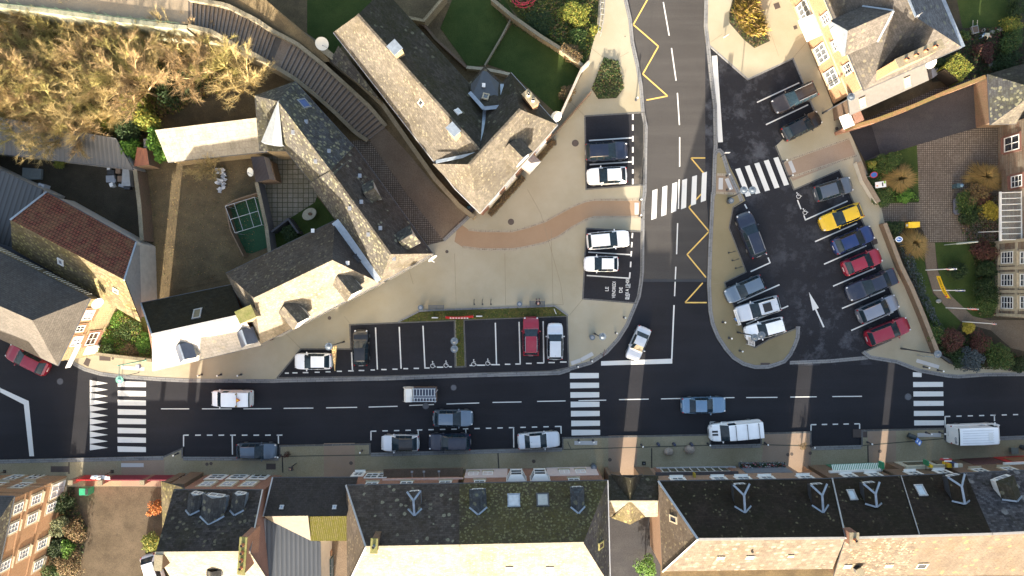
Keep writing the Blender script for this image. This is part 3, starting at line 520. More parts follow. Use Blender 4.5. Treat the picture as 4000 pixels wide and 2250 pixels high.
# bank east of the stairs
m = MB(); bk = [(880, 10), (1000, 70), (1052, 108), (1155, 160), (1259, 245), (1290, 240), (1240, 170), (1040, 0), (1010, -60), (860, -60)]
hh = [5.4, 4.6, 4.2, 3.5, 2.7, 2.7, 3.2, 5.0, 5.6, 6.0]
m.poly(ccw([P(x, y, h) for (x, y), h in zip(bk, hh)])); m.build('bank', EARTH, kind='structure')
def wall(name, pts, h0, h1, wd, mat, label, top=None, cat='wall', hs=None):
    m = MB(); m.ribbon(pp(pts, h1), wd / 2, wd / 2, h0, h1, 0)
    if top: m.ribbon(pp(pts, h1), wd / 2 + .03, wd / 2 + .03, h1 + .003, h1 + .05, 1)
    return m.build(name, [mat, top] if top else mat, label=label, cat=cat)
wall('garden_wall', [(1005, 10), (1130, 100), (1240, 175), (1303, 225)], 0, 3.0, 0.55, STONE, 'wide sunlit coping wall above the stairs beside the dark back lawn', COPING)
wall('alley_wall', [(1290, 238), (1400, 320), (1492, 405), (1600, 560), (1700, 700), (1790, 800), (1852, 850)], 0, 1.3, 0.38, STONE, 'dark mossy stone wall along the east side of the gravel alley', COPING)
# ================================================================ BUILDINGS
SL_DARK = slate('shaded_mossy_slate', (0.048, 0.042, 0.035), (0.12, 0.115, 0.08), 0.12, (0.026, 0.026, 0.010), 0.7, lsc=2.6)  # north-slope slate: shade put into the colour besides the moss
SL_LICH = slate('slate_with_lichen_rosettes', (0.054, 0.046, 0.041), (0.18, 0.175, 0.13), 0.16, (0.035, 0.028, 0.018), .5, lsc=2.8)
SL_MOSS = slate('moss_covered_slate', (0.046, 0.039, 0.030), (0.13, 0.125, 0.065), 0.9, (0.072, 0.064, 0.022), 1.0, lsc=4.6)
SL_SPOT = slate('lichen_spotted_slate', (0.058, 0.055, 0.050), (0.155, 0.15, 0.105), 0.85, (0.08, 0.075, 0.035), 0.4, lsc=3.4)
SL_SPOTD = slate('blotchy_lichen_slate', (0.055, 0.058, 0.062), (0.19, 0.19, 0.125), 0.9, (0.08, 0.08, 0.045), 0.5, lsc=3.2)
SL_GREY = slate('grey_slate', (0.062, 0.058, 0.057), None, 0, None, 0, var=0.12, streak=0.15)
SL_PALE = slate('sunlit_pale_slate', (0.088, 0.079, 0.066), (0.145, 0.13, 0.092), 0.4, (0.06, 0.05, 0.032), 0.4, var=0.25, lsc=4.5)  # sunlit-slope slate: sunlight put into a lighter base colour
SL_CREAM = slate('sunlit_cream_slate', (0.16, 0.142, 0.115), (0.22, 0.20, 0.15), 0.4, (0.085, 0.07, 0.045), 0.45, var=0.2, lsc=4)  # lightest slate, for south slopes, with the sunlight in its colour
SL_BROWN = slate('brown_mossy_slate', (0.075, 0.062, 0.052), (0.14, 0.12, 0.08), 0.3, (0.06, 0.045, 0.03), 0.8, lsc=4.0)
SL_TOWN = slate('town_hall_slate', (0.088, 0.08, 0.072), (0.14, 0.125, 0.09), 0.25, (0.07, 0.055, 0.035), 0.3, bw=0.3, rh=0.2, var=0.22, lsc=3)
SL_YEL = slate('yellow_lichen_slate', (0.115, 0.095, 0.06), (0.24, 0.21, 0.09), 0.6, (0.10, 0.085, 0.03), 0.6, lsc=3.4)
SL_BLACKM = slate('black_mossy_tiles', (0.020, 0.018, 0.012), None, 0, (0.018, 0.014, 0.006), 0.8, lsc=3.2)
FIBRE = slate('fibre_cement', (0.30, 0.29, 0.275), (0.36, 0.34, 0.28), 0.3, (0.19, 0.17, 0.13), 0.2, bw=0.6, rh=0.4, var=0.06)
DIAMOND = slate('sunlit_diamond_tiles', (0.085, 0.07, 0.056), (0.16, 0.142, 0.11), 0.4, (0.07, 0.052, 0.03), 0.35, bw=0.45, rh=0.45, var=0.25)  # south-slope tiles, sunlight put into the base colour
REDTILE = bricks('red_clay_tiles', (0.16, 0.05, 0.032), (0.11, 0.036, 0.026), (0.035, 0.012, 0.010), 0.3, 0.34, 0.045, (0.15, 0.10, 0.05), 0.55, tsc=1.2)
def ray(px, py, z): return P(px, py, z)
def inset(pts, d):
    n = len(pts); out = []
    for i in range(n):
        p = Vector(pts[i][:2]); a = Vector(pts[i - 1][:2]); b = Vector(pts[(i + 1) % n][:2])
        d1 = (p - a).normalized(); d2 = (b - p).normalized(); n1 = Vector((-d1.y, d1.x)); n2 = Vector((-d2.y, d2.x)); t = (n1 + n2)
        if t.length < .1: t = n1
        t.normalize(); out.append(p + t * d / max(0.35, t.dot(n1)))
    return out
class Bld:
    def __init__(s, name, label, at, cat='house', group=None):
        s.root = thing(name, label, cat, P(*at), group=group); s.planes = []; s.fac = []
    def roof(s, faces, mats, name='roof', th=0.16, label=None, parent=None):
        m = MB(); cnt = {}; W = []
        for pts, mi in faces:
            w = [P(*p) for p in pts]
            a = sum(w[i].x * w[(i + 1) % len(w)].y - w[(i + 1) % len(w)].x * w[i].y for i in range(len(w)))
            if a < 0: w = w[::-1]
            W.append((w, mi))
            for i in range(len(w)):
                k = tuple(sorted([tuple(round(c, 2) for c in w[i]), tuple(round(c, 2) for c in w[(i + 1) % len(w)])])); cnt[k] = cnt.get(k, 0) + 1
        for w, mi in W:
            tris = [w] if len(w) == 3 else [[w[0], w[1], w[2]], [w[0], w[2], w[3]]] if len(w) == 4 else [w]
            n = (w[1] - w[0]).cross(w[2] - w[0]); 
            if len(w) == 4: n += (w[2] - w[0]).cross(w[3] - w[0])
            n.normalize(); u = Vector((0, 0, 1)).cross(n)
            u = u.normalized() if u.length > .02 else Vector((1, 0, 0)); v = n.cross(u)
            for t in tris: m.poly(t, mi, [(q.dot(u), q.dot(v)) for q in t]); m.poly([q - Vector((0, 0, th)) for q in reversed(t)], len(mats))
            s.planes.append((w, n, u, v))
            for i in range(len(w)):
                a, b = w[i], w[(i + 1) % len(w)]
                k = tuple(sorted([tuple(round(c, 2) for c in a), tuple(round(c, 2) for c in b)]))
                if cnt[k] == 1:
                    dz = Vector((0, 0, th)); m.poly([a - dz, b - dz, b, a], len(mats))
        return m.build(name, list(mats) + [DZINC], parent or s.root, label)
    def walls(s, fp, h, mat, d=0.28, name='wall', z0=0.0):
        """fp: eave outline [(px,py,h)...]; the wall stands d metres inside it"""
        w = ccw([P(*p) for p in fp]); q = inset(w, d); s.fac = [(q[i], q[(i + 1) % len(q)]) for i in range(len(q))]
        m = MB(); m.prism([(p.x, p.y) for p in q], z0, h - 0.17, 0); o = m.build(name, mat, s.root); return o
    def gable(s, a, b, c, mat, zb=None, ins=0.12):
        """triangular gable wall below the verge a-c-b (px,py,h)"""
        A, B, Cc = P(*a), P(*b), P(*c); mid = (A + B) / 2; ctr = s.root_c() - mid; ctr.z = 0
        e = (B - A); e.z = 0; nn = Vector((-e.y, e.x, 0)).normalized()
        if nn.dot(ctr) < 0: nn = -nn
        sh = nn * ins; dz = Vector((0, 0, 0.17)); zb = zb if zb is not None else min(A.z, B.z) - 0.4
        k = 0.28 / max(1, e.length); A2, B2 = A.lerp(B, k), B.lerp(A, k)
        f = [Vector((A2.x, A2.y, zb)) + sh, Vector((B2.x, B2.y, zb)) + sh, B2 + sh - dz, Cc + sh - dz, A2 + sh - dz]
        m = MB(); m.poly(f if (f[1] - f[0]).cross(f[3] - f[0]).dot(nn) < 0 else f[::-1]); return m.build('gable_wall', mat, s.root)
    def root_c(s):
        c = Vector((0, 0, 0)); n = 0
        for w, *_ in s.planes:
            for q in w: c += q; n += 1
        return c / n
    def on(s, px, py, tol=0.02):
        best = None
        for w, n, u, v in s.planes:
            o = Vector((0, 0, CH)); d = P(px, py, 0) - o
            den = n.dot(d)
            if abs(den) < 1e-6: continue
            t = n.dot(w[0] - o) / den; q = o + d * t
            ins = True
            for i in range(len(w)):
                a, b = w[i], w[(i + 1) % len(w)]
                if (b.x - a.x) * (q.y - a.y) - (b.y - a.y) * (q.x - a.x) < -tol: ins = False
            if ins and (best is None or q.z > best[0].z): best = (q, n, u, v)
        if best is None and tol < 6: return s.on(px, py, tol * 8)
        if best is None: raise Exception('no roof at %s %s %s' % (px, py, s.root.name))
        return best
    def strip(s, pts, wd=0.16, mat=None, name='ridge_cap', th=0.06):
        m = MB(); 
        for i in range(len(pts) - 1):
            a, b = P(*pts[i]), P(*pts[i + 1]); d = (b - a).normalized(); sd = d.cross(Vector((0, 0, 1))).normalized(); up = sd.cross(d)
            M = Matrix((sd, d, up)).transposed().to_4x4(); M.translation = (a + b) / 2 + up * th * .5
            m.box(None, (wd, (b - a).length + 0.06, th), m=0, M=M)
        return m.build(name, mat or ZINC, s.root)
    def gutter(s, pts, mat=None):
        m = MB(); q = [P(*p) - Vector((0, 0, .08)) for p in pts]; m.path(q, 0.07, n=8); return m.build('gutter', mat or DZINC, s.root)
    def skylight(s, px, py, w=0.8, h=1.1, frame=None, glass=None, name='skylight', rot=0):
        q, n, u, v = s.on(px, py); f = MB(); M = Matrix((u, v, n)).transposed().to_4x4(); M.translation = q; M = M @ Matrix.Rotation(rot, 4, 'Z')
        for dx, dy, sx, sy in ((0, h / 2, w + .16, .12), (0, -h / 2, w + .16, .12), (-w / 2, 0, .12, h - .12), (w / 2, 0, .12, h - .12)):
            f.box(None, (sx, sy, 0.14), M=M @ Matrix.Translation((dx, dy, .05)))
        o = f.build(name, frame or ZINC, s.root)
        g = MB(); g.box(None, (w - .12, h - .12, .05), M=M @ Matrix.Translation((0, 0, .05))); g.build('pane', glass or plain('sky_glass', (0.16, 0.24, 0.36), 0.12, 0, 0.8), o); return o
    def vent(s, px, py, mat=None, r=0.16, name='roof_vent'):
        q, n, u, v = s.on(px, py); m = MB(); m.box((q.x, q.y, q.z + .12), (r * 1.6, r * 2, .28)); m.box((q.x, q.y, q.z + .29), (r * 2, r * 2.4, .05)); return m.build(name, mat or LGREY, s.root)
    def dormer(s, f, b, hr, w, mat, wall=None, drop=0.5, zinc='Y', fh=1.1, win=True, flat=False, hip=0.0, cheek=None):
        """gabled dormer: ridge from front f=(px,py) to back b=(px,py), both at height hr"""
        F, B = P(f[0], f[1], hr), P(b[0], b[1], hr); d = (F - B); L = d.length; d.normalize(); sd = Vector((-d.y, d.x, 0))
        m = MB(); e = Vector((0, 0, drop)); ext = d * 0.15
        A1, A2 = F + sd * w / 2 - e, F - sd * w / 2 - e; B1, B2 = B + sd * w / 2 - e, B - sd * w / 2 - e
        Fr = F - d * hip
        m.poly([A1 + ext, Fr, B, B1][::1], 0); m.poly([Fr, A2 + ext, B2, B], 0)
        if hip: m.poly([A1 + ext, A2 + ext, Fr], 0)
        o = m.build('dormer', mat, s.root)
        c = MB(); k = 0.46; q1, q2 = F + sd * w * k - e, F - sd * w * k - e; dz = Vector((0, 0, fh)); r1, r2 = B + sd * w * k - e, B - sd * w * k - e
        c.poly([q1 - dz, q2 - dz, q2, (F if not hip else (q1 + q2) / 2) - Vector((0, 0, .03)), q1]); c.poly([r1 - dz, q1 - dz, q1, r1]); c.poly([q2 - dz, r2 - dz, r2, q2])
        c.build('cheek', cheek or wall or ZINC, o)
        if win:
            g = MB(); M = Matrix((sd, Vector((0, 0, 1)), d)).transposed().to_4x4(); M.translation = F - e - Vector((0, 0, fh * .45)) + d * .03
            for dx, dy, sx, sy in ((0, .42 * fh, w * .62, .09), (0, -.42 * fh, w * .62, .09), (-w * .3, 0, .09, fh * .8), (w * .3, 0, .09, fh * .8), (0, 0, .05, fh * .8)): g.box(None, (sx, sy, .06), M=M @ Matrix.Translation((dx, dy, 0)))
            g2 = g.build('window_frame', WPVC, o); p = MB(); p.box(None, (w * .56, fh * .78, .03), M=M); p.build('pane', GLASSL, g2)
        if zinc:
            z = MB()
            def bar(a, b2, wd):
                dd = (b2 - a); 
                if dd.length < .05: return
                l = dd.length; dd.normalize(); s2 = dd.cross(Vector((0, 0, 1))).normalized(); up = s2.cross(dd); MM = Matrix((s2, dd, up)).transposed().to_4x4(); MM.translation = (a + b2) / 2 + up * .045; z.box(None, (wd, l, .07), M=MM)
            if 'Y' in zinc: bar(Fr, B, .20); bar(A1 + ext, Fr, .18); bar(A2 + ext, Fr, .18)
            if 'R' in zinc: bar(Fr, B, .16)
            if 'V' in zinc or 'Y' in zinc:
                try:
                    px, py = b; q, n, u, v = s.on(px, py); back = -d
                    for sg in (1, -1):
                        t = B + sd * sg * w * .5 - e; nn = n; zz = q.z - (nn.x * (t.x - q.x) + nn.y * (t.y - q.y)) / nn.z
                        # walk forward along the cheek until the main roof meets the dormer eave
                        best = t
                        for st_ in range(80):
                            tt = t + d * st_ * .05; z1 = q.z - (nn.x * (tt.x - q.x) + nn.y * (tt.y - q.y)) / nn.z
                            if z1 < tt.z: best = tt; break
                        bar(B, best, .15)
                except Exception: pass
            z.build('flashing', ZINC, o)
        return o
    def chimney(s, px, py, h, w, l, rz=0.0, mat=None, pots=2, potm=None, cap=None, label=None, zb=None):
        q = P(px, py, h); m = MB(); z0 = zb if zb is not None else h - 2.4
        m.box((q.x, q.y, (z0 + h - .1) / 2), (w, l, h - .1 - z0), rz, 0); m.box((q.x, q.y, h - .05), (w + .14, l + .14, .10), rz, 1)
        o = m.build('chimney', [mat or RBRICK, cap or COPING], s.root, label)
        for i in range(pots):
            t = (i - (pots - 1) / 2) * (l / max(1, pots)) * .85; p = MB(); x = q.x - t * math.sin(rz); y = q.y + t * math.cos(rz)
            n = 12; ro, ri = .15, .10
            p.tube((x, y, h), (x, y, h + .38), ro, ro * .85, n=n, cap=False); p.disc((x, y), ro * .84, h + .30, h + .345, 12, 1)
            p.build('chimney_pot', [potm or plain('terracotta_pot', (0.40, 0.15, 0.07), 0.8), BLACK], o)
        return o
    def at_facade(s, i, px, py):
        A, B = s.fac[i]; e = (B - A).normalized(); nn = Vector((e.y, -e.x)); d = Vector(((px - 2000) / CF, (1125 - py) / CF))
        t = nn.dot(A) / nn.dot(d); z = CH - t; p = d * t; return Vector((p.x, p.y, z)), e, nn
    def window(s, i, px, py, w=1.0, h=1.4, frame=None, glass=None, mull=2, name='window', sur=None, sill=True, z=None, trans=1):
        p, e, nn = s.at_facade(i, px, py)
        if z is not None: p.z = z
        M = Matrix(((e.x, 0, nn.x, p.x), (e.y, 0, nn.y, p.y), (0, 1, 0, p.z), (0, 0, 0, 1)))
        f = MB()
        if sur:
            for dx, dy, sx, sy in ((0, h / 2 + .11, w + .44, .2), (0, -h / 2 - .1, w + .5, .18), (-w / 2 - .11, 0, .2, h), (w / 2 + .11, 0, .2, h)): f.box(None, (sx, sy, .06), m=1, M=M @ Matrix.Translation((dx, dy, .03)))
        for dx, dy, sx, sy in ((0, h / 2 - .04, w, .08), (0, -h / 2 + .04, w, .08), (-w / 2 + .04, 0, .08, h - .16), (w / 2 - .04, 0, .08, h - .16)): f.box(None, (sx, sy, .10), M=M @ Matrix.Translation((dx, dy, .045)))
        for k in range(1, mull): f.box(None, (.05, h - .16, .08), M=M @ Matrix.Translation((-w / 2 + w * k / mull, 0, .045)))
        for k in range(1, trans + 1): f.box(None, (w - .16, .045, .07), M=M @ Matrix.Translation((0, -h / 2 + h * k / (trans + 1), .045)))
        if sill: f.box(None, (w + .2, .07, .24), m=1, M=M @ Matrix.Translation((0, -h / 2 - (.0 if not sur else .2) - .035, .13)))
        o = f.build(name, [frame or WPVC, sur or STONEW], s.root)
        g = MB(); g.box(None, (w - .1, h - .1, .03), M=M @ Matrix.Translation((0, 0, .02))); g.build('pane', glass or GLASSW, o); return o
    def panel(s, i, x0, x1, z0, z1, py, mat, name, t=0.08, out=0.0, label=None):
        """raised panel on facade i between two pixels columns at heights z0..z1"""
        a, e, nn = s.at_facade(i, x0, py); b, *_ = s.at_facade(i, x1, py); L = (Vector((b.x, b.y)) - Vector((a.x, a.y))).length; c = (a + b) / 2
        M = Matrix(((e.x, 0, nn.x, c.x), (e.y, 0, nn.y, c.y), (0, 1, 0, (z0 + z1) / 2), (0, 0, 0, 1))) @ Matrix.Translation((0, 0, t / 2 + out))
        m = MB(); m.box(None, (L, z1 - z0, t), M=M); return m.build(name, mat, s.root, label)
def fac_n(b, ny):
    """index of the facade whose outward normal is closest to ny"""
    best = None
    for i, (A, B) in enumerate(b.fac):
        e = (B - A); l = e.length; e = e.normalized(); nn = Vector((e.y, -e.x)); v = nn.dot(Vector(ny).normalized()) + l * .004
        if best is None or v > best[0]: best = (v, i)
    return best[1]
EH = 6.2
# ---------------- east: town hall
b = Bld('town_hall', 'large orange brick town hall with white windows under a grey hipped slate roof', (3500, 100), 'town hall')
SW, SE, PK = (3375, 352, 6.6), (3758, 184, 6.6), (3577, 67, 10.4); NWf, NEf, RN = (3055, -400, 6.6), (3510, -398, 6.6), (3390, -380, 10.4)
b.roof([([SW, SE, PK], 0), ([SW, PK, RN, NWf], 0), ([PK, SE, NEf, RN], 1)], [SL_TOWN, slate('dull_town_slate', (0.10, 0.105, 0.115), (0.16, 0.17, 0.13), 0.2)])
b.walls([SW, SE, NEf, NWf], 6.6, OBRICK, 0.35); b.strip([PK, RN], .2); b.gutter([SE, SW, NWf]); b.strip([SE, NEf], 0.55, ZINC, 'box_gutter')
iw = fac_n(b, (-1, .3))
for x, y in ((3228, 72), (3269, 173), (3314, 268)): b.window(iw, x, y, 1.0, 1.35, mull=2, trans=2)
for x, y in ((3141, 40), (3210, 208), (3251, 303)): b.window(iw, x, y, 1.7, 2.1, mull=3, trans=1, name='french_window', glass=plain('grey_glass', (0.10, 0.11, 0.12), .15, 0, .7))
p, e, nn = b.at_facade(iw, 3166, 119); m = MB(); M = Matrix(((e.x, 0, nn.x, p.x), (e.y, 0, nn.y, p.y), (0, 1, 0, 3.0), (0, 0, 0, 1)))
m.box(None, (2.3, .1, 1.4), M=M @ Matrix.Translation((0, 0, .7))); m.box(None, (2.3, .35, .1), M=M @ Matrix.Translation((0, -.16, 1.42))); m.build('entrance_canopy', WHT, b.root)
A0, B0 = b.fac[iw]; e = (B0 - A0).normalized(); nn = Vector((e.y, -e.x)); c0 = (A0 + B0) / 2
for zz in (3.35, 5.9):
    m = MB(); M = Matrix(((e.x, 0, nn.x, c0.x), (e.y, 0, nn.y, c0.y), (0, 1, 0, zz), (0, 0, 0, 1))); m.box(None, ((B0 - A0).length, .14, .1), M=M @ Matrix.Translation((0, 0, .05))); m.build('string_course', STONEW, b.root)

b.dormer((3312, 120), (3490, 42), 9.9, 3.6, SL_TOWN, wall=RENDERW, drop=1.7, zinc='V', fh=.8, cheek=ZINC)
o = b.chimney(3595, 208, 10.9, 0.75, 4.4, R(-66), OBRICK, 4, zb=6.8, cap=COPING)
m = MB(); q = P(*PK); m.tube(q, q + Vector((0, 0, 1.1)), .06, .01); m.ball(q + Vector((0, 0, .35)), .13); m.build('finial', LGREY, b.root)
an = Bld('lean_to', 'low grey-roofed lean-to with two small skylights along the south side of the town hall', (3460, 360), 'annex')
an.roof([([(3310, 372, 4.1), (3321, 451, 3.3), (3629, 313, 3.3), (3614, 245, 4.1)], 0)], [plain('grey_felt_roof', (0.12, 0.115, 0.108), 0.8, var=0.1)]); an.walls([(3310, 372, 4), (3321, 451, 4), (3629, 313, 4), (3614, 245, 4)], 3.3, BBRICK)
an.skylight(3368, 401, .5, .9, STONEW); an.skylight(3543, 321, .5, .9, STONEW)
m = MB(); m.prism(pp([(3620, 256), (3668, 283), (3630, 312)]), 0, .6); m.build('white_terrace', plain('white_terrace_stone', (0.35, 0.36, 0.38), .8), label='small triangular white terrace at the corner of the grey lean-to', cat='terrace')
g = thing('gate_pillar', 'square brick gate pillar with a white capping slab beside the driveway', 'pillar', P(3300, 478))
m = MB(); m.box(tuple(P(3302, 478, 0).xy) + (1.3,), (.95, 1.2, 2.6), R(22)); m.build('pillar', RBRICK, g); m = MB(); m.box(tuple(P(3308, 473, 2.65).xy) + (2.65,), (1.15, 1.35, .1), R(22)); m.build('capping', WHT, g)
wall('driveway_wall', [(3300, 505), (3420, 470), (3560, 418), (3700, 358), (3850, 300)], 0, 2.3, .34, RBRICK, 'long mossy red brick wall along the north side of the driveway', bricks('mossy_brick_coping', (0.30, 0.13, 0.08), (0.22, 0.10, 0.06), (0.10, 0.12, 0.04), 0.12, 0.3, 0.02, (0.10, 0.12, 0.03), 0.7, 0.0))
# ---------------- east: house by the driveway end and the long stone house
b = Bld('slate_house', 'house with a lichen-flecked hipped slate roof at the far end of the driveway', (3950, 400))
A, B_, C_, D_, E_ = (3859, 290, 2.7), (3870, 487, 2.7), (4062, 350, 6.0), (4500, 100, 2.7), (4500, 470, 2.7)
b.roof([([A, B_, C_], 0), ([A, C_, (4500, 240, 6.0), D_], 1), ([B_, E_, (4500, 240, 6.0), C_], 2)], [SL_SPOTD, SL_DARK, SL_PALE]); b.walls([A, B_, E_, D_], 2.7, BBRICK); b.gutter([A, B_])
m = MB(); m.box(tuple(P(3835, 348, 0).xy) + (1.0,), (.9, 1.2, 2.0), R(5)); m.build('porch_wall', BBRICK, b.root)
b = Bld('stone_house', 'long two-storey stone and brick house with white windows behind the garden', (3950, 1000), 'building')
fp = [(3897, 497, 0), (3902, 940, 0), (3888, 942, 0), (3886, 1237, 0), (4600, 1237, 0), (4600, 497, 0)]
w = ccw([P(*p) for p in fp]); b.fac = [(Vector(w[i].xy), Vector(w[(i + 1) % len(w)].xy)) for i in range(len(w))]
m = MB(); m.prism([(p.x, p.y) for p in w], 0, 8.2, 0); m.build('wall', FLINT, b.root)
b.roof([([(4250, 470, 8), (4250, 1280, 8), (4700, 900, 12), (4700, 860, 12)], 0), ([(4250, 470, 8), (4700, 860, 12), (5200, 470, 8)], 0), ([(4250, 1280, 8), (5200, 1280, 8), (4700, 900, 12)], 0), ([(5200, 470, 8), (4700, 860, 12), (4700, 900, 12), (5200, 1280, 8)], 0)], [SL_GREY])
iu = [i for i, (A, B2) in enumerate(b.fac) if abs(A.x - B2.x) < 1 and A.x < 55]
iN = [i for i in iu if (b.fac[i][0].y + b.fac[i][1].y) / 2 > 5][0]; iS = [i for i in iu if (b.fac[i][0].y + b.fac[i][1].y) / 2 < 3 and abs(b.fac[i][0].y - b.fac[i][1].y) > 3][0]
BR = plain('dull_brick_surround', (0.17, 0.08, 0.06), .85)
b.window(iN, 3954, 560, 1.5, 2.1, sur=BR); b.window(iN, 3973, 708, 1.2, 1.5, sur=BR, mull=2, trans=2)
for y in (1006, 1094, 1182): b.window(iS, 3936, y, 1.25, 1.7, sur=STONEW, mull=2, trans=3); b.window(iS, 4012, y, 1.25, 1.7, sur=STONEW, mull=2, trans=3)
m = MB()
for zz, hh2 in ((.35, .5), (3.1, .3)):
    p, e, nn = b.at_facade(iS, 3888, 1090); M = Matrix(((e.x, 0, nn.x, p.x), (e.y, 0, nn.y, p.y), (0, 1, 0, zz), (0, 0, 0, 1))); m.box(None, (7.8, hh2, .1), M=M @ Matrix.Translation((0, 0, .05)))
for y in (948, 1050, 1138, 1228):
    p, e, nn = b.at_facade(iS, 3888, y); M = Matrix(((e.x, 0, nn.x, p.x), (e.y, 0, nn.y, p.y), (0, 1, 0, 4), (0, 0, 0, 1))); m.box(None, (.3, 8, .13), M=M @ Matrix.Translation((0, 0, .05)))
m.build('stone_trim', STONEW, b.root)
m = MB(); M0 = P(3908, 753, 2.6); M1 = P(3930, 937, 2.6); x0 = M0.x; y0, y1 = M0.y, M1.y; X1 = P(3902, 800).x
for k in range(9):
    t = k / 8; y = y0 + (y1 - y0) * t; m.tube((x0, y, 2.62), (X1 + .0, y, 3.2), .045, n=6)
m.box((x0, (y0 + y1) / 2, 2.58), (.16, abs(y0 - y1) + .2, .2)); m.box((X1, (y0 + y1) / 2, 3.25), (.12, abs(y0 - y1) + .2, .14)); o = m.build('glass_awning', WPVC, b.root)
m = MB(); m.poly([(x0, y1, 2.64), (X1, y1, 3.2), (X1, y0, 3.2), (x0, y0, 2.64)]); t = NT('awning_glass'); t.b.inputs['Transmission Weight'].default_value = 0.9; t.b.inputs['IOR'].default_value = 1.05; m.build('pane', t.done((0.8, 0.85, 0.85), 0.05), o)
# ---------------- centre: L-shaped house above the plaza
b = Bld('corner_house', 'big L-shaped house with a pale lichen-blotched slate roof and bricks beside the plaza', (1800, 400))
hr = 10.0
w1 = [(1302, 126, EH), (1776, 735, EH), (1905, 405, EH), (1500, -42, EH)]
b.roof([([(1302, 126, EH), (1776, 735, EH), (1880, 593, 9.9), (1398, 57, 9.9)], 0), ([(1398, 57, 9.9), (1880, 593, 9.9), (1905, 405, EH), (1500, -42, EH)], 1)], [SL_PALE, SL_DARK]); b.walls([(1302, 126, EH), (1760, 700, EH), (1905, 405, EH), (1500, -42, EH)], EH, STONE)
b.gable((1302, 126, EH), (1500, -42, EH), (1398, 57, 9.9), STONE)
S_, E2, Wc, Nc, r1, r2 = (1875, 833, EH), (2178, 487, EH), (1690, 640, EH), (1995, 283, EH), (1833, 642, 10.3), (2031, 427, 10.3)
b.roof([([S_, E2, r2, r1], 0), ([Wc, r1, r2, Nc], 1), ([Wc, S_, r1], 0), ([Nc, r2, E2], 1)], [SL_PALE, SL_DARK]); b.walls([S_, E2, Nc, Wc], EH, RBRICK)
b.gutter([(1302, 126, EH), (1776, 735, EH), S_, E2, Nc], LGREY); b.strip([(1893, 424, 6.9), (1882, 588, 9.8)], .3, ZINC, 'valley'); b.strip([(1705, 632, 7.3), (1872, 598, 9.9)], .3, ZINC, 'valley')
b.strip([(1398, 57, 9.95), (1880, 593, 9.95)], .22, SL_PALE); b.strip([r1, r2], .22, SL_PALE)
ie = fac_n(b, (1, -1))
for x, y in ((2110, 577), (1992, 710), (1928, 778)): b.window(ie, x, y, 1.6, 1.5, mull=2, glass=GLASSL)
b.panel(ie, 1905, 2170, .15, .9, 700, BBRICK, 'plinth', t=.12)
p, e, nn = b.at_facade(ie, 2056, 655); m = MB(); M = Matrix(((e.x, 0, nn.x, p.x), (e.y, 0, nn.y, p.y), (0, 1, 0, 2.6), (0, 0, 0, 1)))
vs = [M @ Vector(v) for v in ((-.9, 0, 0), (.9, 0, 0), (.9, 0, 1.1), (-.9, 0, 1.1), (0, .55, 0), (0, .5, .5))]; m.mesh(vs, [(0, 3, 5, 4), (3, 2, 5), (2, 1, 4, 5), (0, 1, 2, 3)]); m.build('porch_roof', FIBRE, b.root)
b.dormer((2042, 615), (1988, 560), 9.3, 2.4, SL_PALE, drop=1.0, zinc='', fh=1.0, wall=FIBRE, cheek=DZINC)
TR = [(1829, 328, 6.3), (1893, 258, 6.3), (1962, 323, 6.3), (1966, 416, 7.6), (1893, 428, 8.0), (1845, 372, 7.4)]
b.roof([(TR, 0)], [SL_DARK], name='turret_roof'); b.strip([(1835, 362, 7.5), (1890, 424, 8.1), (1964, 416, 7.75), (1961, 330, 6.5)], .35, ZINC, 'zinc_flashing')
m = MB(); m.prism(inset(ccw([P(x, y, z) for x, y, z in TR]), .25), 0, 6.1); m.build('turret_wall', STONE, b.root)
b.chimney(1541, 184, 11.2, .85, .95, R(42), STONE, 0, cap=ZINC); b.chimney(1770, 505, 11.2, .7, 1.0, R(42), STONE, 0, cap=ZINC); b.chimney(2073, 383, 9.6, .65, 1.5, R(40), OBRICK, 2, WHT, zb=6)
b.skylight(1646, 400, .45, .6, STONEW, GLASSW); b.skylight(1788, 437, .45, .5, WHT, plain('bright_pane', (0.6, 0.6, 0.6), .3)); b.skylight(1897, 378, .5, .6, STONEW, GLASSW); b.vent(1890, 336, WHT)
an = Bld('low_outbuilding', 'low lichen-covered slate outbuilding squeezed between the stair wall and the corner house', (1390, 290), 'outbuilding')
an.roof([([(1322, 178, 3.6), (1290, 238, 2.9), (1490, 398, 2.9), (1478, 380, 3.6)], 0)], [SL_SPOT]); an.walls([(1322, 178, 3), (1290, 238, 3), (1490, 398, 3), (1478, 380, 3)], 2.9, STONE, .1)
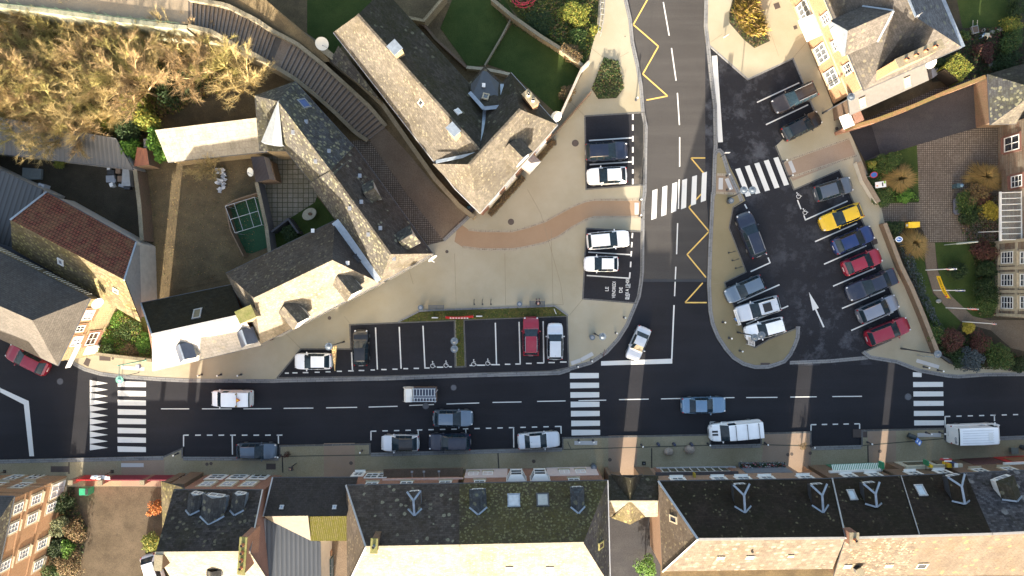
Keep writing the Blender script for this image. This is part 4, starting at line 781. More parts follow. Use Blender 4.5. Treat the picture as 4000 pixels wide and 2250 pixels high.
# ---------------- centre-left complex
b = Bld('lichen_roofed_house', 'house with a slate roof thickly spotted by round yellow lichens beside the stairs', (1180, 480))
N_, Wn, rA, rB, Es, Sw, W2 = (1150, 318, 5.6), (994, 373, 5.6), (1087, 396, 9.2), (1305, 683, 9.2), (1398, 590, 5.6), (1228, 727, 5.6), (1012, 590, 5.6)
b.roof([([N_, rA, rB, Es], 1), ([Wn, rA, N_], 0), ([rA, (1119, 590, 5.6), Sw, rB], 0), ([Wn, W2, (1119, 590, 5.6), rA], 0)], [SL_SPOT, SL_SPOTD]); b.walls([N_, Es, Sw, (1119, 590, 5.6), W2, Wn], 5.6, STONE, .25); b.gutter([(1119, 590, 5.6), Sw]); b.gutter([N_, Es])
m = MB(); q = [P(1087, 392, 9.35), P(1020, 554, 6.6), P(1062, 562, 7.3), P(1104, 566, 6.6)]; m.poly([q[0], q[1], q[2]]); m.poly([q[0], q[2], q[3]]); dzz = Vector((0, 0, 1.0)); m.poly([q[1], q[1] - dzz, q[2] - dzz, q[2]]); m.poly([q[2], q[2] - dzz, q[3] - dzz, q[3]]); m.build('dormer', plain('pale_zinc_sheet', (0.16, 0.18, 0.20), .5, .2), b.root)
b.skylight(1187, 405, .95, .95, ZINC, plain('blue_glass', (0.07, 0.13, 0.30), .1)); b.vent(1199, 478); b.vent(1148, 519); b.vent(1236, 632); b.vent(1288, 592)
b.gable(Es, Sw, rB, STONE)
b = Bld('long_outbuilding', 'long low outbuilding under one sunlit cream fibre-cement slope', (820, 560), 'outbuilding')
q4 = [(605, 508, 4.4), (655, 632, 3.0), (1085, 588, 3.0), (1003, 460, 4.4)]
b.roof([(q4, 0)], [slate('whitish_fibre_sheets', (0.225, 0.205, 0.165), (0.30, 0.28, 0.22), .35, (0.13, 0.11, 0.07), .3, bw=.9, rh=.6, var=.1)]); b.walls(q4, 3.0, STONE, .15); b.gutter([(655, 632, 3.0), (1085, 588, 3.0)])
m = MB(); A, B2 = P(605, 508, 4.4), P(1003, 460, 4.4); m.poly([(A.x, A.y - .1, 0), (A.x, A.y - .1, 4.25), (B2.x, B2.y - .1, 4.25), (B2.x, B2.y - .1, 0)]); m.build('rear_wall', STONE, b.root)
b = Bld('middle_house', 'narrow slate house whose lichened roof ends in a sunlit hip over the plaza', (1450, 850))
N_, E_, S_, W_, r1, r2 = (1384, 570, 5.6), (1690, 991, 5.6), (1484, 1105, 5.6), (1208, 716, 5.6), (1290, 668, 9.25), (1525, 993, 9.4)
b.roof([([N_, r1, r2, E_], 0), ([W_, S_, r2, r1], 1), ([E_, r2, S_], 2)], [SL_LICH, SL_SPOT, SL_PALE]); b.walls([N_, E_, S_, W_], 5.6, RENDERW); b.gable(N_, W_, r1, STONE)
b.gutter([N_, E_, S_], DZINC); b.strip([r1, r2], .2, SL_PALE)
b.dormer((1462, 735), (1420, 755), 8.4, 2.0, SL_SPOT, drop=.9, zinc='', fh=.9, wall=FIBRE, win=False); b.dormer((1612, 912), (1558, 945), 8.4, 2.0, SL_SPOT, drop=.9, zinc='', fh=.9, wall=FIBRE, win=False)
for x, y in ((1369, 815), (1441, 917), (1408, 688), (1414, 790), (1488, 892), (1541, 1011)): b.vent(x, y)
b = Bld('front_house', 'large slate house facing the street with two dormers and a bright sunlit slope', (1200, 1150))
W_, NE, SE_, SW_, r1, r2 = (882, 1068, 5.6), (1308, 862, 5.6), (1484, 1105, 5.6), (1018, 1345, 5.6), (991, 1164, 9.6), (1298, 1016, 9.6)
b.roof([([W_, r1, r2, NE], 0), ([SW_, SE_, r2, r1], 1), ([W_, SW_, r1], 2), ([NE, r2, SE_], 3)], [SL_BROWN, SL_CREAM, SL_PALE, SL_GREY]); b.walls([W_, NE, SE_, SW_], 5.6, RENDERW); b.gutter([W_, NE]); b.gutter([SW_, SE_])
b.strip([(1310, 866, 6.0), (1484, 1094, 6.0)], .75, plain('wide_zinc_gutter', (0.33, 0.38, 0.43), .45, .3), 'zinc_valley', .12)
b.dormer((1374, 1150), (1318, 1080), 8.3, 2.0, SL_PALE, drop=.8, zinc='', fh=1.0, wall=RENDERW); b.dormer((1164, 1262), (1108, 1196), 8.3, 2.0, SL_PALE, drop=.8, zinc='', fh=1.0, wall=RENDERW)
b.skylight(1400, 1005, .7, 1.3, DZINC, GLASSW, rot=R(10)); b.vent(1225, 902, WHT); b.vent(1360, 1028, WHT)
b.chimney(958, 1228, 9.4, 1.5, 1.1, R(24), STONE, 0, zb=5.5, cap=ground('mossy_cap', (0.12, 0.13, 0.04), (0.2, 0.18, 0.08), (0.05, 0.06, 0.02), 1.5, 6))
b = Bld('mossy_roofed_cottage', 'low cottage with a black mossy rear slope and a bright pale front slope', (770, 1260))
W_, NE, r1, r2, SW_, SE_ = (551, 1184, 4.7), (905, 1112, 4.7), (594, 1309, 7.8), (945, 1232, 7.8), (595, 1449, 4.7), (1022, 1349, 4.7)
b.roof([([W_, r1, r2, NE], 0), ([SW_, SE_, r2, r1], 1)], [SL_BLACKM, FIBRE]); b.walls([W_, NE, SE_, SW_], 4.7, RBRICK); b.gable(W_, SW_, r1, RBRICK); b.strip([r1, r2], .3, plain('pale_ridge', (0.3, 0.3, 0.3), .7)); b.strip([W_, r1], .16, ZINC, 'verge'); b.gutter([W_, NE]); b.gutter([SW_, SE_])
b.skylight(771, 1226, .7, 1.1, LGREY, plain('dull_pane', (0.13, 0.11, 0.07), .3))
b.dormer((720, 1404), (700, 1345), 7.0, 1.7, plain('dark_blue_slate', (0.07, 0.085, 0.12), .5), drop=.75, zinc='R', fh=.9, wall=plain('pale_dormer', (0.38, 0.36, 0.3), .7)); b.dormer((963, 1346), (943, 1288), 7.0, 1.7, plain('dark_blue_slate', (0.07, 0.085, 0.12), .5), drop=.75, zinc='R', fh=.9, wall=plain('pale_dormer', (0.38, 0.36, 0.3), .7))
# ---------------- left group
b = Bld('grey_hipped_house', 'large house with a smooth grey hipped roof and a sunlit stone wall', (150, 1250))
E_, S_, r1, r2, Wn, Ws = (352, 1164, 6.2), (225, 1428, 6.2), (127, 1252, 10.0), (-300, 1064, 10.0), (-300, 832, 6.2), (-300, 1188, 6.2)
b.roof([([E_, r1, r2, Wn], 0), ([S_, Ws, r2, r1], 1), ([E_, S_, r1], 1)], [SL_GREY, slate('sunlit_grey_slate', (0.085, 0.078, 0.07), None, 0, None, 0, var=.1, streak=.15)]); b.walls([E_, S_, Ws, Wn], 6.2, STONE); b.gutter([S_, E_]); b.gutter([S_, (0, 1323, 6.2)])  # sunlit south and east slopes get a lighter copy of the grey slate
ie = fac_n(b, (.9, -.4))
for x, y in ((344, 1229), (297, 1332)): b.window(ie, x, y, 1.1, 1.5, glass=plain('white_shutter', (0.45, 0.47, 0.5), .4), sur=OBRICK)
b.window(ie, 311, 1283, .7, 1.3, sur=OBRICK); b.window(ie, 358, 1322, 1.4, 1.6, glass=plain('brown_window', (0.06, 0.04, 0.03), .3), sur=RBRICK)
p, e, nn = b.at_facade(ie, 284, 1389); M = Matrix(((e.x, 0, nn.x, p.x), (e.y, 0, nn.y, p.y), (0, 1, 0, p.z), (0, 0, 0, 1))); bn = thing('banner', 'long white fabric banner with a line of faded grey letters on the sunlit gable', 'banner', p)
m = MB(); m.box(None, (2.6, .75, .04), M=M @ Matrix.Translation((0, 0, .08))); m.build('fabric', WHT, bn)
p2, e, nn = b.at_facade(ie, 338, 1368); M2 = Matrix(((e.x, 0, nn.x, p2.x), (e.y, 0, nn.y, p2.y), (0, 1, 0, 1.25), (0, 0, 0, 1))); m = MB(); m.box(None, (1.0, 2.2, .1), M=M2 @ Matrix.Translation((0, 0, .05))); m.build('door', WHT, b.root)
for k in range(32):
    m = MB(); t = k / 31; x = -10 + 350 * t; y = 972 + 178 * t; a = P(x, y, 6.0); c = P(x + 18, y - 3, 5.4)
    if 14 < k < 16: continue
    m.tube(a, c, .05, n=4); m.build('verge_slat', plain('off_white_slats', (0.5, 0.48, 0.42), .7), b.root)
dish = []
def satdish(px, py, h, r, face, label, pole=None, name='satellite_dish'):
    q = P(px, py, h); o = thing(name, label, 'satellite dish', q); d = Vector(face).normalized(); u = d.orthogonal().normalized(); v = d.cross(u); m = MB(); n = 20; rings = 5; vs = []; fs = []
    for j in range(rings + 1):
        rr = r * j / rings; 
        for i in range(n): vs.append(q + (u * math.cos(2 * math.pi * i / n) + v * math.sin(2 * math.pi * i / n)) * rr + d * (.18 * r * (j / rings) ** 2))
    for j in range(rings):
        for i in range(n): fs.append((j * n + i, j * n + (i + 1) % n, (j + 1) * n + (i + 1) % n, (j + 1) * n + i))
    m.mesh(vs, fs, 0, True); m.build('reflector', plain('dish_cream', (0.62, 0.60, 0.52), .5, var=.05), o)
    m = MB(); m.tube(q - v * r, q + d * r * .9 - v * r * .2, .025); m.ball(q + d * r * .9 - v * r * .2, .07); m.build('feed_arm', LGREY, o)
    m = MB(); pe = Vector(pole) if pole else q - Vector((0, 0, .9)) - d * .3
    m.tube(q, q - d * .25, .04); m.tube(q - d * .25, pe, .035); m.build('bracket', LGREY, o)
satdish(378, 1184, 5.4, .6, (.8, -.5, .3), 'round cream satellite dish on the sunlit gable of the grey hipped house')
satdish(1258, 170, 4.2, .65, (.2, -.6, 1.1), 'large round cream satellite dish standing on the coping wall above the stairs', P(1268, 180, 3.0))
satdish(1688, 1008, 4.9, .5, (.6, -.8, .2), 'white satellite dish at the plaza corner of the middle house', P(1680, 1000, 5)); satdish(2171, 454, 5.6, .55, (.3, -.6, .8), 'sunlit white satellite dish at the corner between the L-shaped house and the garden wall', P(2168, 470, 5))
satdish(3635, 246, 5.2, .55, (.2, -.7, .9), 'white satellite dish above the terrace behind the town hall lean-to', P(3625, 262, 4)); satdish(980, 672, 3.2, .45, (-.5, -.2, .9), 'small cream satellite dish beside the dark shed roof', P(990, 668, 2.6))
b = Bld('red_tiled_barn', 'old barn with a red clay-tiled slope and a mossy slate slope over grey rendered walls', (300, 950), 'barn')
n1, n2, r1, r2, s1, s2 = (181, 750, 4.2), (533, 947, 4.2), (41, 859, 6.8), (486, 1094, 6.8), (47, 972, 3.8), (550, 1258, 3.8)
b.roof([([n1, r1, r2, n2], 0), ([s1, s2, r2, r1], 1)], [REDTILE, SL_YEL], name='roof'); b.walls([n1, n2, s2, s1], 3.8, RENDERW); b.gable(n2, s2, r2, plain('grey_render', (0.24, 0.24, 0.24), .9)); b.gable(n1, s1, r1, RENDERW); b.strip([n1, r1], .18, ZINC, 'verge'); b.strip([n2, r2], .18, ZINC, 'verge'); b.gutter([n1, n2])
b.skylight(238, 1022, .5, .7, WHT, GLASSL); b.skylight(454, 1134, .5, .6, STONEW, GLASSW)
b = Bld('dark_metal_shed', 'shed under a dark ribbed metal roof against the red-tiled barn', (60, 800), 'shed')
q4 = [(-300, 520, 4.0), (168, 742, 4.0), (58, 985, 3.0), (-300, 850, 3.0)]
b.roof([(q4, 0)], [corrugated('dark_ribbed_metal', (0.045, 0.052, 0.06), (0.02, 0.022, 0.026), 0.5, rough=.4)]); b.walls(q4, 3.0, RENDERW)
b = Bld('blue_roofed_passage', 'low dark slate-blue roof filling the gap between the barn and the grey hipped house', (250, 1100), 'lean-to')
q4 = [(-60, 935, 3.6), (47, 968, 3.6), (410, 1158, 3.6), (345, 1166, 3.2), (-60, 960, 3.2)]
b.roof([(q4, 0)], [plain('dark_blue_sheet', (0.035, 0.042, 0.058), .45)]); b.walls(q4, 3.2, RENDERW, .1)
b = Bld('long_metal_shed', 'long low shed under a grey standing-seam metal roof below the bare trees', (250, 590), 'shed')
q4 = [(-400, 385, 4.0), (-400, 553, 2.9), (520, 661, 2.9), (452, 540, 4.0)]
b.roof([(q4, 0)], [corrugated('grey_standing_seam', (0.085, 0.087, 0.088), (0.03, 0.032, 0.034), 0.45, rough=.5, sharp=1.15)]); b.walls(q4, 2.9, RENDERW, .15); b.gutter([(-400, 553, 2.9), (520, 661, 2.9)])
b = Bld('rusty_lean_to', 'small lean-to with a rusty red corrugated sheet roof beside the ivy', (552, 600), 'lean-to')
b.roof([([(536, 575, 2.9), (523, 650, 2.5), (583, 644, 2.5), (573, 580, 2.9)], 0)], [corrugated('rusty_sheet', (0.27, 0.11, 0.06), (0.16, 0.06, 0.035), 0.13)], th=.05); b.roof([([(560, 541, 3.0), (562, 578, 2.8), (594, 576, 2.8), (588, 541, 3.0)], 0)], [corrugated('black_corrugated', (0.10, 0.10, 0.11), (0.03, 0.03, 0.03), 0.13, axis=1)], th=.05, name='upper_roof')
b.walls([(528, 580, 2.5), (523, 650, 2.5), (580, 644, 2.5), (575, 580, 2.5)], 2.5, WOOD, .05)
# ---------------- street row, south side
b = Bld('brick_mansion', 'tall orange brick house with stone-framed white windows at the left end of the street', (60, 2000))
NE, Nw, S2, = (55, 1940, 8.2), (-500, 1932, 8.2), (-60, 2480, 8.2)
b.roof([([NE, Nw, (-500, 2200, 12), (-120, 2210, 12)], 0), ([NE, (-120, 2210, 12), (-150, 2350, 12), S2], 1), ([(-500, 2200, 12), (-120, 2210, 12), (-150, 2350, 12), (-500, 2700, 8.2)], 0)], [SL_GREY, SL_SPOT]); b.walls([NE, Nw, (-500, 2600, 8.2), S2], 8.2, OBRICK, .3); b.gutter([Nw, NE, S2])
ie = fac_n(b, (1, -.2)); in_ = fac_n(b, (0, 1))
for x, y in ((70, 1984), (49, 2062), (140, 1950), (124, 2025), (91, 2162), (199, 1981), (163, 2124), (148, 2206), (18, 2209)): b.window(ie, x, y, .95, 1.3, sur=STONEW, mull=2, trans=2, glass=GLASSL)
b.window(ie, 224, 1912, 1.5, 2.0, sur=STONEW, glass=plain('white_panel', (0.5, 0.5, 0.52), .4), name='arched_window')
for x, y in ((54, 1866), (137, 1864), (-20, 1896), (85, 1897)): b.window(in_, x, y, 1.15, 1.6, sur=STONEW)
m = MB(); 
for i in (ie, in_):
    A, B2 = b.fac[i]; e = (B2 - A).normalized(); nn = Vector((e.y, -e.x)); c = (A + B2) / 2
    for zz in (3.4, 6.2): M = Matrix(((e.x, 0, nn.x, c.x), (e.y, 0, nn.y, c.y), (0, 1, 0, zz), (0, 0, 0, 1))); m.box(None, ((B2 - A).length, .14, .1), M=M @ Matrix.Translation((0, 0, .05)))
m.build('string_course', OBRICK, b.root)
b = Bld('three_dormer_house', 'brick street house with three grey dormers and a tall mossy chimney right of the courtyard', (820, 2050))
NW, NE, rW, rE, SW_, SE_ = (678, 1913, EH), (1026, 1914, EH), (608, 2160, 11), (976, 2157, 11), (680, 2280, EH), (1056, 2280, EH)
b.roof([([NW, NE, rE, rW], 0), ([SW_, SE_, rE, rW], 1)], [slate('worn_dark_slate', (0.036, 0.033, 0.033), (0.11, 0.105, 0.075), .2, (0.025, 0.024, 0.015), .6, var=.5, lsc=3), SL_CREAM]); b.walls([NW, NE, SE_, SW_], EH, RBRICK); b.gable(NE, SE_, rE, bricks('pinkish_brick', (0.22, 0.10, 0.08), (0.17, 0.08, 0.065), (0.2, 0.15, 0.13), .24, .08, .014, (.12, .07, .06), .4)); b.gable(NW, SW_, rW, RBRICK)
b.gutter([NW, NE]); b.strip([rW, rE], .24, STONEW); b.strip([NE, rE], .12, LGREY, 'verge')
DS = slate('dormer_slate', (0.05, 0.05, 0.05), (0.15, 0.14, 0.1), .3, None, 0)
for f, bk, w_ in (((755, 1938), (742, 2012), 1.25), ((828, 1948), (815, 2050), 2.2), ((927, 1938), (916, 2012), 1.25)): b.dormer(f, bk, 8.3 if w_ < 2 else 8.9, w_, DS, drop=.45 if w_ < 2 else .6, zinc='V', fh=.9, wall=RENDERW, cheek=ZINC, hip=.0)
b.chimney(946, 2172, 11.8, .55, 3.2, R(-4), RBRICK, 4, zb=8.5, cap=ground('mossy_cap', (0.12, 0.13, 0.04), (0.2, 0.18, 0.08), (0.05, 0.06, 0.02), 1.5, 6)); b.chimney(617, 2199, 11.2, .6, 1.3, R(-4), BBRICK, 0, zb=8.5)
b.dormer((826, 2262), (826, 2235), 9.0, 1.4, DS, drop=.5, zinc='', fh=.5, win=False)
i = fac_n(b, (0, 1))
for x in (711, 847, 931, 1012): b.window(i, x, 1864, 1.5, 1.5, sur=WHT, mull=2)
for x in (809, 891, 972): b.window(i, x, 1892, 1.2, 1.4, sur=STONEW, mull=2, glass=GLASSL)
an = Bld('low_side_wing', 'low side wing with a sloping lichen-yellow roof at the left end of the three-dormer house', (650, 1970), 'annex')
an.roof([([(629, 1880, 3.6), (634, 2062, 3.6), (700, 2062, 5.6), (720, 1906, 5.6)], 0)], [SL_YEL]); an.walls([(629, 1880, 3.6), (634, 2062, 3.6), (652, 2062, 3.6), (665, 1882, 3.6)], 3.6, BBRICK, .1); an.walls([(662, 1888, 4.5), (660, 2062, 4.5), (715, 2062, 4.5), (718, 1890, 4.5)], 4.5, BBRICK, .05)
b = Bld('link_building', 'narrow link building with a plain dark slate roof set back between two street houses', (1220, 1940), 'building')
a1, a2, r1, r2 = (1065, 1866, 4.4), (1398, 1865, 4.4), (1028, 2017, 7.0), (1354, 2014, 7.0)
b.roof([([a1, a2, r2, r1], 0), ([r1, (1203, 2015, 7.0), (1214, 2112, 5.0), (1062, 2037, 6.6)], 1)], [slate('dull_dark_slate', (0.034, 0.031, 0.03), None, 0, (0.026, 0.024, 0.019), .5, var=.15), plain('cream_render_roof', (0.12, 0.105, 0.085), .9)]); b.walls([a1, (1440, 1865, 4.4), (1440, 2130, 4.6), (1040, 2130, 4.6)], 4.4, RENDERW, 1.15); b.gutter([a1, a2]); b.skylight(1101, 1982, .25, .3, LGREY); b.skylight(1307, 1982, .25, .3, LGREY); b.strip([a1, r1], .12, LGREY, 'verge')
b = Bld('ribbed_metal_workshop', 'workshop with a slate-blue ribbed metal roof behind the link building', (1140, 2180), 'workshop')
q4 = [(1035, 2026, 6.2), (1252, 2118, 4.6), (1256, 2400, 4.6), (1035, 2400, 6.2)]
b.roof([(q4, 0)], [corrugated('blue_grey_ribs', (0.055, 0.065, 0.08), (0.018, 0.022, 0.028), 0.42, rough=.45, axis=1, sharp=1.0)], th=.1); b.walls(q4, 4.6, RENDERW, .1); b.strip([(1035, 2026, 6.2), (1035, 2400, 6.2)], .2, LGREY, 'verge')
b = Bld('mossy_corrugated_canopy', 'canopy of corrugated sheets covered in bright yellow-green moss', (1280, 2060), 'canopy')
q4 = [(1202, 2018, 6.3), (1354, 2016, 6.3), (1356, 2113, 4.9), (1212, 2113, 4.9)]
b.roof([(q4, 0)], [corrugated('mossy_corrugated', (0.085, 0.075, 0.045), (0.03, 0.028, 0.012), 0.2, (0.040, 0.041, 0.005), 1.0, sharp=.4)], th=.05); b.walls([(1215, 2030, 4.9), (1350, 2030, 4.9), (1350, 2050, 4.9), (1215, 2050, 4.9)], 4.9, RENDERW, .05)
b = Bld('slate_street_house', 'wide street house, dark slate roof dotted with pale lichen rings', (1570, 1990))
NW, NM, NE, aW, aM, aE, SW_, SM, SE_ = (1352, 1896, EH), (1795, 1889, EH), (2374, 1877, EH), (1430, 2137, 10.8), (1795, 2131, 10.8), (2279, 2121, 10.8), (1356, 2290, 5.8), (1795, 2290, 5.8), (2384, 2290, 5.8)
b.roof([([NW, NM, aM, aW], 0), ([SW_, SM, aM, aW], 1), ([SW_, aW, NW], 2)], [SL_LICH, SL_CREAM, SL_BROWN]); b.walls([NW, NM, SM, SW_], EH, RBRICK); b.gutter([NW, NM]); b.strip([NW, aW], .16, LGREY, 'hip_cap'); b.strip([aW, SW_], .16, LGREY, 'hip_cap'); b.strip([aW, aM], .2, STONEW)
b.dormer((1614, 1932), (1619, 2014), 8.6, 1.25, SL_LICH, drop=.5, zinc='Y', fh=.8, hip=.55, cheek=ZINC); b.chimney(1461, 2133, 11.7, .5, 1.2, R(-3), BBRICK, 1, ZINC, zb=9, cap=ground('mossy_cap', (0.12, 0.13, 0.04), (0.2, 0.18, 0.08), (0.05, 0.06, 0.02), 1.5, 6))
i = fac_n(b, (0, 1)); 
for x in (1457, 1590, 1740): b.window(i, x, 1884, 1.2, 1.3, z=5.1)
b.window(i, 1452, 1860, 1.3, 1.6); b.window(i, 1496, 1859, 1.0, 1.7); b.window(i, 1400, 1853, .9, 1.2, sur=WHT, glass=BLACK)
b.panel(i, 1509, 1812, 2.55, 2.75, 1850, ground('mossy_canopy', (0.075, 0.055, 0.042), (0.10, 0.075, 0.055), (0.05, 0.05, 0.03), 1.0, 6), 'shop_canopy', t=.85); b.panel(i, 1509, 1812, .2, 2.5, 1850, GLASSW, 'shop_window', t=.06)
b.panel(i, 1504, 1812, 3.5, 3.75, 1862, plain('pink_fascia', (0.5, 0.36, 0.32), .7), 'fascia', t=.12)
for x in (1613, 1659, 1717):
    p, e, nn = b.at_facade(i, x, 1872); m = MB(); a = Vector((p.x, p.y, 3.9)); c = a + Vector((nn.x, nn.y, 0)) * .9 + Vector((0, 0, .1)); m.tube(a, c, .025); m.box(tuple(c), (.22, .16, .1)); m.build('sign_lamp', LGREY, b.root)
b = Bld('moss_roofed_street_house', 'street house with white bay windows and a roof matted in green moss', (2080, 1990))
b.roof([([NM, NE, aE, aM], 0), ([SM, SE_, aE, aM], 1), ([NE, SE_, aE], 2)], [SL_MOSS, SL_CREAM, slate('dark_hip_slate', (0.045, 0.045, 0.05), (0.12, 0.12, 0.085), .4, (0.05, 0.05, 0.03), .5, lsc=4)]); b.walls([NM, NE, SE_, SM], EH, RBRICK); b.gutter([NM, NE]); b.strip([NE, SE_], .12, LGREY, 'verge'); b.strip([aM, aE], .2, STONEW)
b.dormer((1864, 1925), (1868, 2010), 8.7, 1.6, slate('dull_dormer', (0.045, 0.05, 0.055), (0.12, 0.12, 0.08), .4), drop=.6, zinc='V', fh=.7, hip=.6); b.dormer((2256, 1915), (2260, 2005), 8.7, 1.3, slate('dull_dormer', (0.045, 0.05, 0.055), (0.12, 0.12, 0.08), .4), drop=.5, zinc='V', fh=.7, hip=.6)
b.skylight(2007, 1955, 1.05, 1.25, ZINC, plain('white_blind', (0.38, 0.42, 0.47), .2)); b.skylight(2120, 1953, 1.05, 1.25, DZINC, plain('dusty_pane', (0.30, 0.32, 0.32), .3)); b.skylight(2346, 2130, .5, .9, plain('yellow_edge', (0.3, 0.27, 0.1), .7), GLASSW); b.skylight(2148, 2220, .6, .7, STONEW); b.skylight(1990, 2220, .6, .7, STONEW)
i = fac_n(b, (0, 1)); PINK = plain('pinkish_render', (0.52, 0.43, 0.41), .8, var=.06)
b.panel(i, 1818, 1982, .15, 3.35, 1848, PINK, 'rendered_front', t=.05); b.panel(i, 2137, 2335, .15, 3.3, 1846, PINK, 'rendered_front', t=.05)
for x in (1850, 1906, 2205, 2269): b.window(i, x, 1847, 1.05, 1.2, z=1.9)
for x in (1874, 2244): b.window(i, x, 1882, 1.1, 1.3, z=5.1)
for x in (2017, 2108):
    p, e, nn = b.at_facade(i, x, 1862); m = MB(); g = MB(); zb, zt = 3.1, 5.3; o2 = [(-.95, 0), (-.55, .75), (.55, .75), (.95, 0)]; X = lambda u, v, z: (p.x + e.x * u + nn.x * v, p.y + e.y * u + nn.y * v, z)
    m.prism([X(u, v, 0)[:2] for u, v in o2], zb - .1, zb + .3); m.prism([X(u * 1.05, v * 1.08, 0)[:2] for u, v in o2], zt, zt + .12)
    for k in range(4): m.tube(X(*o2[k], zb), X(*o2[k], zt), .06, n=6)
    for k in range(3):
        A, B2 = o2[k], o2[k + 1]; m.tube(X(*A, 4.3), X(*B2, 4.3), .035, n=5); g.poly([X(A[0] * .95, A[1] * .95, zb), X(B2[0] * .95, B2[1] * .95, zb), X(B2[0] * .95, B2[1] * .95, zt), X(A[0] * .95, A[1] * .95, zt)])
    o = m.build('bay_window', WPVC, b.root); g.build('pane', GLASSW, o)
# gatehouse
b = Bld('gatehouse', 'small gatehouse with a crossed slate roof spanning the alley between two street houses', (2470, 1950), 'gatehouse')
GH = 5.7; c = (2462, 1958, GH)
b.roof([([(2378, 1857, 3.9), (2572, 1857, 3.9), (2570, 1958, GH), (2378, 1958, GH)], 0), ([(2380, 2019, 3.9), (2570, 2019, 3.9), (2570, 1958, GH), (2378, 1958, GH)], 1)], [SL_DARK, SL_CREAM])
b.roof([([(2385, 1852, 3.95), (2464, 1868, 5.75), c[:2] + (GH + .05,)], 0), ([(2512, 1852, 3.95), (2464, 1868, 5.75), c[:2] + (GH + .05,)], 0), ([(2387, 2023, 4.0), (2462, 2049, 4.9), c[:2] + (GH + .05,)], 1), ([(2520, 2019, 4.0), (2462, 2049, 4.9), c[:2] + (GH + .05,)], 1)], [SL_DARK, SL_YEL], name='cross_gable')
y0, y1 = P(0, 1862, 3.9).y, P(0, 2012, 3.9).y; xs = [P(2378, 1900, 3.6).x, P(2392, 1900, 3.6).x, P(2500, 1900, 3.6).x, P(2560, 1900, 3.6).x]
m = MB(); m.prism([(xs[0], y1), (xs[1], y1), (xs[1], y0), (xs[0], y0)], 0, 3.8); m.build('wall', BBRICK, b.root); m = MB(); m.prism([(xs[2], y1), (xs[3], y1), (xs[3], y0), (xs[2], y0)], 0, 3.8); m.build('wall', BBRICK, b.root)
m = MB(); m.box(((xs[1] + xs[2]) / 2, y0 - .15, 3.84), (xs[2] - xs[1], .3, .12)); m.build('lintel', BBRICK, b.root); b.strip([(2378, 1958, GH), (2570, 1958, GH)], .16, STONEW)
m = MB(); m.box((xs[1] + .65, y0 - .6, 1.7), (1.3, .08, 3.4)); m.build('light_blocking_leaf', WOOD, b.root)  # unseen leaf added to narrow the sun strip through the archway
# right-hand row
def rowhouse(name, label, at, N0, N1, R0, R1, S0, S1, mats, wallm, hipW=False, gaps=(), sx=None):
    b = Bld(name, label, at)
    f = [([N0, N1, R1, R0], 0), ([S0, S1, R1, R0], 1)]
    if hipW: f.append(([N0, R0, S0], 2))
    b.roof(f, mats); w = ccw([P(*p) for p in (N0, N1, (sx,) + S1[1:] if sx else S1, S0)]); q = inset(w, .28)
    b.fac = [(q[i], q[(i + 1) % 4]) for i in range(4)]; i = fac_n(b, (0, 1)); A, B2 = b.fac[i]; e = (B2 - A).normalized(); nn = Vector((e.y, -e.x)); Lt = (B2 - A).length
    D = abs((P(*S0) - P(*N0)).y) - .5; inn = -nn
    cuts = [0.0]
    for g0, g1 in sorted(gaps, key=lambda g: -g[0]):
        a_, *_ = b.at_facade(i, g1, 1822); c_, *_ = b.at_facade(i, g0, 1822); cuts += [(Vector(a_.xy) - A).dot(e), (Vector(c_.xy) - A).dot(e)]
    cuts.append(Lt); m = MB()
    for k in range(0, len(cuts), 2):
        a_, c_ = A + e * cuts[k], A + e * cuts[k + 1]; sk = Vector((-.115 * D - (inn * D).x, 0)); a2 = a_ + inn * D + (sk if k > 0 else Vector((0, 0))); c2 = c_ + inn * D + (sk if k + 2 < len(cuts) or name[:5] == 'cream' else Vector((0, 0)))  # rear ends skewed along the sun's path to keep the passage strips lit
        m = MB(); m.prism([tuple(a_), tuple(c_), tuple(c2), tuple(a2)], 0, N0[2] - .17); m.build('wall', wallm, b.root)
    for k in range(1, len(cuts) - 1, 2):
        a_, c_ = A + e * cuts[k], A + e * cuts[k + 1]; m = MB(); m.prism([tuple(a_), tuple(c_), tuple(c_ + inn * .4), tuple(a_ + inn * .4)], 2.6, N0[2] - .17, bottom=True)
        m.build('lintel', wallm, b.root)
    b.gutter([N0, N1]); b.strip([R0, R1], .22, plain('pale_ridge', (0.2, 0.2, 0.2), .7)); return b, i
SL_JET = slate('shaded_jet_mossy_slate', (0.025, 0.0185, 0.0145), (0.11, 0.10, 0.06), .12, (0.014, 0.0135, 0.007), .8, lsc=4.5)  # north slopes of the row: mossy slate with shade put into the colour
b, i = rowhouse('hip_ended_street_house', 'long street house with a hipped left end and two zinc-ridged dormers', (2920, 1980), (2572, 1880, 6.0), (3250, 1870, 6.0), (2726, 2106, 10.6), (3302, 2101, 10.6), (2588, 2232, 6.0), (3252, 2222, 6.0), [SL_JET, DIAMOND, SL_BROWN], bricks('sandy_brick', (0.30, 0.18, 0.12), (0.24, 0.14, 0.09), (0.28, 0.22, 0.17), .24, .08, .014, (.2, .13, .09), .4), True, [(3082, 3142)])
b.strip([(2572, 1880, 6.05), (2726, 2106, 10.65)], .2, LGREY, 'hip_cap'); b.strip([(2726, 2106, 10.65), (2588, 2232, 6.05)], .14, plain('pale_ridge', (0.3, 0.3, 0.3), .7), 'hip_cap')
for x in (2903, 3208): b.dormer((x + 1, 1905), (x + 7, 2002), 8.7, 1.5, SL_JET, drop=.55, zinc='Y', fh=.9, hip=.7, cheek=DZINC)
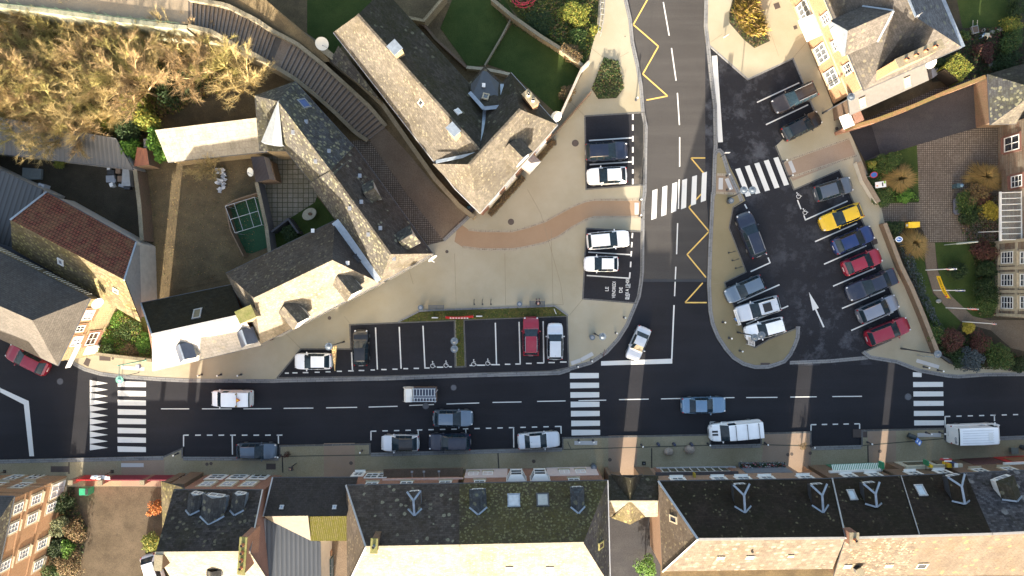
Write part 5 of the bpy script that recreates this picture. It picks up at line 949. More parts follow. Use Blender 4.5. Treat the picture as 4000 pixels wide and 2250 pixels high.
b.skylight(2632, 2028, .55, .9, STONEW, GLASSW); b.skylight(2814, 2177, .6, .5, STONEW); b.skylight(2928, 2175, .6, .5, STONEW); b.skylight(3088, 2170, .4, .3, STONEW); b.vent(2936, 2152, BLACK, .08)
for x in (2644, 2807, 2902, 2996, 3151): b.window(i, x, 1868, 1.15, 1.3, sur=WHT, z=4.7)
GLZ = plain('shop_glass', (0.06, 0.055, 0.04), .1, 0, .8); b.panel(i, 2556, 2866, .15, .55, 1820, plain('grey_plinth', (0.33, 0.34, 0.37), .7), 'plinth', t=.1)
for k in range(9):
    x = 2580 + k * 29; b.panel(i, x, x + 26, .6, 2.3, 1833, GLZ, 'shop_window', t=.07)
b.panel(i, 2575, 2848, 2.35, 2.75, 1842, WPVC, 'shop_fascia', t=.2); b.panel(i, 2556, 2575, .15, 2.7, 1833, RED if False else RBRICK, 'brick_pier', t=.06); b.panel(i, 2849, 2866, .15, 2.7, 1833, RBRICK, 'brick_pier', t=.06)
b.panel(i, 2556, 2880, 2.8, 3.1, 1850, plain('dark_canopy', (0.05, 0.045, 0.05), .7), 'shop_canopy', t=.3); b.panel(i, 2885, 3066, .15, 2.6, 1825, plain('blue_grey_render', (0.13, 0.15, 0.18), .7), 'rendered_front', t=.06)
for k in range(9): b.panel(i, 2582 + k * 28.8 - 2.5, 2582 + k * 28.8 - .8, .55, 2.35, 1833, WPVC, 'shop_mullion', t=.12)
b, i = rowhouse('green_shop_house', 'street house with a green-fronted shop, a striped awning and one dormer', (3400, 1960), (3250, 1869, 6.0), (3519, 1859, 6.0), (3304, 2101, 10.6), (3592, 2093, 10.6), (3254, 2262, 5.4), (3535, 2262, 5.4), [SL_JET, slate('lichen_cream_slate', (0.082, 0.067, 0.053), (0.18, 0.165, 0.115), .5, (0.075, 0.055, 0.03), .3, lsc=4)], BBRICK, sx=3440)  # rear wall corner pulled west so sunlight reaches the neighbouring passage
b.dormer((3416, 1899), (3424, 1980), 8.7, 1.5, SL_JET, drop=.55, zinc='Y', fh=.9, hip=.7, cheek=DZINC); b.skylight(3328, 1934, .6, 1.0, LGREY, plain('bright_sky_glass', (0.34, 0.42, 0.50), .15)); b.skylight(3309, 2210, .6, .5, STONEW); b.skylight(3470, 2208, .6, .5, STONEW)
b.chimney(3338, 2108, 11.4, .7, 1.1, 0, RBRICK, 1, zb=9); b.strip([(3250, 1869, 6.05), (3303, 2101, 10.65)], .14, LGREY, 'party_wall_flashing')
b.chimney(3362, 2235, 7.6, .5, .6, R(30), DZINC, 0, zb=5)
for x in (3305, 3409): b.window(i, x, 1852, 1.0, 1.4, sur=WHT, z=4.6)
b.panel(i, 3225, 3425, .15, 2.4, 1816, plain('green_shopfront', (0.04, 0.14, 0.08), .5), 'shopfront', t=.06); b.panel(i, 3240, 3400, .8, 2.1, 1816, GLZ, 'shop_window', t=.1); b.panel(i, 3215, 3430, 2.95, 3.25, 1833, WPVC, 'shop_fascia', t=.18)
p0, e, nn = b.at_facade(i, 3222, 1826); p1, *_ = b.at_facade(i, 3426, 1826); m = MB(); n = 56
for k in range(n):
    a_, c_ = p0.lerp(p1, k / n), p0.lerp(p1, (k + 1) / n); q = [Vector((a_.x, a_.y, 2.95)), Vector((c_.x, c_.y, 2.95)), Vector((c_.x + nn.x * .7, c_.y + nn.y * .7, 2.65)), Vector((a_.x + nn.x * .7, a_.y + nn.y * .7, 2.65))]; m.poly(q[::-1], k % 2)
m.build('striped_awning', [WHT, GRN], b.root)
b, i = rowhouse('cream_shop_house', 'street house with a cream shopfront, one skylight and one zinc-ridged dormer', (3650, 1950), (3519, 1859, 6.0), (3772, 1849, 6.0), (3592, 2093, 10.6), (3875, 2085, 10.6), (3530, 2262, 5.4), (3800, 2262, 5.4), [SL_JET, slate('pinkish_slate', (0.088, 0.071, 0.056), (0.13, 0.115, 0.055), .2, (0.075, 0.056, 0.035), .35, var=.12)], BBRICK, False, [(3426, 3494)])
b.dormer((3750, 1870), (3768, 1968), 8.7, 1.6, SL_JET, drop=.55, zinc='Y', fh=.9, hip=.7, cheek=DZINC); b.skylight(3596, 1916, .7, 1.1, LGREY, plain('bright_sky_glass', (0.34, 0.42, 0.50), .15)); b.skylight(3600, 2208, .9, .8, STONEW, GLASSW)
for x in (3546, 3668): b.window(i, x, 1838, 1.0, 1.4, sur=WHT, z=4.6)
b.panel(i, 3505, 3650, .15, 2.6, 1812, plain('cream_front', (0.42, 0.40, 0.32), .7), 'shopfront', t=.06); b.panel(i, 3530, 3625, .7, 2.2, 1812, GLZ, 'shop_window', t=.12); b.panel(i, 3520, 3760, 2.7, 3.0, 1825, plain('cream_fascia', (0.45, 0.43, 0.33), .7), 'shop_fascia', t=.35); b.strip([(3519, 1859, 6.05), (3592, 2093, 10.65)], .08, LGREY, 'party_wall_flashing')
b, i = rowhouse('red_front_house', 'last street house at the right edge with a patchy slate roof and a red shopfront', (3900, 1940), (3772, 1849, 6.0), (4300, 1822, 6.0), (3875, 2085, 10.6), (4420, 2060, 10.6), (3800, 2262, 5.4), (4400, 2262, 5.4), [slate('patchy_slate', (0.055, 0.053, 0.058), (0.16, 0.16, 0.16), .25, (0.025, 0.025, 0.018), .5, var=.6, lsc=1.6), slate('pinkish_slate', (0.088, 0.071, 0.056), (0.13, 0.115, 0.055), .2, (0.075, 0.056, 0.035), .35, var=.12)], BBRICK)
b.dormer((3945, 1880), (3972, 1958), 8.8, 1.8, SL_DARK, drop=.6, zinc='V', fh=.9, hip=.6, cheek=WPVC)
for x in (3800, 3927): b.window(i, x, 1828, 1.1, 1.3, sur=STONEW, z=4.6)
b.panel(i, 3900, 4200, .15, 2.6, 1795, RED, 'shopfront', t=.06); b.panel(i, 3925, 4100, .8, 2.2, 1795, plain('amber_window', (0.2, 0.1, 0.05), .4), 'shop_window', t=.12); b.panel(i, 3920, 4200, 2.75, 3.0, 1815, WPVC, 'shop_fascia', t=.2); b.panel(i, 3765, 3905, .15, 2.4, 1800, plain('maroon_shutter', (0.09, 0.04, 0.04), .6), 'shutter', t=.06)
# ================================================================ VEHICLES
PROF = {
 'hatch': dict(H=1.46, st=[(-.5, .60, .60, .63, .80), (-.488, .80, .78, .82, .86), (-.465, .93, .88, .93, .84), (-.44, .955, .91, 1.02, .80), (-.375, .975, .92, 1.36, .69), (-.34, .98, .92, 1.42, .68), (-.10, 1., .92, 1.46, .69), (.005, 1., .91, 1.44, .69), (.205, .99, .92, 1.02, .86), (.235, .985, .92, .97, .88), (.36, .965, .85, .91, .86), (.42, .92, .77, .83, .82), (.46, .82, .68, .73, .78), (.487, .66, .58, .62, .74), (.5, .42, .5, .52, .7)], rg=(-.455, -.345), ws=(.005, .20), sw=[(-.33, -.17), (-.145, -.01), (.01, .10)]),
 'estate': dict(H=1.48, st=[(-.5, .62, .60, .63, .82), (-.49, .82, .78, .82, .88), (-.475, .93, .90, .98, .84), (-.43, .96, .92, 1.37, .72), (-.41, .965, .92, 1.42, .69), (-.12, 1., .92, 1.47, .69), (.015, 1., .91, 1.45, .69), (.20, .99, .92, 1.03, .86), (.23, .985, .92, .97, .88), (.36, .965, .85, .90, .86), (.42, .92, .77, .82, .84), (.46, .83, .68, .72, .8), (.487, .68, .58, .62, .76), (.5, .44, .5, .52, .7)], rg=(-.476, -.415), ws=(.015, .195), sw=[(-.40, -.26), (-.24, -.10), (-.075, .09)]),
 'suv': dict(H=1.62, st=[(-.5, .74, .66, .70, .84), (-.49, .90, .86, .90, .88), (-.47, .95, .98, 1.05, .84), (-.42, .97, 1.02, 1.50, .73), (-.39, .975, 1.02, 1.57, .73), (-.10, 1., 1.02, 1.63, .74), (.01, 1., 1.01, 1.60, .71), (.19, .99, 1.03, 1.15, .88), (.21, .985, 1.03, 1.09, .88), (.36, .96, .98, 1.03, .88), (.43, .93, .89, .94, .86), (.465, .85, .8, .84, .82), (.488, .72, .68, .72, .8), (.5, .5, .56, .58, .74)], rg=(-.468, -.405), ws=(.01, .185), sw=[(-.37, -.24), (-.22, -.08), (-.055, .08)]),
 'sedan': dict(H=1.43, st=[(-.5, .74, .66, .70, .8), (-.488, .88, .84, .90, .86), (-.46, .94, .92, .99, .86), (-.36, .965, .93, 1.02, .86), (-.335, .97, .93, 1.03, .84), (-.215, .985, .92, 1.37, .72), (-.17, .99, .92, 1.41, .72), (-.06, 1., .92, 1.44, .72), (.03, 1., .91, 1.41, .72), (.185, .99, .92, 1.01, .86), (.21, .985, .92, .96, .88), (.36, .96, .86, .90, .86), (.43, .92, .78, .82, .84), (.467, .82, .7, .74, .8), (.488, .68, .6, .64, .76), (.5, .46, .52, .54, .7)], rg=(-.335, -.215), ws=(.03, .18), sw=[(-.22, -.10), (-.08, .08)]),
 'van': dict(H=1.85, st=[(-.5, .86, .62, .70, .9), (-.495, .94, 1.0, 1.55, .90), (-.485, .96, 1.05, 1.78, .86), (-.45, .98, 1.05, 1.84, .86), (.0, 1., 1.05, 1.87, .86), (.17, 1., 1.04, 1.82, .84), (.315, .985, 1.05, 1.18, .88), (.35, .97, 1.03, 1.10, .88), (.44, .92, .92, .98, .86), (.48, .80, .74, .79, .8), (.5, .60, .56, .58, .74)], rg=(-.4955, -.487), ws=(.17, .31), sw=[(.02, .17)]),
 'bigvan': dict(H=2.45, st=[(-.5, .93, .6, 1.2, .92), (-.495, .97, 1.15, 2.3, .92), (-.48, .98, 1.15, 2.42, .90), (.0, 1., 1.15, 2.46, .90), (.26, 1., 1.14, 2.38, .88), (.31, .99, 1.14, 2.15, .86), (.395, .97, 1.15, 1.32, .88), (.41, .96, 1.1, 1.22, .88), (.46, .90, .95, 1.02, .86), (.488, .80, .74, .8, .8), (.5, .64, .56, .58, .74)], rg=(-.4955, -.487), ws=(.31, .392), sw=[(.19, .30)])}
def interp(st, x, k):
    for a, b in zip(st, st[1:]):
        if x <= b[0] + 1e-9:
            t = 0 if b[0] == a[0] else (x - a[0]) / (b[0] - a[0]); t = max(0, min(1, t))
            if k == 1: t2 = t; 
            else: t2 = t
            return a[k] + (b[k] - a[k]) * t2
    return st[-1][k]
LAMPG = plain('headlamp_glass', (0.55, 0.56, 0.58), .15, 0, .8); TAIL = plain('tail_lamp_red', (0.35, 0.01, 0.015), .25); TYRE = plain('tyre', (0.02, 0.02, 0.02), .8); RIM = plain('alloy_rim', (0.35, 0.35, 0.36), .35, .7); CGL = plain('car_glass', (0.014, 0.026, 0.036), .08, 0, .35, var=.3); TRIM = plain('black_trim', (0.015, 0.015, 0.017), .5); PLATE = plain('number_plate', (0.6, 0.6, 0.58), .5)
def car(px, py, deg, Lpx, typ, W, col, label, cat='car', group=None, z0=0.0, rails=False, sun=False, roofc=None, name='parked_car', hs=.75, bars=0, hscale=1.0, spoiler=False):
    pf = PROF[typ]; L = Lpx / 37.04 * .985; q = P(px, py, hs); st = pf['st']; hw = W / 2
    root = thing(name, label, cat, (q.x, q.y, z0), R(deg), group)
    bp = {s_[0] for s_ in st} | set(pf['rg']) | set(pf['ws']) | {v for a in pf['sw'] for v in a}
    xs = sorted(bp | {-.45 + .05 * i for i in range(19)}); xs2 = [xs[0]]
    for x in xs[1:]:
        if x - xs2[-1] > .004 or x in bp: xs2.append(x)
    xs = xs2; rows = []
    for x in xs:
        h = interp(st, x, 1) * hw; zb = interp(st, x, 2) * hscale; zt = interp(st, x, 3) * hscale; wt = interp(st, x, 4) * hw * min(1, interp(st, x, 1) + .04)
        if interp(st, x, 4) * 1 > .8: wt = min(wt, h * .9)
        d = zt - zb
        half = [(h * .92, .24), (h * .985, .36), (h, .58), (h * .985, zb - .06), (h * .94, zb + min(.02, d * .3)), (wt, zt - min(.07, d * .35)), (wt * .93, zt - min(.025, d * .15)), (wt * .5, zt + .005), (0, zt + .012)]
        rows.append([(x * L, y, z) for y, z in half] + [(x * L, -y, z) for y, z in reversed(half[:-1])])
    n = len(rows[0]); parts = {k: MB() for k in ('body', 'windscreen', 'rear_window')}; sides = {}
    for i in range(len(xs) - 1):
        xm = (xs[i] + xs[i + 1]) / 2
        for j in range(n - 1):
            jj = min(j, n - 2 - j); quad = [rows[i][j], rows[i + 1][j], rows[i + 1][j + 1], rows[i][j + 1]]
            tgt = 'body'; mi = 0
            if jj >= 5 and pf['ws'][0] - 1e-6 < xm < pf['ws'][1]: tgt = 'windscreen'
            elif jj >= 5 and pf['rg'][0] < xm < pf['rg'][1]: tgt = 'rear_window'
            elif jj == 5 and (pf['ws'][0] < xm < pf['ws'][1]): mi = 0
            elif jj == 4:
                for k, (a, b) in enumerate(pf['sw']):
                    if a < xm < b:
                        tgt = ('side', k, j < n // 2); sides.setdefault(tgt, MB())
                if tgt == 'body' and pf['sw'][0][0] < xm < pf['sw'][-1][1]: mi = 1
            elif jj == 0: mi = 1
            elif jj >= 5 and roofc and pf['rg'][1] < xm < pf['ws'][0]: mi = 2
            (parts if isinstance(tgt, str) else sides)[tgt].poly(quad, mi, smooth=True)
    m = parts['body']; m.poly(rows[0][::-1] if False else rows[0], 0); m.poly(rows[-1][::-1], 0)
    body = m.build('body', [col, TRIM, roofc or col], root, world=False)
    for k in ('windscreen', 'rear_window'):
        if parts[k].f: parts[k].build(k, CGL, root, world=False)
    for k, mm in sides.items(): mm.build('side_window', CGL, root, world=False)
    for sx in (-.30, .315):
        for sy in (1, -1):
            m = MB(); y = sy * (hw - .10); m.tube((sx * L, y - .1, .31), (sx * L, y + .1, .31), .31, n=18, m=0); wh = m.build('wheel', TYRE, root, world=False); m = MB(); yo = sy * (hw + .004); m.tube((sx * L, yo - .03 * sy, .31), (sx * L, yo, .31), .2, n=12); m.build('rim', RIM, wh, world=False)
    zh = interp(st, .44, 2) * hscale; ht = interp(st, .455, 1) * hw
    for sy in (1, -1):
        m = MB(); m.ball((.452 * L, sy * ht * .86, zh - .03), .1, (1.5, .95, .65), nu=10, nv=6); m.build('headlight', LAMPG, root, world=False)
        m = MB(); xr = -.478 if typ not in ('van', 'bigvan') else -.492; m.ball((xr * L, sy * interp(st, xr, 1) * hw * .90, interp(st, -.46, 2) * hscale - .08), .09, (1.0, .9, 1.5), nu=8, nv=6); m.build('tail_light', TAIL, root, world=False)
        m = MB(); xm_ = pf['ws'][1] * L - .22; ym = sy * (hw + .06); m.ball((xm_, ym, interp(st, 0, 2) * hscale + .08), .09, (.8, 1.25, .75), nu=8, nv=6); m.tube((xm_, sy * hw * .92, interp(st, 0, 2) * hscale + .02), (xm_, ym, interp(st, 0, 2) * hscale + .05), .03, n=5); m.build('door_mirror', col, root, world=False)
    zn = interp(st, .5, 2) * hscale
    m = MB(); m.box((.497 * L, 0, zn - .02), (.05, interp(st, .49, 1) * hw * 1.1, .14)); m.build('grille', TRIM, root, world=False)
    m = MB(); m.box((-.5 * L - .01, 0, .6), (.03, .5, .11)); m.build('number_plate', PLATE, root, world=False)
    m = MB(); wx = pf['ws'][1] * L; zc = interp(st, pf['ws'][1], 3) * hscale
    m.tube((wx + .02, -.05, zc + .03), (wx - .2, .45, zc + .14), .012, n=4); m.build('wiper', BLACK, root, world=False)
    m = MB(); m.tube((wx + .02, -.55, zc + .03), (wx - .2, -.08, zc + .14), .012, n=4); m.build('wiper', BLACK, root, world=False)
    x0 = pf['rg'][1] + .02; x1 = pf['ws'][0] - .01
    if rails:
        for sy in (1, -1):
            m = MB(); pts = []
            for k in range(7):
                x = x0 + (x1 - x0) * k / 6; pts.append((x * L, sy * interp(st, x, 4) * hw * .95, interp(st, x, 3) * hscale + .02))
            m.path(pts, .028, n=6); m.build('roof_rail', rails, root, world=False)
    if sun:
        xc = (x0 * .35 + x1 * .65) - .02; zz = interp(st, xc, 3) * hscale; m = MB(); m.box((xc * L, 0, zz + .012), ((x1 - x0) * L * .48, W * .50, .03)); m.build('sunroof', TRIM, root, world=False)
    if typ in ('hatch', 'estate', 'suv', 'sedan'):
        m = MB(); xa = (x0 + .03) * L; za = interp(st, x0 + .03, 3) * hscale; m.tube((xa, 0, za), (xa - .12, 0, za + .12), .012, n=4); m.build('antenna', BLACK, root, world=False)
        for k, (a, b) in enumerate(pf['sw'][-2:]):
            for sy in (1, -1): m = MB(); m.box(((a + .02) * L, sy * (hw * .985 + .005), .80), (.14, .03, .03)); m.build('door_handle', col, root, world=False)
    if spoiler:
        m = MB(); xa = pf['rg'][1] * L - .05; za = interp(st, pf['rg'][1], 3) * hscale; m.box((xa, 0, za + .02), (.16, W * .62, .04)); m.build('spoiler', TRIM, root, world=False)
    for k in range(bars):
        x = x0 + (x1 - x0) * (.12 + .35 * k); zt = interp(st, x, 3) * hscale; m = MB(); yy = interp(st, x, 4) * hw * .9
        m.tube((x * L, -yy, zt + .1), (x * L, yy, zt + .1), .03); m.tube((x * L, -yy, zt), (x * L, -yy, zt + .1), .04); m.tube((x * L, yy, zt), (x * L, yy, zt + .1), .04); m.build('roof_bar', DGREY, root, world=False)
    return root, L
NAVY = paint('navy_paint', (0.012, 0.018, 0.04)); BLK = paint('black_paint', (0.010, 0.010, 0.012)); WHP = paint('white_car_paint', (0.86, 0.87, 0.88)); SILV = paint('silver_paint', (0.60, 0.63, 0.67), .3); SBLU = paint('silver_blue_paint', (0.13, 0.18, 0.24), .45); GRYB = paint('grey_blue_paint', (0.09, 0.125, 0.17), .4)
REDP = paint('red_car_paint', (0.24, 0.010, 0.03)); YELP = paint('yellow_car_paint', (0.62, 0.40, 0.01)); BLUP = paint('blue_car_paint', (0.015, 0.035, 0.13), .3); GRYP = paint('grey_car_paint', (0.10, 0.12, 0.15), .4); BRNP = paint('dark_brown_paint', (0.035, 0.03, 0.032), .4); LBLU = paint('light_blue_paint', (0.14, 0.24, 0.36), .4); STEEL = paint('steel_grey_paint', (0.24, 0.26, 0.31), .5)
Q = .1
car(104, 1405, 153, 178, 'hatch', 1.75, REDP, 'dark red hatchback half under the eaves of the grey hipped house')
car(1223, 1411, 180, 147, 'hatch', 1.72, WHP, 'white hatchback with black side windows in the corner bay next to the shiny triangular sign', z0=Q)
car(1410, 1358, 90, 142, 'hatch', 1.66, BLK, 'small black hatchback with orange reflections in the leftmost long bay', z0=Q)
car(2074, 1313, 90, 154, 'suv', 1.72, REDP, 'crimson off-road car with silver roof rails nosed against the grass strip', z0=Q, rails=LGREY)
car(2168, 1333, 90, 144, 'estate', 1.70, SILV, 'silver-white hatchback in the last bay right of the crimson off-road car', z0=Q)
car(2370, 591, 3, 168, 'estate', 1.92, NAVY, 'navy estate car in the upper plaza bays above a white hatchback', z0=Q)
car(2370, 687, 183, 158, 'hatch', 1.80, WHP, 'white electric hatchback with dark windscreen below the navy estate in the upper plaza bays', z0=Q, spoiler=True)
car(2376, 937, 5, 168, 'estate', 1.82, WHP, 'white hatchback with red rear lamps in the lower plaza bays nearest the terracotta path', z0=Q)
car(2348, 1031, 180, 136, 'hatch', 1.64, WHP, 'short white city car just above the painted VENDREDI lettering', z0=Q)
car(2493, 1343, 247, 140, 'sedan', 1.58, SILV, 'old boxy silver-white car turning at the stop line of the side road')
car(2934, 916, 111, 184, 'estate', 1.82, NAVY, 'black estate car with chrome roof rails parked alone beside the island', rails=LGREY)
car(2909, 1130, 204, 158, 'estate', 1.72, SBLU, 'blue-grey estate car, uppermost of the three parked on the island side')
car(2961, 1207, 196, 178, 'suv', 1.80, SILV, 'silver off-road car with a black sunroof between two cars beside the island', sun=True, hscale=.95, rails=WHT)
car(2989, 1286, 195, 160, 'estate', 1.76, WHP, 'white estate car partly under the double lamp on the island')
car(3104, 381, 205, 184, 'estate', 1.80, BRNP, 'dark brown-grey estate car with chrome rails in the topmost bay near the town hall', rails=LGREY)
car(3133, 491, 27, 164, 'hatch', 1.72, BLK, 'black hatchback with an orange reflection below the brown estate near the town hall')
car(3258, 738, 17, 152, 'estate', 1.78, GRYP, 'grey estate car with a bluish roof in the bay marked with wheelchair signs')
car(3287, 848, 201, 172, 'hatch', 1.80, YELP, 'bright yellow hatchback in the right-hand row of the car park')
car(3335, 936, 23, 168, 'hatch', 1.80, BLUP, 'deep blue hatchback parked just below the bright yellow one')
car(3370, 1023, 22, 158, 'hatch', 1.75, REDP, 'red hatchback between the deep blue hatchback and the long black saloon')
car(3405, 1113, 202, 206, 'sedan', 1.86, NAVY, 'long blue-black saloon in the right-hand row of the car park')
car(3432, 1206, 23, 168, 'estate', 1.76, STEEL, 'steel-blue estate car below the long black saloon')
car(3471, 1294, 21, 178, 'estate', 1.80, REDP, 'red estate car at the bottom end of the right-hand row')
wv, L_ = car(901, 1558, 180, 160, 'van', 1.74, WHP, 'white works van with an orange warning triangle on its roof driving left', 'van', name='works_van', hs=1.0, hscale=.95)
m = MB(); m.tube((-.22 * L_, -.75, 1.86), (-.22 * L_, .75, 1.86), .03); m.build('roof_bar', DGREY, wv, world=False)
for sy in (1, -1): m = MB(); m.disc((-.22 * L_, sy * .62), .09, 1.86, 2.0, 12); m.build('beacon', plain('amber_beacon', (0.25, 0.16, 0.06), .3), wv, world=False)
m = MB(); a = -.22 * L_; m.prism([(a, -.27), (a - .46, 0), (a, .27)], 1.92, 1.95, 0); m.prism([(a - .06, -.16), (a - .33, 0), (a - .06, .16)], 1.95, 1.965, 1); m.build('warning_triangle', [RED, YEL], wv, world=False)
car(1770, 1634, 0, 158, 'hatch', 1.76, SBLU, 'slate-blue small car with glowing round headlamps driving right', name='moving_car', hscale=1.02)
car(1562, 1731, 180, 150, 'hatch', 1.74, SILV, 'two-tone white car with a black roof at the left of the long kerbside bays', roofc=BLK)
car(1756, 1727, 180, 166, 'suv', 1.80, NAVY, 'navy people carrier with roof rails parked at the kerb behind the two-tone car', rails=DGREY)
car(2105, 1720, 4, 166, 'sedan', 1.72, SILV, 'silver-white saloon at the right end of the long kerbside bays')
car(1002, 1763, 0, 158, 'hatch', 1.72, GRYB, 'blue-grey car parked at the kerb outside the three-dormer house')
car(2750, 1583, 1, 176, 'sedan', 1.72, LBLU, 'light blue saloon driving right along the main street', name='moving_car')
kg, L_ = car(2876, 1685, 185.5, 204, 'van', 1.90, WHP, 'white delivery van with black bonnet stripes and three roof bars', 'van', name='delivery_van', hs=1.1, bars=3)
for yy in (.16, -.16):
    m = MB(); q1, q2 = .352 * L_, .455 * L_; m.poly([(q1, yy - .1, 1.145), (q2, yy - .1, .985), (q2, yy + .1, .985), (q1, yy + .1, 1.145)]); m.build('bonnet_stripe', TRIM, kg, world=False)
bv, L_ = car(3823, 1697, 2, 198, 'bigvan', 1.98, WHP, 'tall white panel van with a ribbed roof at the right end of the street', 'van', name='panel_van', hs=1.4)
for k in range(6): m = MB(); m.box((-.14 * L_, -.62 + .25 * k, 2.468), (.6 * L_, .025, .02)); m.build('roof_rib', plain('rib_shadow', (0.42, 0.43, 0.45), .5), bv, world=False)
m = MB(); m.box((.1 * L_, 0, 2.475), (.42, .8, .025)); m.build('roof_hatch', WHT, bv, world=False)
DB = plain('dark_blue_letter', (0.05, 0.07, 0.15), .5)
text('GR', (0, 0, 0), .5, DB, 'lettering', bv, M=Matrix.Translation((.05 * L_, .985, 1.5)) @ Matrix.Rotation(math.pi, 4, 'Z') @ Matrix.Rotation(R(90), 4, 'X'), world=False)
text('GR', (0, 0, 0), .5, DB, 'lettering', bv, M=Matrix.Translation((-.502 * L_, -.45, 1.8)) @ Matrix.Rotation(-math.pi / 2, 4, 'Z') @ Matrix.Rotation(R(90), 4, 'X'), world=False)
car(601, 2246, -72, 165, 'hatch', 1.78, WHP, 'white car in the dirt courtyard half hidden by the eaves of the three-dormer house')
# small flat-bed truck with ladders
q = P(1640, 1539, .8); tk = thing('flatbed_truck', 'small white flat-bed truck carrying aluminium ladders driving left', 'truck', (q.x, q.y, 0), R(180))
CREAMP = paint('cream_white_paint', (0.72, 0.70, 0.64))
m = MB(); xs_ = [(.62, 1.70, .66), (.68, 1.84, .72), (1.3, 1.86, .74), (1.52, 1.62, .73), (1.74, 1.0, .72), (1.78, .5, .68)]; ring = lambda x, z, h: [(x, h, .35), (x, h, min(z, 1.0)), (x, h * .94, z - .04), (x, 0, z), (x, -h * .94, z - .04), (x, -h, min(z, 1.0)), (x, -h, .35)]
rs = [ring(*a) for a in xs_]
for a, b_ in zip(rs, rs[1:]):
    for j in range(6): m.poly([a[j], b_[j], b_[j + 1], a[j + 1]], 1 if (a is rs[3] and j in (2, 3)) else 0, smooth=False)
m.poly(rs[0]); m.poly(rs[-1][::-1]); m.build('cab', [CREAMP, CGL], tk, world=False)
m = MB(); m.box((-.58, 0, .68), (2.4, 1.45, .12)); 
for yy in (.74, -.74): m.box((-.58, yy, .86), (2.4, .05, .36), m=1)
m.box((-1.76, 0, .86), (.05, 1.5, .36), m=1); m.build('load_bed', [plain('bed_blue', (0.03, 0.045, 0.08), .6), plain('dull_brown_side', (0.14, 0.09, 0.06), .6)], tk, world=False)
for k, (yy, ww, zz, x0, x1) in enumerate(((-.32, .72, 1.86, -1.75, .62), (.42, .36, 1.94, -1.85, .85))):
    for s_ in (0, .1) if k else (0,):
        m = MB(); m.box(((x0 + x1) / 2, yy - ww / 2, zz), (x1 - x0, .05, .07)); m.box(((x0 + x1) / 2, yy + ww / 2, zz), (x1 - x0, .05, .07)); n = 8 if k == 0 else 9
        for j in range(n): m.box((x0 + .12 + (x1 - x0 - .25) * j / (n - 1), yy, zz), (.06, ww, .04))
        m.build('ladder', plain('aluminium', (0.5, 0.55, 0.6), .4, .4), tk, world=False); break
m = MB(); m.tube((-1.7, -.7, .9), (-1.7, -.7, 1.84), .03); m.tube((-1.7, .7, .9), (-1.7, .7, 1.9), .03); m.tube((-1.7, -.7, 1.82), (-1.7, .75, 1.88), .03); m.tube((-1.75, -.3, 1.9), (-2.0, -.62, 1.9), .035); m.build('ladder_rack', LGREY, tk, world=False)
for sx in (-1.1, 1.15):
    for sy in (1, -1): m = MB(); m.tube((sx, sy * .62 - .1, .3), (sx, sy * .62 + .1, .3), .3, n=16); m.build('wheel', TYRE, tk, world=False)
text('PNEU', (0, 0, 0), .24, plain('faint_letter', (0.12, 0.12, 0.12), .6), 'lettering', tk, M=Matrix.Translation((1.2, .32, 1.875)) @ Matrix.Rotation(R(90), 4, 'Z'), world=False) if False else None
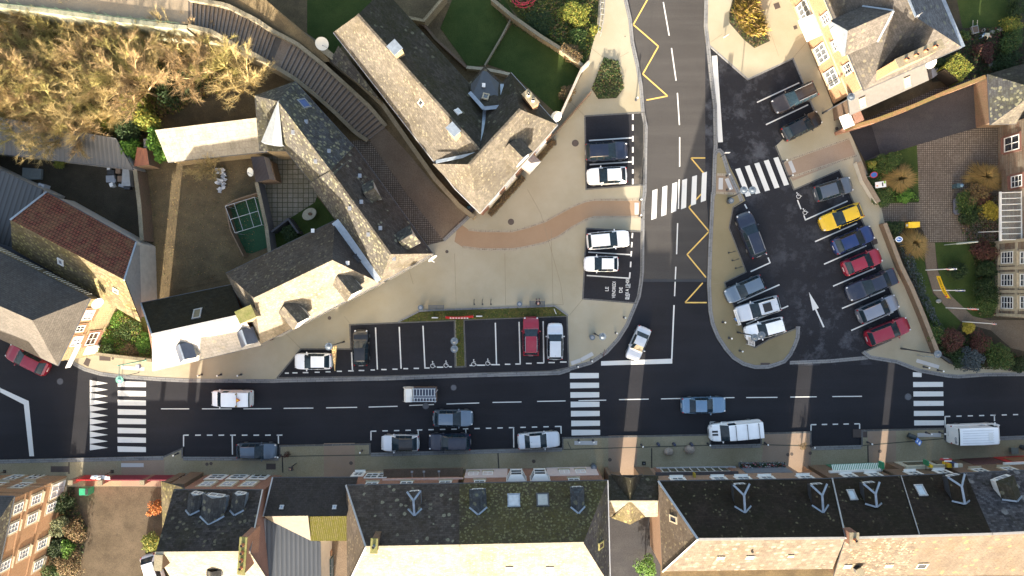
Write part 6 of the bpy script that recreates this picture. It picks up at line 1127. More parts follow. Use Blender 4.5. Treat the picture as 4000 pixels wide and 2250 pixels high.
# ================================================================ PEOPLE
SKIN = plain('skin', (0.42, 0.24, 0.17), .6, var=.04)
def person(loc, rz, pose, mats, label, hair=(0.03, 0.02, 0.015), hat=None):
    """pose: joint -> local metres (x forward, y left, z up). mats: torso, legs, shoes"""
    root = thing('person', label, 'person', loc, rz)
    J = {k: Vector(v) for k, v in pose.items()}
    E = [('pelvis', 'waist'), ('waist', 'chest'), ('chest', 'neck'), ('neck', 'head0'), ('head0', 'head1')]
    for s_ in 'LR':
        E += [('chest', 'sh' + s_), ('sh' + s_, 'el' + s_), ('el' + s_, 'wr' + s_), ('wr' + s_, 'pa' + s_), ('pelvis', 'hp' + s_), ('hp' + s_, 'kn' + s_), ('kn' + s_, 'an' + s_), ('an' + s_, 'to' + s_)]
    rad = dict(pelvis=.145, waist=.125, chest=.15, neck=.058, head0=.075, head1=.088, sh=.068, el=.048, wr=.033, pa=.036, hp=.092, kn=.062, an=.045, to=.042)
    names = list(J); vs = [J[k] for k in names]; idx = {k: i for i, k in enumerate(names)}; ed = [(idx[a], idx[b]) for a, b in E]; rr = [rad.get(k, rad.get(k[:2], .05)) for k in names]
    for s_ in 'LR':
        d = (J['pa' + s_] - J['wr' + s_]).normalized(); sd = d.cross(Vector((0, 0, 1))); sd = sd.normalized() if sd.length > .1 else Vector((0, 1, 0))
        for f in range(5):
            o = (f - 2) * .017; ln_ = (.055, .07, .078, .07, .05)[f]
            a = len(vs); 
            if f == 0: p1 = J['wr' + s_].lerp(J['pa' + s_], .4) + sd * -.03; p2 = p1 + d * .03 + sd * -.03
            else: p1 = J['pa' + s_] + sd * o + d * .03; p2 = p1 + d * ln_ * .7 - Vector((0, 0, .015))
            vs += [p1, p2]; ed += [(idx['pa' + s_] if f else idx['wr' + s_], a), (a, a + 1)]; rr += [.0105, .008]
    me = bpy.data.meshes.new('body'); me.from_pydata(vs, ed, []); o = bpy.data.objects.new('body', me); link(o)
    md = o.modifiers.new('s', 'SKIN'); me.skin_vertices.new() if not me.skin_vertices else None
    for i, v in enumerate(me.skin_vertices[0].data): v.radius = (rr[i], rr[i]); v.use_root = (i == idx['pelvis'])
    o.modifiers.new('ss', 'SUBSURF').levels = 2
    dg = bpy.context.evaluated_depsgraph_get(); m2 = bpy.data.meshes.new_from_object(o.evaluated_get(dg)); bpy.data.objects.remove(o); m2.name = 'body'
    m2.materials.clear(); 
    for mt in (SKIN,) + tuple(mats): m2.materials.append(mt)
    for p in m2.polygons:
        c = p.center; best = min(names, key=lambda k: (J[k] - c).length - rad.get(k, rad.get(k[:2], .05)) * .6)
        p.material_index = {'he': 0, 'pa': 0, 'wr': 0, 'ne': 0, 'kn': 2, 'hp': 2, 'an': 2, 'to': 3, 'pe': 2}.get(best[:2], 1); p.use_smooth = True
        if best[:2] == 'wr' and (c - J[best]).dot(J['pa' + best[2]] - J[best]) < 0: p.material_index = 1
    bo = bpy.data.objects.new('body', m2); link(bo); bo.parent = root
    h = J['head1']; up = (J['head1'] - J['head0']).normalized(); fw = Vector(pose.get('_f', (1, 0, 0))) if '_f' in pose else Vector((1, 0, 0)); fw = (fw - up * fw.dot(up)).normalized(); sd = up.cross(fw)
    m = MB(); m.ball(h - fw * .018 + up * .018, .108, (1, .92, 1)); m.build('hair', hat or plain('hair_%g' % hair[0], hair, .8), root, world=False)
    m = MB(); f0 = h + fw * .085 - up * .02
    m.ball(f0 + fw * .012, .018, (1, .8, 1.2), 0, 6, 4); m.build('nose', SKIN, root, world=False)
    for sg in (1, -1): m = MB(); m.ball(f0 + up * .03 + sd * sg * .032 - fw * .006, .011, m=0, nu=6, nv=4); m.build('eye', BLACK, root, world=False); m = MB(); m.ball(h + sd * sg * .09 - up * .02, .022, (1, .5, 1.3), 0, 6, 4); m.build('ear', SKIN, root, world=False)
    m = MB(); m.ball(f0 - up * .045 - fw * .008, .016, (.5, 1.4, .4), 0, 6, 4); m.build('mouth', plain('lips', (0.3, 0.1, 0.08), .6), root, world=False)
    return root
walk = dict(pelvis=(0, 0, .93), waist=(0.01, 0, 1.08), chest=(.03, 0, 1.32), neck=(.04, 0, 1.5), head0=(.06, 0, 1.58), head1=(.08, 0, 1.68), shL=(.03, .19, 1.42), elL=(-.10, .24, 1.16), wrL=(-.02, .24, .93), paL=(.01, .24, .85), shR=(.03, -.19, 1.42), elR=(.12, -.24, 1.17), wrR=(.26, -.2, 1.0), paR=(.33, -.18, .95), hpL=(0, .1, .88), knL=(.22, .1, .5), anL=(.30, .1, .09), toL=(.45, .11, .05), hpR=(0, -.1, .88), knR=(-.06, -.1, .48), anR=(-.34, -.1, .15), toR=(-.24, -.11, .05))
sit = dict(pelvis=(0, 0, .52), waist=(.0, 0, .66), chest=(.05, 0, .92), neck=(.10, 0, 1.10), head0=(.14, 0, 1.17), head1=(.18, 0, 1.26), shL=(.05, .19, 1.02), elL=(.12, .25, .76), wrL=(.36, .16, .70), paL=(.43, .12, .69), shR=(.05, -.19, 1.02), elR=(.12, -.25, .76), wrR=(.36, -.16, .70), paR=(.43, -.12, .69), hpL=(.03, .1, .50), knL=(.46, .15, .52), anL=(.50, .15, .19), toL=(.65, .17, .15), hpR=(.03, -.1, .50), knR=(.46, -.15, .52), anR=(.50, -.15, .19), toR=(.65, -.17, .15))
bend = dict(pelvis=(-.18, 0, .88), waist=(-.02, 0, .97), chest=(.24, 0, 1.0), neck=(.42, 0, .96), head0=(.49, 0, .92), head1=(.57, 0, .86), shL=(.28, .19, .98), elL=(.42, .23, .72), wrL=(.55, .18, .50), paL=(.58, .17, .43), shR=(.28, -.19, .98), elR=(.40, -.22, .72), wrR=(.50, -.16, .50), paR=(.53, -.15, .43), hpL=(-.16, .1, .84), knL=(-.08, .14, .46), anL=(-.18, .14, .1), toL=(-.03, .15, .05), hpR=(-.16, -.1, .84), knR=(-.02, -.14, .46), anR=(-.10, -.14, .1), toR=(.05, -.15, .05)); bend['_f'] = (.6, 0, -.8)
q = P(1152, 1818, .1); person(q, R(215), walk, (plain('dark_jacket', (0.035, 0.03, 0.035), .8), plain('black_trousers', (0.015, 0.015, 0.018), .8), BLACK), 'person in a dark jacket walking left along the pavement by the link building', (0.15, 0.12, 0.10))
q = P(2101, 1188, 0); person((q.x, q.y, 0), R(92), {k: (v[0], v[1], v[2] + .08) if k[0] != '_' else v for k, v in sit.items()}, (plain('black_top', (0.018, 0.017, 0.025), .8), plain('maroon_trousers', (0.12, 0.055, 0.07), .8), plain('brown_shoes', (0.06, 0.04, 0.03), .7)), 'person in a black top sitting on the right-hand metal bench', (0.30, 0.22, 0.22))
q = P(3826, 148, 0); person((q.x, q.y, 0.03), R(-20), bend, (plain('pale_jumper', (0.34, 0.33, 0.27), .9), plain('blue_jeans', (0.08, 0.13, 0.2), .85), BLACK), 'person in a pale jumper and blue jeans bending over the flower bed', (0.20, 0.17, 0.14))
# ================================================================ STREET FURNITURE
def lamp(px, py, heads, arm, label, h=6.0, z0=.1, colr=None):
    q = P(px, py, 0); root = thing('street_lamp', label, 'street lamp', (q.x, q.y, z0), group='street lamps'); mt = colr or plain('lamp_grey', (0.05, 0.055, 0.065), .5, .3)
    m = MB(); m.tube((0, 0, 0), (0, 0, .9), .10, .09, n=10); m.tube((0, 0, .9), (0, 0, h - z0), .07, .05, n=10); m.build('pole', mt, root, world=False)
    for dx, dy in heads:
        m = MB(); m.tube((0, 0, h - .4), (dx * .8, dy * .8, h), .03, n=6); m.build('arm', mt, root, world=False)
        m = MB(); m.disc((dx, dy), .36, h - .06, h + .06, 28); m.tube((dx, dy, h + .06), (dx, dy, h + .12), .2, .1, n=14); hd = m.build('lamp_head', colr or plain('lamp_head_blue_grey', (0.10, 0.125, 0.155), .45, .2), root, world=False)
        m = MB(); m.disc((dx, dy), .28, h - .10, h - .062, 20); m.build('lens', LAMPG, hd, world=False)
    return root
lamp(2322, 1303, [(.05, .12)], 0, 'single-headed grey street lamp beside the litter bin at the plaza corner')
lamp(1794, 1329, [(0, .38), (0, -.38)], 0, 'double-headed grey street lamp rising from the narrow grass divider between the bays')
lamp(2844, 775, [(-.42, 0), (.42, 0)], 0, 'double-headed grey street lamp on the island beside the zebra crossing'); lamp(2880, 1298, [(-.33, -.12), (.33, .12)], 0, 'double-headed grey street lamp leaning over the white estate car on the island')
lamp(3518, 1361, [(.1, 0)], 0, 'single-headed street lamp with a blue disc head near the right-hand zebra crossing'); lamp(3212, 443, [(0, 0.05)], 0, 'single-headed dark street lamp below the town hall facade'); lamp(1345, 1334, [(.0, 0)], 0, 'single-headed grey street lamp behind the white hatchback and triangular sign')
lg = lamp(587, 1403, [(.28, -1.35)], 0, 'green street lamp with a mint disc head hanging over the left zebra crossing', colr=plain('mint_green', (0.16, 0.36, 0.28), .5))
DKB = plain('bollard_grey', (0.05, 0.05, 0.06), .5, .2); BW = plain('bollard_white_cap', (0.75, 0.75, 0.73), .4)
proto = {}
def bollard(px, py, label, z0=.1, kind='cap'):
    q = P(px, py, z0)
    if kind not in proto:
        r = thing('bollard', label, 'bollard', (0, 0, 0), group='bollards')
        m = MB()
        if kind == 'cap': m.tube((0, 0, 0), (0, 0, .95), .07, .055, n=10); m.disc((0, 0), .12, 0, .03, 12)
        else: m.tube((0, 0, 0), (0, 0, .6), .16, .14, n=12); m.ball((0, 0, .6), .15, (1, 1, .5))
        m.build('post', DKB if kind == 'cap' else plain('dark_blue_iron', (0.035, 0.045, 0.08), .5), r, world=False)
        if kind == 'cap': m = MB(); m.ball((0, 0, .99), .095, (1, 1, .9), nu=10, nv=6); m.build('cap', BW, r, world=False)
        proto[kind] = r; r.location = q; return r
    s_ = proto[kind]; r = s_.copy(); link(r); r['label'] = label; r.location = q
    for c in s_.children: k = c.copy(); link(k); k.parent = r
    return r
for x, y, l in ((789, 1463, 'leftmost of the three white-capped bollards on the kerb left of the corner bay'), (864, 1463, 'middle of the three white-capped bollards on the kerb left of the corner bay'), (942, 1463, 'rightmost of the three white-capped bollards on the kerb left of the corner bay'),
    (2437, 1240, 'topmost white-capped bollard on the curved plaza kerb'), (2405, 1300, 'second white-capped bollard down the curved plaza kerb'), (2309, 1407, 'white-capped bollard at the upper end of the curved tactile strip'), (2255, 1429, 'white-capped bollard at the lower end of the curved tactile strip'),
    (2822, 1258, 'white-capped bollard on the island level with the silver off-road car'), (2847, 1320, 'white-capped bollard on the island beside the double lamp'), (2889, 1370, 'lowest white-capped bollard on the rounded island end'),
    (2499, 783, 'white-capped bollard above the white strip at the end of the terracotta path'), (2498, 844, 'white-capped bollard below the white strip at the end of the terracotta path'), (2838, 687, 'upper white-capped bollard on the narrow island crossing'), (2840, 742, 'lower white-capped bollard on the narrow island crossing'),
    (3608, 1433, 'left white-capped bollard below the right-hand tactile strip by the kerb'), (3663, 1446, 'right white-capped bollard below the right-hand tactile strip by the kerb'), (3617, 1689, 'left white-capped bollard at the south end of the right-hand zebra'), (3669, 1688, 'right white-capped bollard at the south end of the right-hand zebra'),
    (3388, 1727, 'white-capped bollard right of the empty kerbside bay'), (3167, 1741, 'white-capped bollard at the lower left corner of the empty kerbside bay'), (2260, 1720, 'left white-capped bollard at the south end of the middle zebra'), (2316, 1720, 'right white-capped bollard at the south end of the middle zebra'),
    (2505, 1737, 'white-capped bollard in the strip of sunlight opposite the gatehouse'), (2764, 1732, 'white-capped bollard at the nose of the striped delivery van'), (2987, 1730, 'white-capped bollard behind the striped delivery van'), (1414, 1760, 'white-capped bollard left of the long kerbside bays'),
    (695, 1771, 'white-capped bollard on the small pavement triangle outside the three-dormer house'), (1097, 1778, 'white-capped bollard by the bare shrub near the blue-grey parked car'), (2484, 391, 'white-capped bollard on the upper plaza beside the old road'), (3060, 631, 'bollard at the upper left corner of the pink path'), (3082, 690, 'bollard at the lower left corner of the pink path')): bollard(x, y, l)
for x, l in ((2569, 'left'), (2631, 'middle'), (2698, 'right')): bollard(x, 1733, l + ('most' if l != 'middle' else '') + ' of the three squat blue bollards above the boulders', kind='squat')
def bin_(px, py, label, z0=.1):
    q = P(px, py, z0); r = thing('litter_bin', label, 'litter bin', q, group='litter bins'); m = MB(); m.tube((0, 0, 0), (0, 0, .85), .24, .27, n=18); m.build('barrel', plain('bin_slate', (0.06, 0.075, 0.095), .5, .2), r, world=False)
    m = MB(); m.disc((0, 0), .29, .85, .92, 20); m.disc((0, 0), .15, .92, .95, 16, 1); m.build('lid', [plain('bin_lid', (0.11, 0.14, 0.17), .4, .2), LGREY], r, world=False)
bin_(1647, 1201, 'round slate-grey litter bin left of the empty metal bench'); bin_(2029, 1187, 'round slate-grey litter bin left of the bench with the seated person'); bin_(2310, 1316, 'round slate-grey litter bin beside the single lamp at the plaza corner'); bin_(2846, 788, 'round slate-grey litter bin on the island at the foot of the double lamp'); bin_(2316, 1817, 'dark litter bin against the white-rendered front of the mossy street house'); bin_(3990, 1745, 'dark litter bin at the right edge of the south pavement')
def bench(px, py, rz, label, Lm=1.55):
    q = P(px, py, .1); r = thing('bench', label, 'bench', q, rz, 'metal benches'); mt = plain('bench_steel', (0.10, 0.12, 0.14), .5, .3)
    m = MB(); 
    for k in range(6): m.box((0, -.20 + .08 * k, .44), (Lm, .05, .03))
    for k in (-.5, 0, .5): m.box((k * Lm, 0, .425), (.03, .45, .025))
    m.build('seat', mt, r, world=False); m = MB()
    for k in range(4): m.box((0, -.26 - .025 * k, .55 + .09 * k), (Lm, .03, .05))
    for k in (-.5, .5): m.box((k * Lm, -.29, .64), (.03, .05, .42))
    m.build('backrest', mt, r, world=False)
    for sx in (1, -1): m = MB(); m.tube((sx * Lm / 2, -.2, 0), (sx * Lm / 2, -.2, .6), .025); m.tube((sx * Lm / 2, .2, 0), (sx * Lm / 2, .2, .62), .025); m.tube((sx * Lm / 2, -.25, .62), (sx * Lm / 2, .25, .62), .025); m.build('leg', mt, r, world=False)
bench(1706, 1200, 0, 'empty slatted metal bench on the plaza above the red banner'); bench(2098, 1184, 0, 'slatted metal bench on the plaza with a person seated on it')
def hoop(px, py, rz, label):
    q = P(px, py, .1); r = thing('bike_stand', label, 'bike stand', q, rz, 'bike stands'); m = MB(); m.path([(-.26, 0, 0), (-.26, 0, .7), (-.2, 0, .78), (.2, 0, .78), (.26, 0, .7), (.26, 0, 0)], .03, n=8); m.build('hoop', DGREY, r, world=False)
    m = MB(); m.box((-.26, 0, .01), (.16, .16, .02)); m.build('foot', DGREY, r, world=False)
for x, l in ((1853, 'left'), (1885, 'middle'), (1918, 'right')): hoop(x, 1179, R(88), l + ' bike stand of the three above the grass strip')
for x, y, l in ((2856, 985, 'top'), (2870, 1015, 'middle'), (2883, 1045, 'bottom')): hoop(x, y, R(16), l + ' bike stand of the three on the island beside the black estate')
# manhole covers
MH = {}
for x, y, r_, z, l in ((3009, 0, 0, 0, ''),): pass
for x, y, r_, z, l, c in ((2247, 560, .36, .1, 'large rust-brown manhole cover on the plaza left of the navy estate', 0), (2168, 564, .17, .1, 'small brown manhole cover near the L-shaped house entrance', 0), (1996, 867, .33, .1, 'brown manhole cover just above the terracotta path', 0), (1746, 983, .17, .1, 'small brown cover at the left end of the terracotta path', 0), (1288, 1242, .19, .1, 'small round cover in front of the two-dormer front house', 0), (235, 1490, .34, .008, 'large pale manhole cover in the road left of the give-way teeth', 1), (1772, 1514, .31, .008, 'pale manhole cover in the street right of the flat-bed truck', 1), (1663, 1586, .34, .008, 'pale manhole cover overlapping the centre line below the flat-bed truck', 1), (3547, 1550, .36, .008, 'pale manhole cover left of the right-hand zebra', 1), (2085, 1801, .19, .1, 'round dark cover on the pavement below the silver-white saloon', 0), (2382, 1795, .19, .1, 'round dark cover at the left edge of the pink pavement by the gatehouse', 0), (1372, 1808, .19, .1, 'round dark cover on the pavement right of the walking person', 0), (810, 1812, .17, .1, 'left cover of the pair on the pavement outside the three-dormer house', 0), (826, 1810, .17, .1, 'right cover of the pair on the pavement outside the three-dormer house', 0), (3076, 1775, .17, .1, 'shaded cover of the pair at the edge of the first sunlit passage strip', 0), (3091, 1773, .17, .1, 'sunlit cover of the pair in the first passage strip', 0), (3163, 1769, .18, .1, 'round dark cover below the empty kerbside bay near the thin bush', 0), (3435, 1762, .18, .1, 'round cover at the left edge of the second sunlit strip', 0), (443, 1400, .13, .1, 'tiny red-brown cover on the sunlit pavement below the gap garden', 0), (2441, 144, .06, .1, 'tiny cover on the upper pavement by the old road', 0), (3940, 1443, .18, .1, 'round dark cover on the pavement at the right edge', 0), (3267, 503, .18, .1, 'round dark cover on the forecourt below the town hall lamp', 0), (3035, 22, .0, .1, '', 0)):
    if not r_: continue
    q = P(x, y); m = MB(); m.disc((q.x, q.y), r_, z - .0 + .001, z + .012, 22); m.disc((q.x, q.y), r_ * .8, z + .012, z + .016, 22, 1)
    m.build('manhole_cover', [plain('cover_brown', (0.06, 0.045, 0.04), .8) if c == 0 else plain('cover_grey', (0.07, 0.075, 0.085), .7), plain('cover_brown2', (0.075, 0.058, 0.05), .8, var=.3, sc=12) if c == 0 else plain('cover_grey2', (0.09, 0.095, 0.11), .7, var=.3, sc=12)], label=l, cat='manhole cover', group='manhole covers')
for x, y, s_, l in ((3035, 23, .6, 'larger square drain cover on the forecourt beside the town hall'), (3107, 107, .38, 'smaller square drain cover on the forecourt near the town hall canopy')):
    q = P(x, y, .1); m = MB(); m.box((q.x, q.y, .106), (s_, s_, .012), R(20)); m.build('drain_cover', plain('cover_brown', (0.06, 0.045, 0.04), .8), label=l, cat='drain cover')
# boulders
for x, y, s_, l in ((2612, 1763, .46, 'smaller angular pale boulder on the south pavement'), (2694, 1755, .52, 'larger brownish boulder on the south pavement')):
    q = P(x, y, .3); m = MB(); rnd.seed(int(x)); m.ball((q.x, q.y, .38), s_, (1.15, .95, .85), nu=9, nv=6, jit=.10); m.build('boulder', ground('rock_%d' % x, (0.22, 0.18, 0.15), (0.30, 0.26, 0.22), (0.10, 0.08, 0.07), 2.0, 6), label=l, cat='boulder')
# banners, signs
def panel_sign(name, label, cat, px, py, h, w_, hh, normal, mats, post=True, txt=None, tcol=None, tsz=.2, z0=.1, extra=None, shape='rect', group=None, roll=0):
    q = P(px, py, h); n = Vector(normal).normalized(); u = Vector((0, 0, 1)).cross(n)
    u = u.normalized() if u.length > .05 else Vector((1, 0, 0)); v = n.cross(u); g = P(px, py, h); root = thing(name, label, cat, (q.x, q.y, z0), group=group)
    M = Matrix((u, v, n)).transposed().to_4x4(); M.translation = q; M = M @ Matrix.Rotation(roll, 4, 'Z'); m = MB()
    if shape == 'rect': m.box(None, (w_, hh, .03), M=M)
    else:
        vs = [M @ Vector((math.cos(a * math.pi / 12) * w_ / 2, math.sin(a * math.pi / 12) * hh / 2, .015)) for a in range(24)]; m.poly(vs); m.poly([M @ (M.inverted() @ p - Vector((0, 0, .03))) for p in reversed(vs)])
    m.build('sign_face', mats[0], root)
    if shape != 'rect' and len(mats) > 1:
        m = MB(); m.poly([M @ Vector((math.cos(a * math.pi / 12) * w_ * .38, math.sin(a * math.pi / 12) * hh * .38, .02)) for a in range(24)]); m.build('sign_disc', mats[1], root)
    if extra:
        for k, (x, y, sx, sy, mt) in enumerate(extra): m = MB(); m.box(None, (sx, sy, .012), M=M @ Matrix.Translation((x, y, .022 + .002 * k))); m.build('marking', mt, root)
    if post: m = MB(); m.tube((q.x, q.y, z0), (q.x, q.y, q.z - .02), .03); m.build('post', LGREY, root)
    if txt: text(txt, (0, 0, 0), tsz, tcol or BLACK, 'lettering', root, M=M @ Matrix.Translation((0, 0, .024)))
    return root
def arrow_extra(): return [(0, 0, .05, .3, WHT), (-.06, .1, .05, .16, WHT), (.06, .1, .05, .16, WHT)]
r = thing('red_banner', 'long low red banner with worn white lettering strung across the grass strip', 'banner', P(1794, 1237, .2)); m = MB(); A, B2 = P(1739, 1236, .9), P(1849, 1232, .9)
n = 10; sg = lambda k: A.lerp(B2, k / n) - Vector((0, .10 * math.sin(math.pi * k / n), 0))
for k in range(n): a, c = sg(k), sg(k + 1); dz = Vector((0, -.24, -.45)); m.poly([a, c, c + dz, a + dz]); 
for k in range(n): a, c = sg(k), sg(k + 1); tt = Vector((0, .03, .0)); dz = Vector((0, -.24, -.45)); m.poly([a + tt, a + dz + tt, c + dz + tt, c + tt])
m.build('fabric', RED, r)
M = Matrix.Translation(P(1794, 1239, .62) + Vector((0, -.20, 0))) @ Matrix.Rotation(R(78), 4, 'X'); text('TELETHON', (0, 0, 0), .32, WHT, 'lettering', r, M=M, sx=1.3) if False else None
for k in range(7): m = MB(); t_ = P(1760 + 11 * k, 1238, .75) + Vector((0, -.12, 0)); m.box(tuple(t_), (.16, .1, .05), 0); m.build('letter', WHT, r)

for p_ in (A, B2): m = MB(); m.tube((p_.x, p_.y, .1), (p_.x, p_.y, 1.0), .03); m.build('post', LGREY, r)
for x, y, l in ((1699, 1241, 'left of the two small white sign boards beside the red banner'), (1872, 1235, 'right of the two small white sign boards beside the red banner')):
    r = thing('sign_board', l, 'sign', P(x, y, .15), group='small white sign boards'); q = P(x, y, .6); m = MB(); m.box((q.x, q.y, .6), (.62, .09, .5), 0); m.build('panel', WHT, r); m = MB(); m.box((q.x, q.y + .08, .62), (.3, .05, .3)); m.build('pack', plain('navy_pack', (0.05, 0.07, 0.12), .6), r)
m = MB(); A = P(2164, 1206, .2); m.tube(A, P(2173, 1227, .2) , .035); m.build('fallen_pole', WHT, label='short white pole lying at the right end of the grass strip', cat='pole')
# yellow banner
YM = YEL; r = thing('yellow_banner', 'long yellow banner with black lettering and a red mark hung between two flagpoles', 'banner', P(3660, 1090, 1.5)); m = MB(); pa = [(3657, 1078), (3664, 1098), (3672, 1120), (3683, 1143), (3699, 1165)]; pb = [(3673, 1079), (3680, 1098), (3687, 1116), (3696, 1137), (3713, 1166)]
for k in range(4): m.poly([P(*pa[k], 1.7), P(*pa[k + 1], 1.7), P(*pb[k + 1], 2.35), P(*pb[k], 2.35)])
m.build('fabric', YM, r)
for i_, (s_, t_) in enumerate(zip('LETELETHON', [0.12 + .078 * k for k in range(10)])):
    k = min(3, int(t_ * 4)); f = t_ * 4 - k; a = P(*pa[k], 1.7).lerp(P(*pa[k + 1], 1.7), f); c = P(*pb[k], 2.35).lerp(P(*pb[k + 1], 2.35), f); d = (P(*pa[k + 1], 1.7) - P(*pa[k], 1.7)).normalized(); up = (c - a).normalized(); nn = d.cross(up).normalized()
    M = Matrix((d, up, nn)).transposed().to_4x4(); M.translation = (a + c) / 2 + nn * .02; text(s_, (0, 0, 0), .36, BLACK, 'letter', r, M=M)
m = MB(); q = P(3697, 1157, 2.1); m.ball(tuple(q), .11, (1, 1, .3)); m.build('red_mark', RED, r)
FR = [plain('flag_red', (0.5, 0.02, 0.03), .8), plain('flag_white', (0.65, 0.65, 0.65), .8), plain('flag_blue', (0.02, 0.04, 0.25), .8)]
def flagpole(px, py, h, cols, label, fl=1.3):
    q = P(px, py); r = thing('flagpole', label, 'flagpole', (q.x, q.y, .05), group='white flagpoles'); m = MB(); m.tube((0, 0, 0), (0, 0, h), .055, .04, n=10); m.build('pole', WHT, r, world=False); m = MB(); m.ball((0, 0, h + .05), .08); m.build('finial', LGREY, r, world=False)
    m = MB(); n = 8; rnd.seed(int(px)); prev = None
    for k in range(n + 1):
        z = h - .25 - fl * k / n; wd = .30 * (1 - .25 * k / n) ; pts = [(.04, 0, z), (.04 + wd * .35, .12 * math.sin(k), z - .02), (.04 + wd * .7, -.1, z - .04), (.04 + wd, .06 * math.cos(k * 1.3), z - .07)]
        if prev:
            for j in range(3): m.poly([prev[j], prev[j + 1], pts[j + 1], pts[j]], min(len(cols) - 1, k * len(cols) // (n + 1)) if len(cols) > 1 else 0, smooth=True)
        prev = pts
    m.build('flag', cols, r, world=False); m = MB(); m.tube((.12, .02, h - .25 - fl * .55), (.12, .02, h - .32 - fl * .55), .16, n=16, cap=False); m.build('flag_ring', LGREY, r, world=False)
flagpole(3615, 1055, 4.9, [FR[2], FR[1], FR[0]], 'white flagpole carrying a furled blue, white and red flag, topmost of four', 1.4); flagpole(3645, 1134, 4.9, [FR[2]], 'white flagpole carrying a furled dark blue flag behind the yellow banner'); flagpole(3694, 1202, 4.9, [FR[0]], 'white flagpole carrying a furled red flag, third of four', 1.4); flagpole(3759, 1256, 4.9, [FR[0]], 'white flagpole with only a small red flag, lowest of four', .35)
panel_sign('no_parking_sign', 'round red and blue no-parking sign on the garden edge beside the driveway', 'sign', 3414, 683, 2.2, .72, .72, (-.55, .35, .75), [RED, BLU], shape='round')
panel_sign('information_board', 'white information board with a green corner tilted beside the ornamental grass', 'notice board', 3440, 721, 1.6, .62, .98, (-.5, .1, .85), [WHT], extra=[(-.18, .38, .24, .16, plain('lime_green', (0.25, 0.5, 0.05), .5)), (0, .18, .4, .12, DGREY), (.1, -.32, .12, .16, ORANGE)], roll=R(-66 + 80))
panel_sign('direction_sign', 'round blue sign with a white arrow in front of the ornamental grass', 'sign', 3512, 935, 2.0, .6, .66, (-.5, .0, .85), [WHT, BLU], shape='round', extra=[(0, 0, .06, .3, WHT), (-.05, -.1, .16, .06, WHT)])
g = thing('letter_box', 'yellow letter box with a white notice beside the sett path', 'letter box', P(3558, 879, .05)); m = MB(); q = P(3564, 879, .7); m.box((q.x, q.y, .75), (.75, .55, 1.3)); m.build('case', YEL, g); m = MB(); q = P(3545, 880, 1.1); m.box((q.x, q.y, 1.0), (.03, .22, .3)); m.build('notice', WHT, g); m = MB(); q = P(3564, 879, 1.4); m.box((q.x, q.y, 1.42), (.82, .6, .06)); m.build('lid', YEL, g)
g = thing('stone_bench', 'blue-grey rounded stone bench left of the shrub bed on the setts', 'bench', P(3737, 806, .05)); m = MB(); q = P(3737, 806, .4); m.prism([(q.x + .33 * math.cos(a) , q.y + (.55 if math.sin(a) > 0 else -.55) + .33 * math.sin(a)) for a in [2 * math.pi * k / 20 for k in range(20)]], .3, .48); m.build('seat', plain('blue_grey_stone', (0.10, 0.105, 0.135), .8), g)
for s_ in (-.5, .5): m = MB(); m.box((q.x, q.y + s_, .17), (.4, .2, .3)); m.build('leg', plain('blue_grey_stone', (0.10, 0.105, 0.135), .8), g)
g = thing('litter_bin', 'slate-blue bin with a domed top above the stone bench on the setts', 'litter bin', P(3738, 727, .05)); m = MB(); q = P(3738, 727, .4); m.box((q.x, q.y, .45), (.6, .42, .8)); m.build('case', plain('slate_blue_metal', (0.04, 0.08, 0.10), .5), g); m = MB(); m.ball((q.x + .2, q.y, .9), .2, (1, 1, .5)); m.build('lid', plain('bin_lid_blue', (0.10, 0.18, 0.26), .4), g)
panel_sign('parking_sign', 'blue and white parking sign with arrows beside the dark planter', 'sign', 3588, 1726, 1.6, .62, .62, (.2, .35, .9), [BLU], extra=[(-.15, 0, .02, .62, WHT), (-.15, .05, .16, .3, WHT), (.15, 0, .06, .35, WHT), (.15, .1, .18, .06, WHT)], roll=R(-15))
g = thing('planter', 'dark ribbed planter next to the blue parking sign', 'planter', P(3561, 1707, .1)); m = MB(); q = P(3561, 1707, .4); m.tube((q.x - .35, q.y + .2, .35), (q.x + .4, q.y - .12, .55), .28, .26, n=12); m.build('pot', plain('planter_slate', (0.03, 0.04, 0.045), .6), g); m = MB(); m.ball((q.x, q.y, .5), .2, (1.4, 1, .8), jit=.2); m.build('plant', plain('dark_plant', (0.02, 0.04, 0.02), .9), g)
g = thing('crash_barrier_sign', 'grey framed street plan board beside the right-hand lamp', 'notice board', P(3623, 1396, .1)); m = MB(); q = P(3620, 1392, .9); m.box((q.x, q.y, .9), (.95, .05, .8), R(-6)); m.build('panel', plain('plan_board', (0.20, 0.24, 0.22), .5), g)
for s_ in (-.5, .5): m = MB(); m.tube((q.x + s_, q.y - s_ * .1, 0.1), (q.x + s_, q.y - s_ * .1, 1.5), .035); m.build('post', LGREY, g)
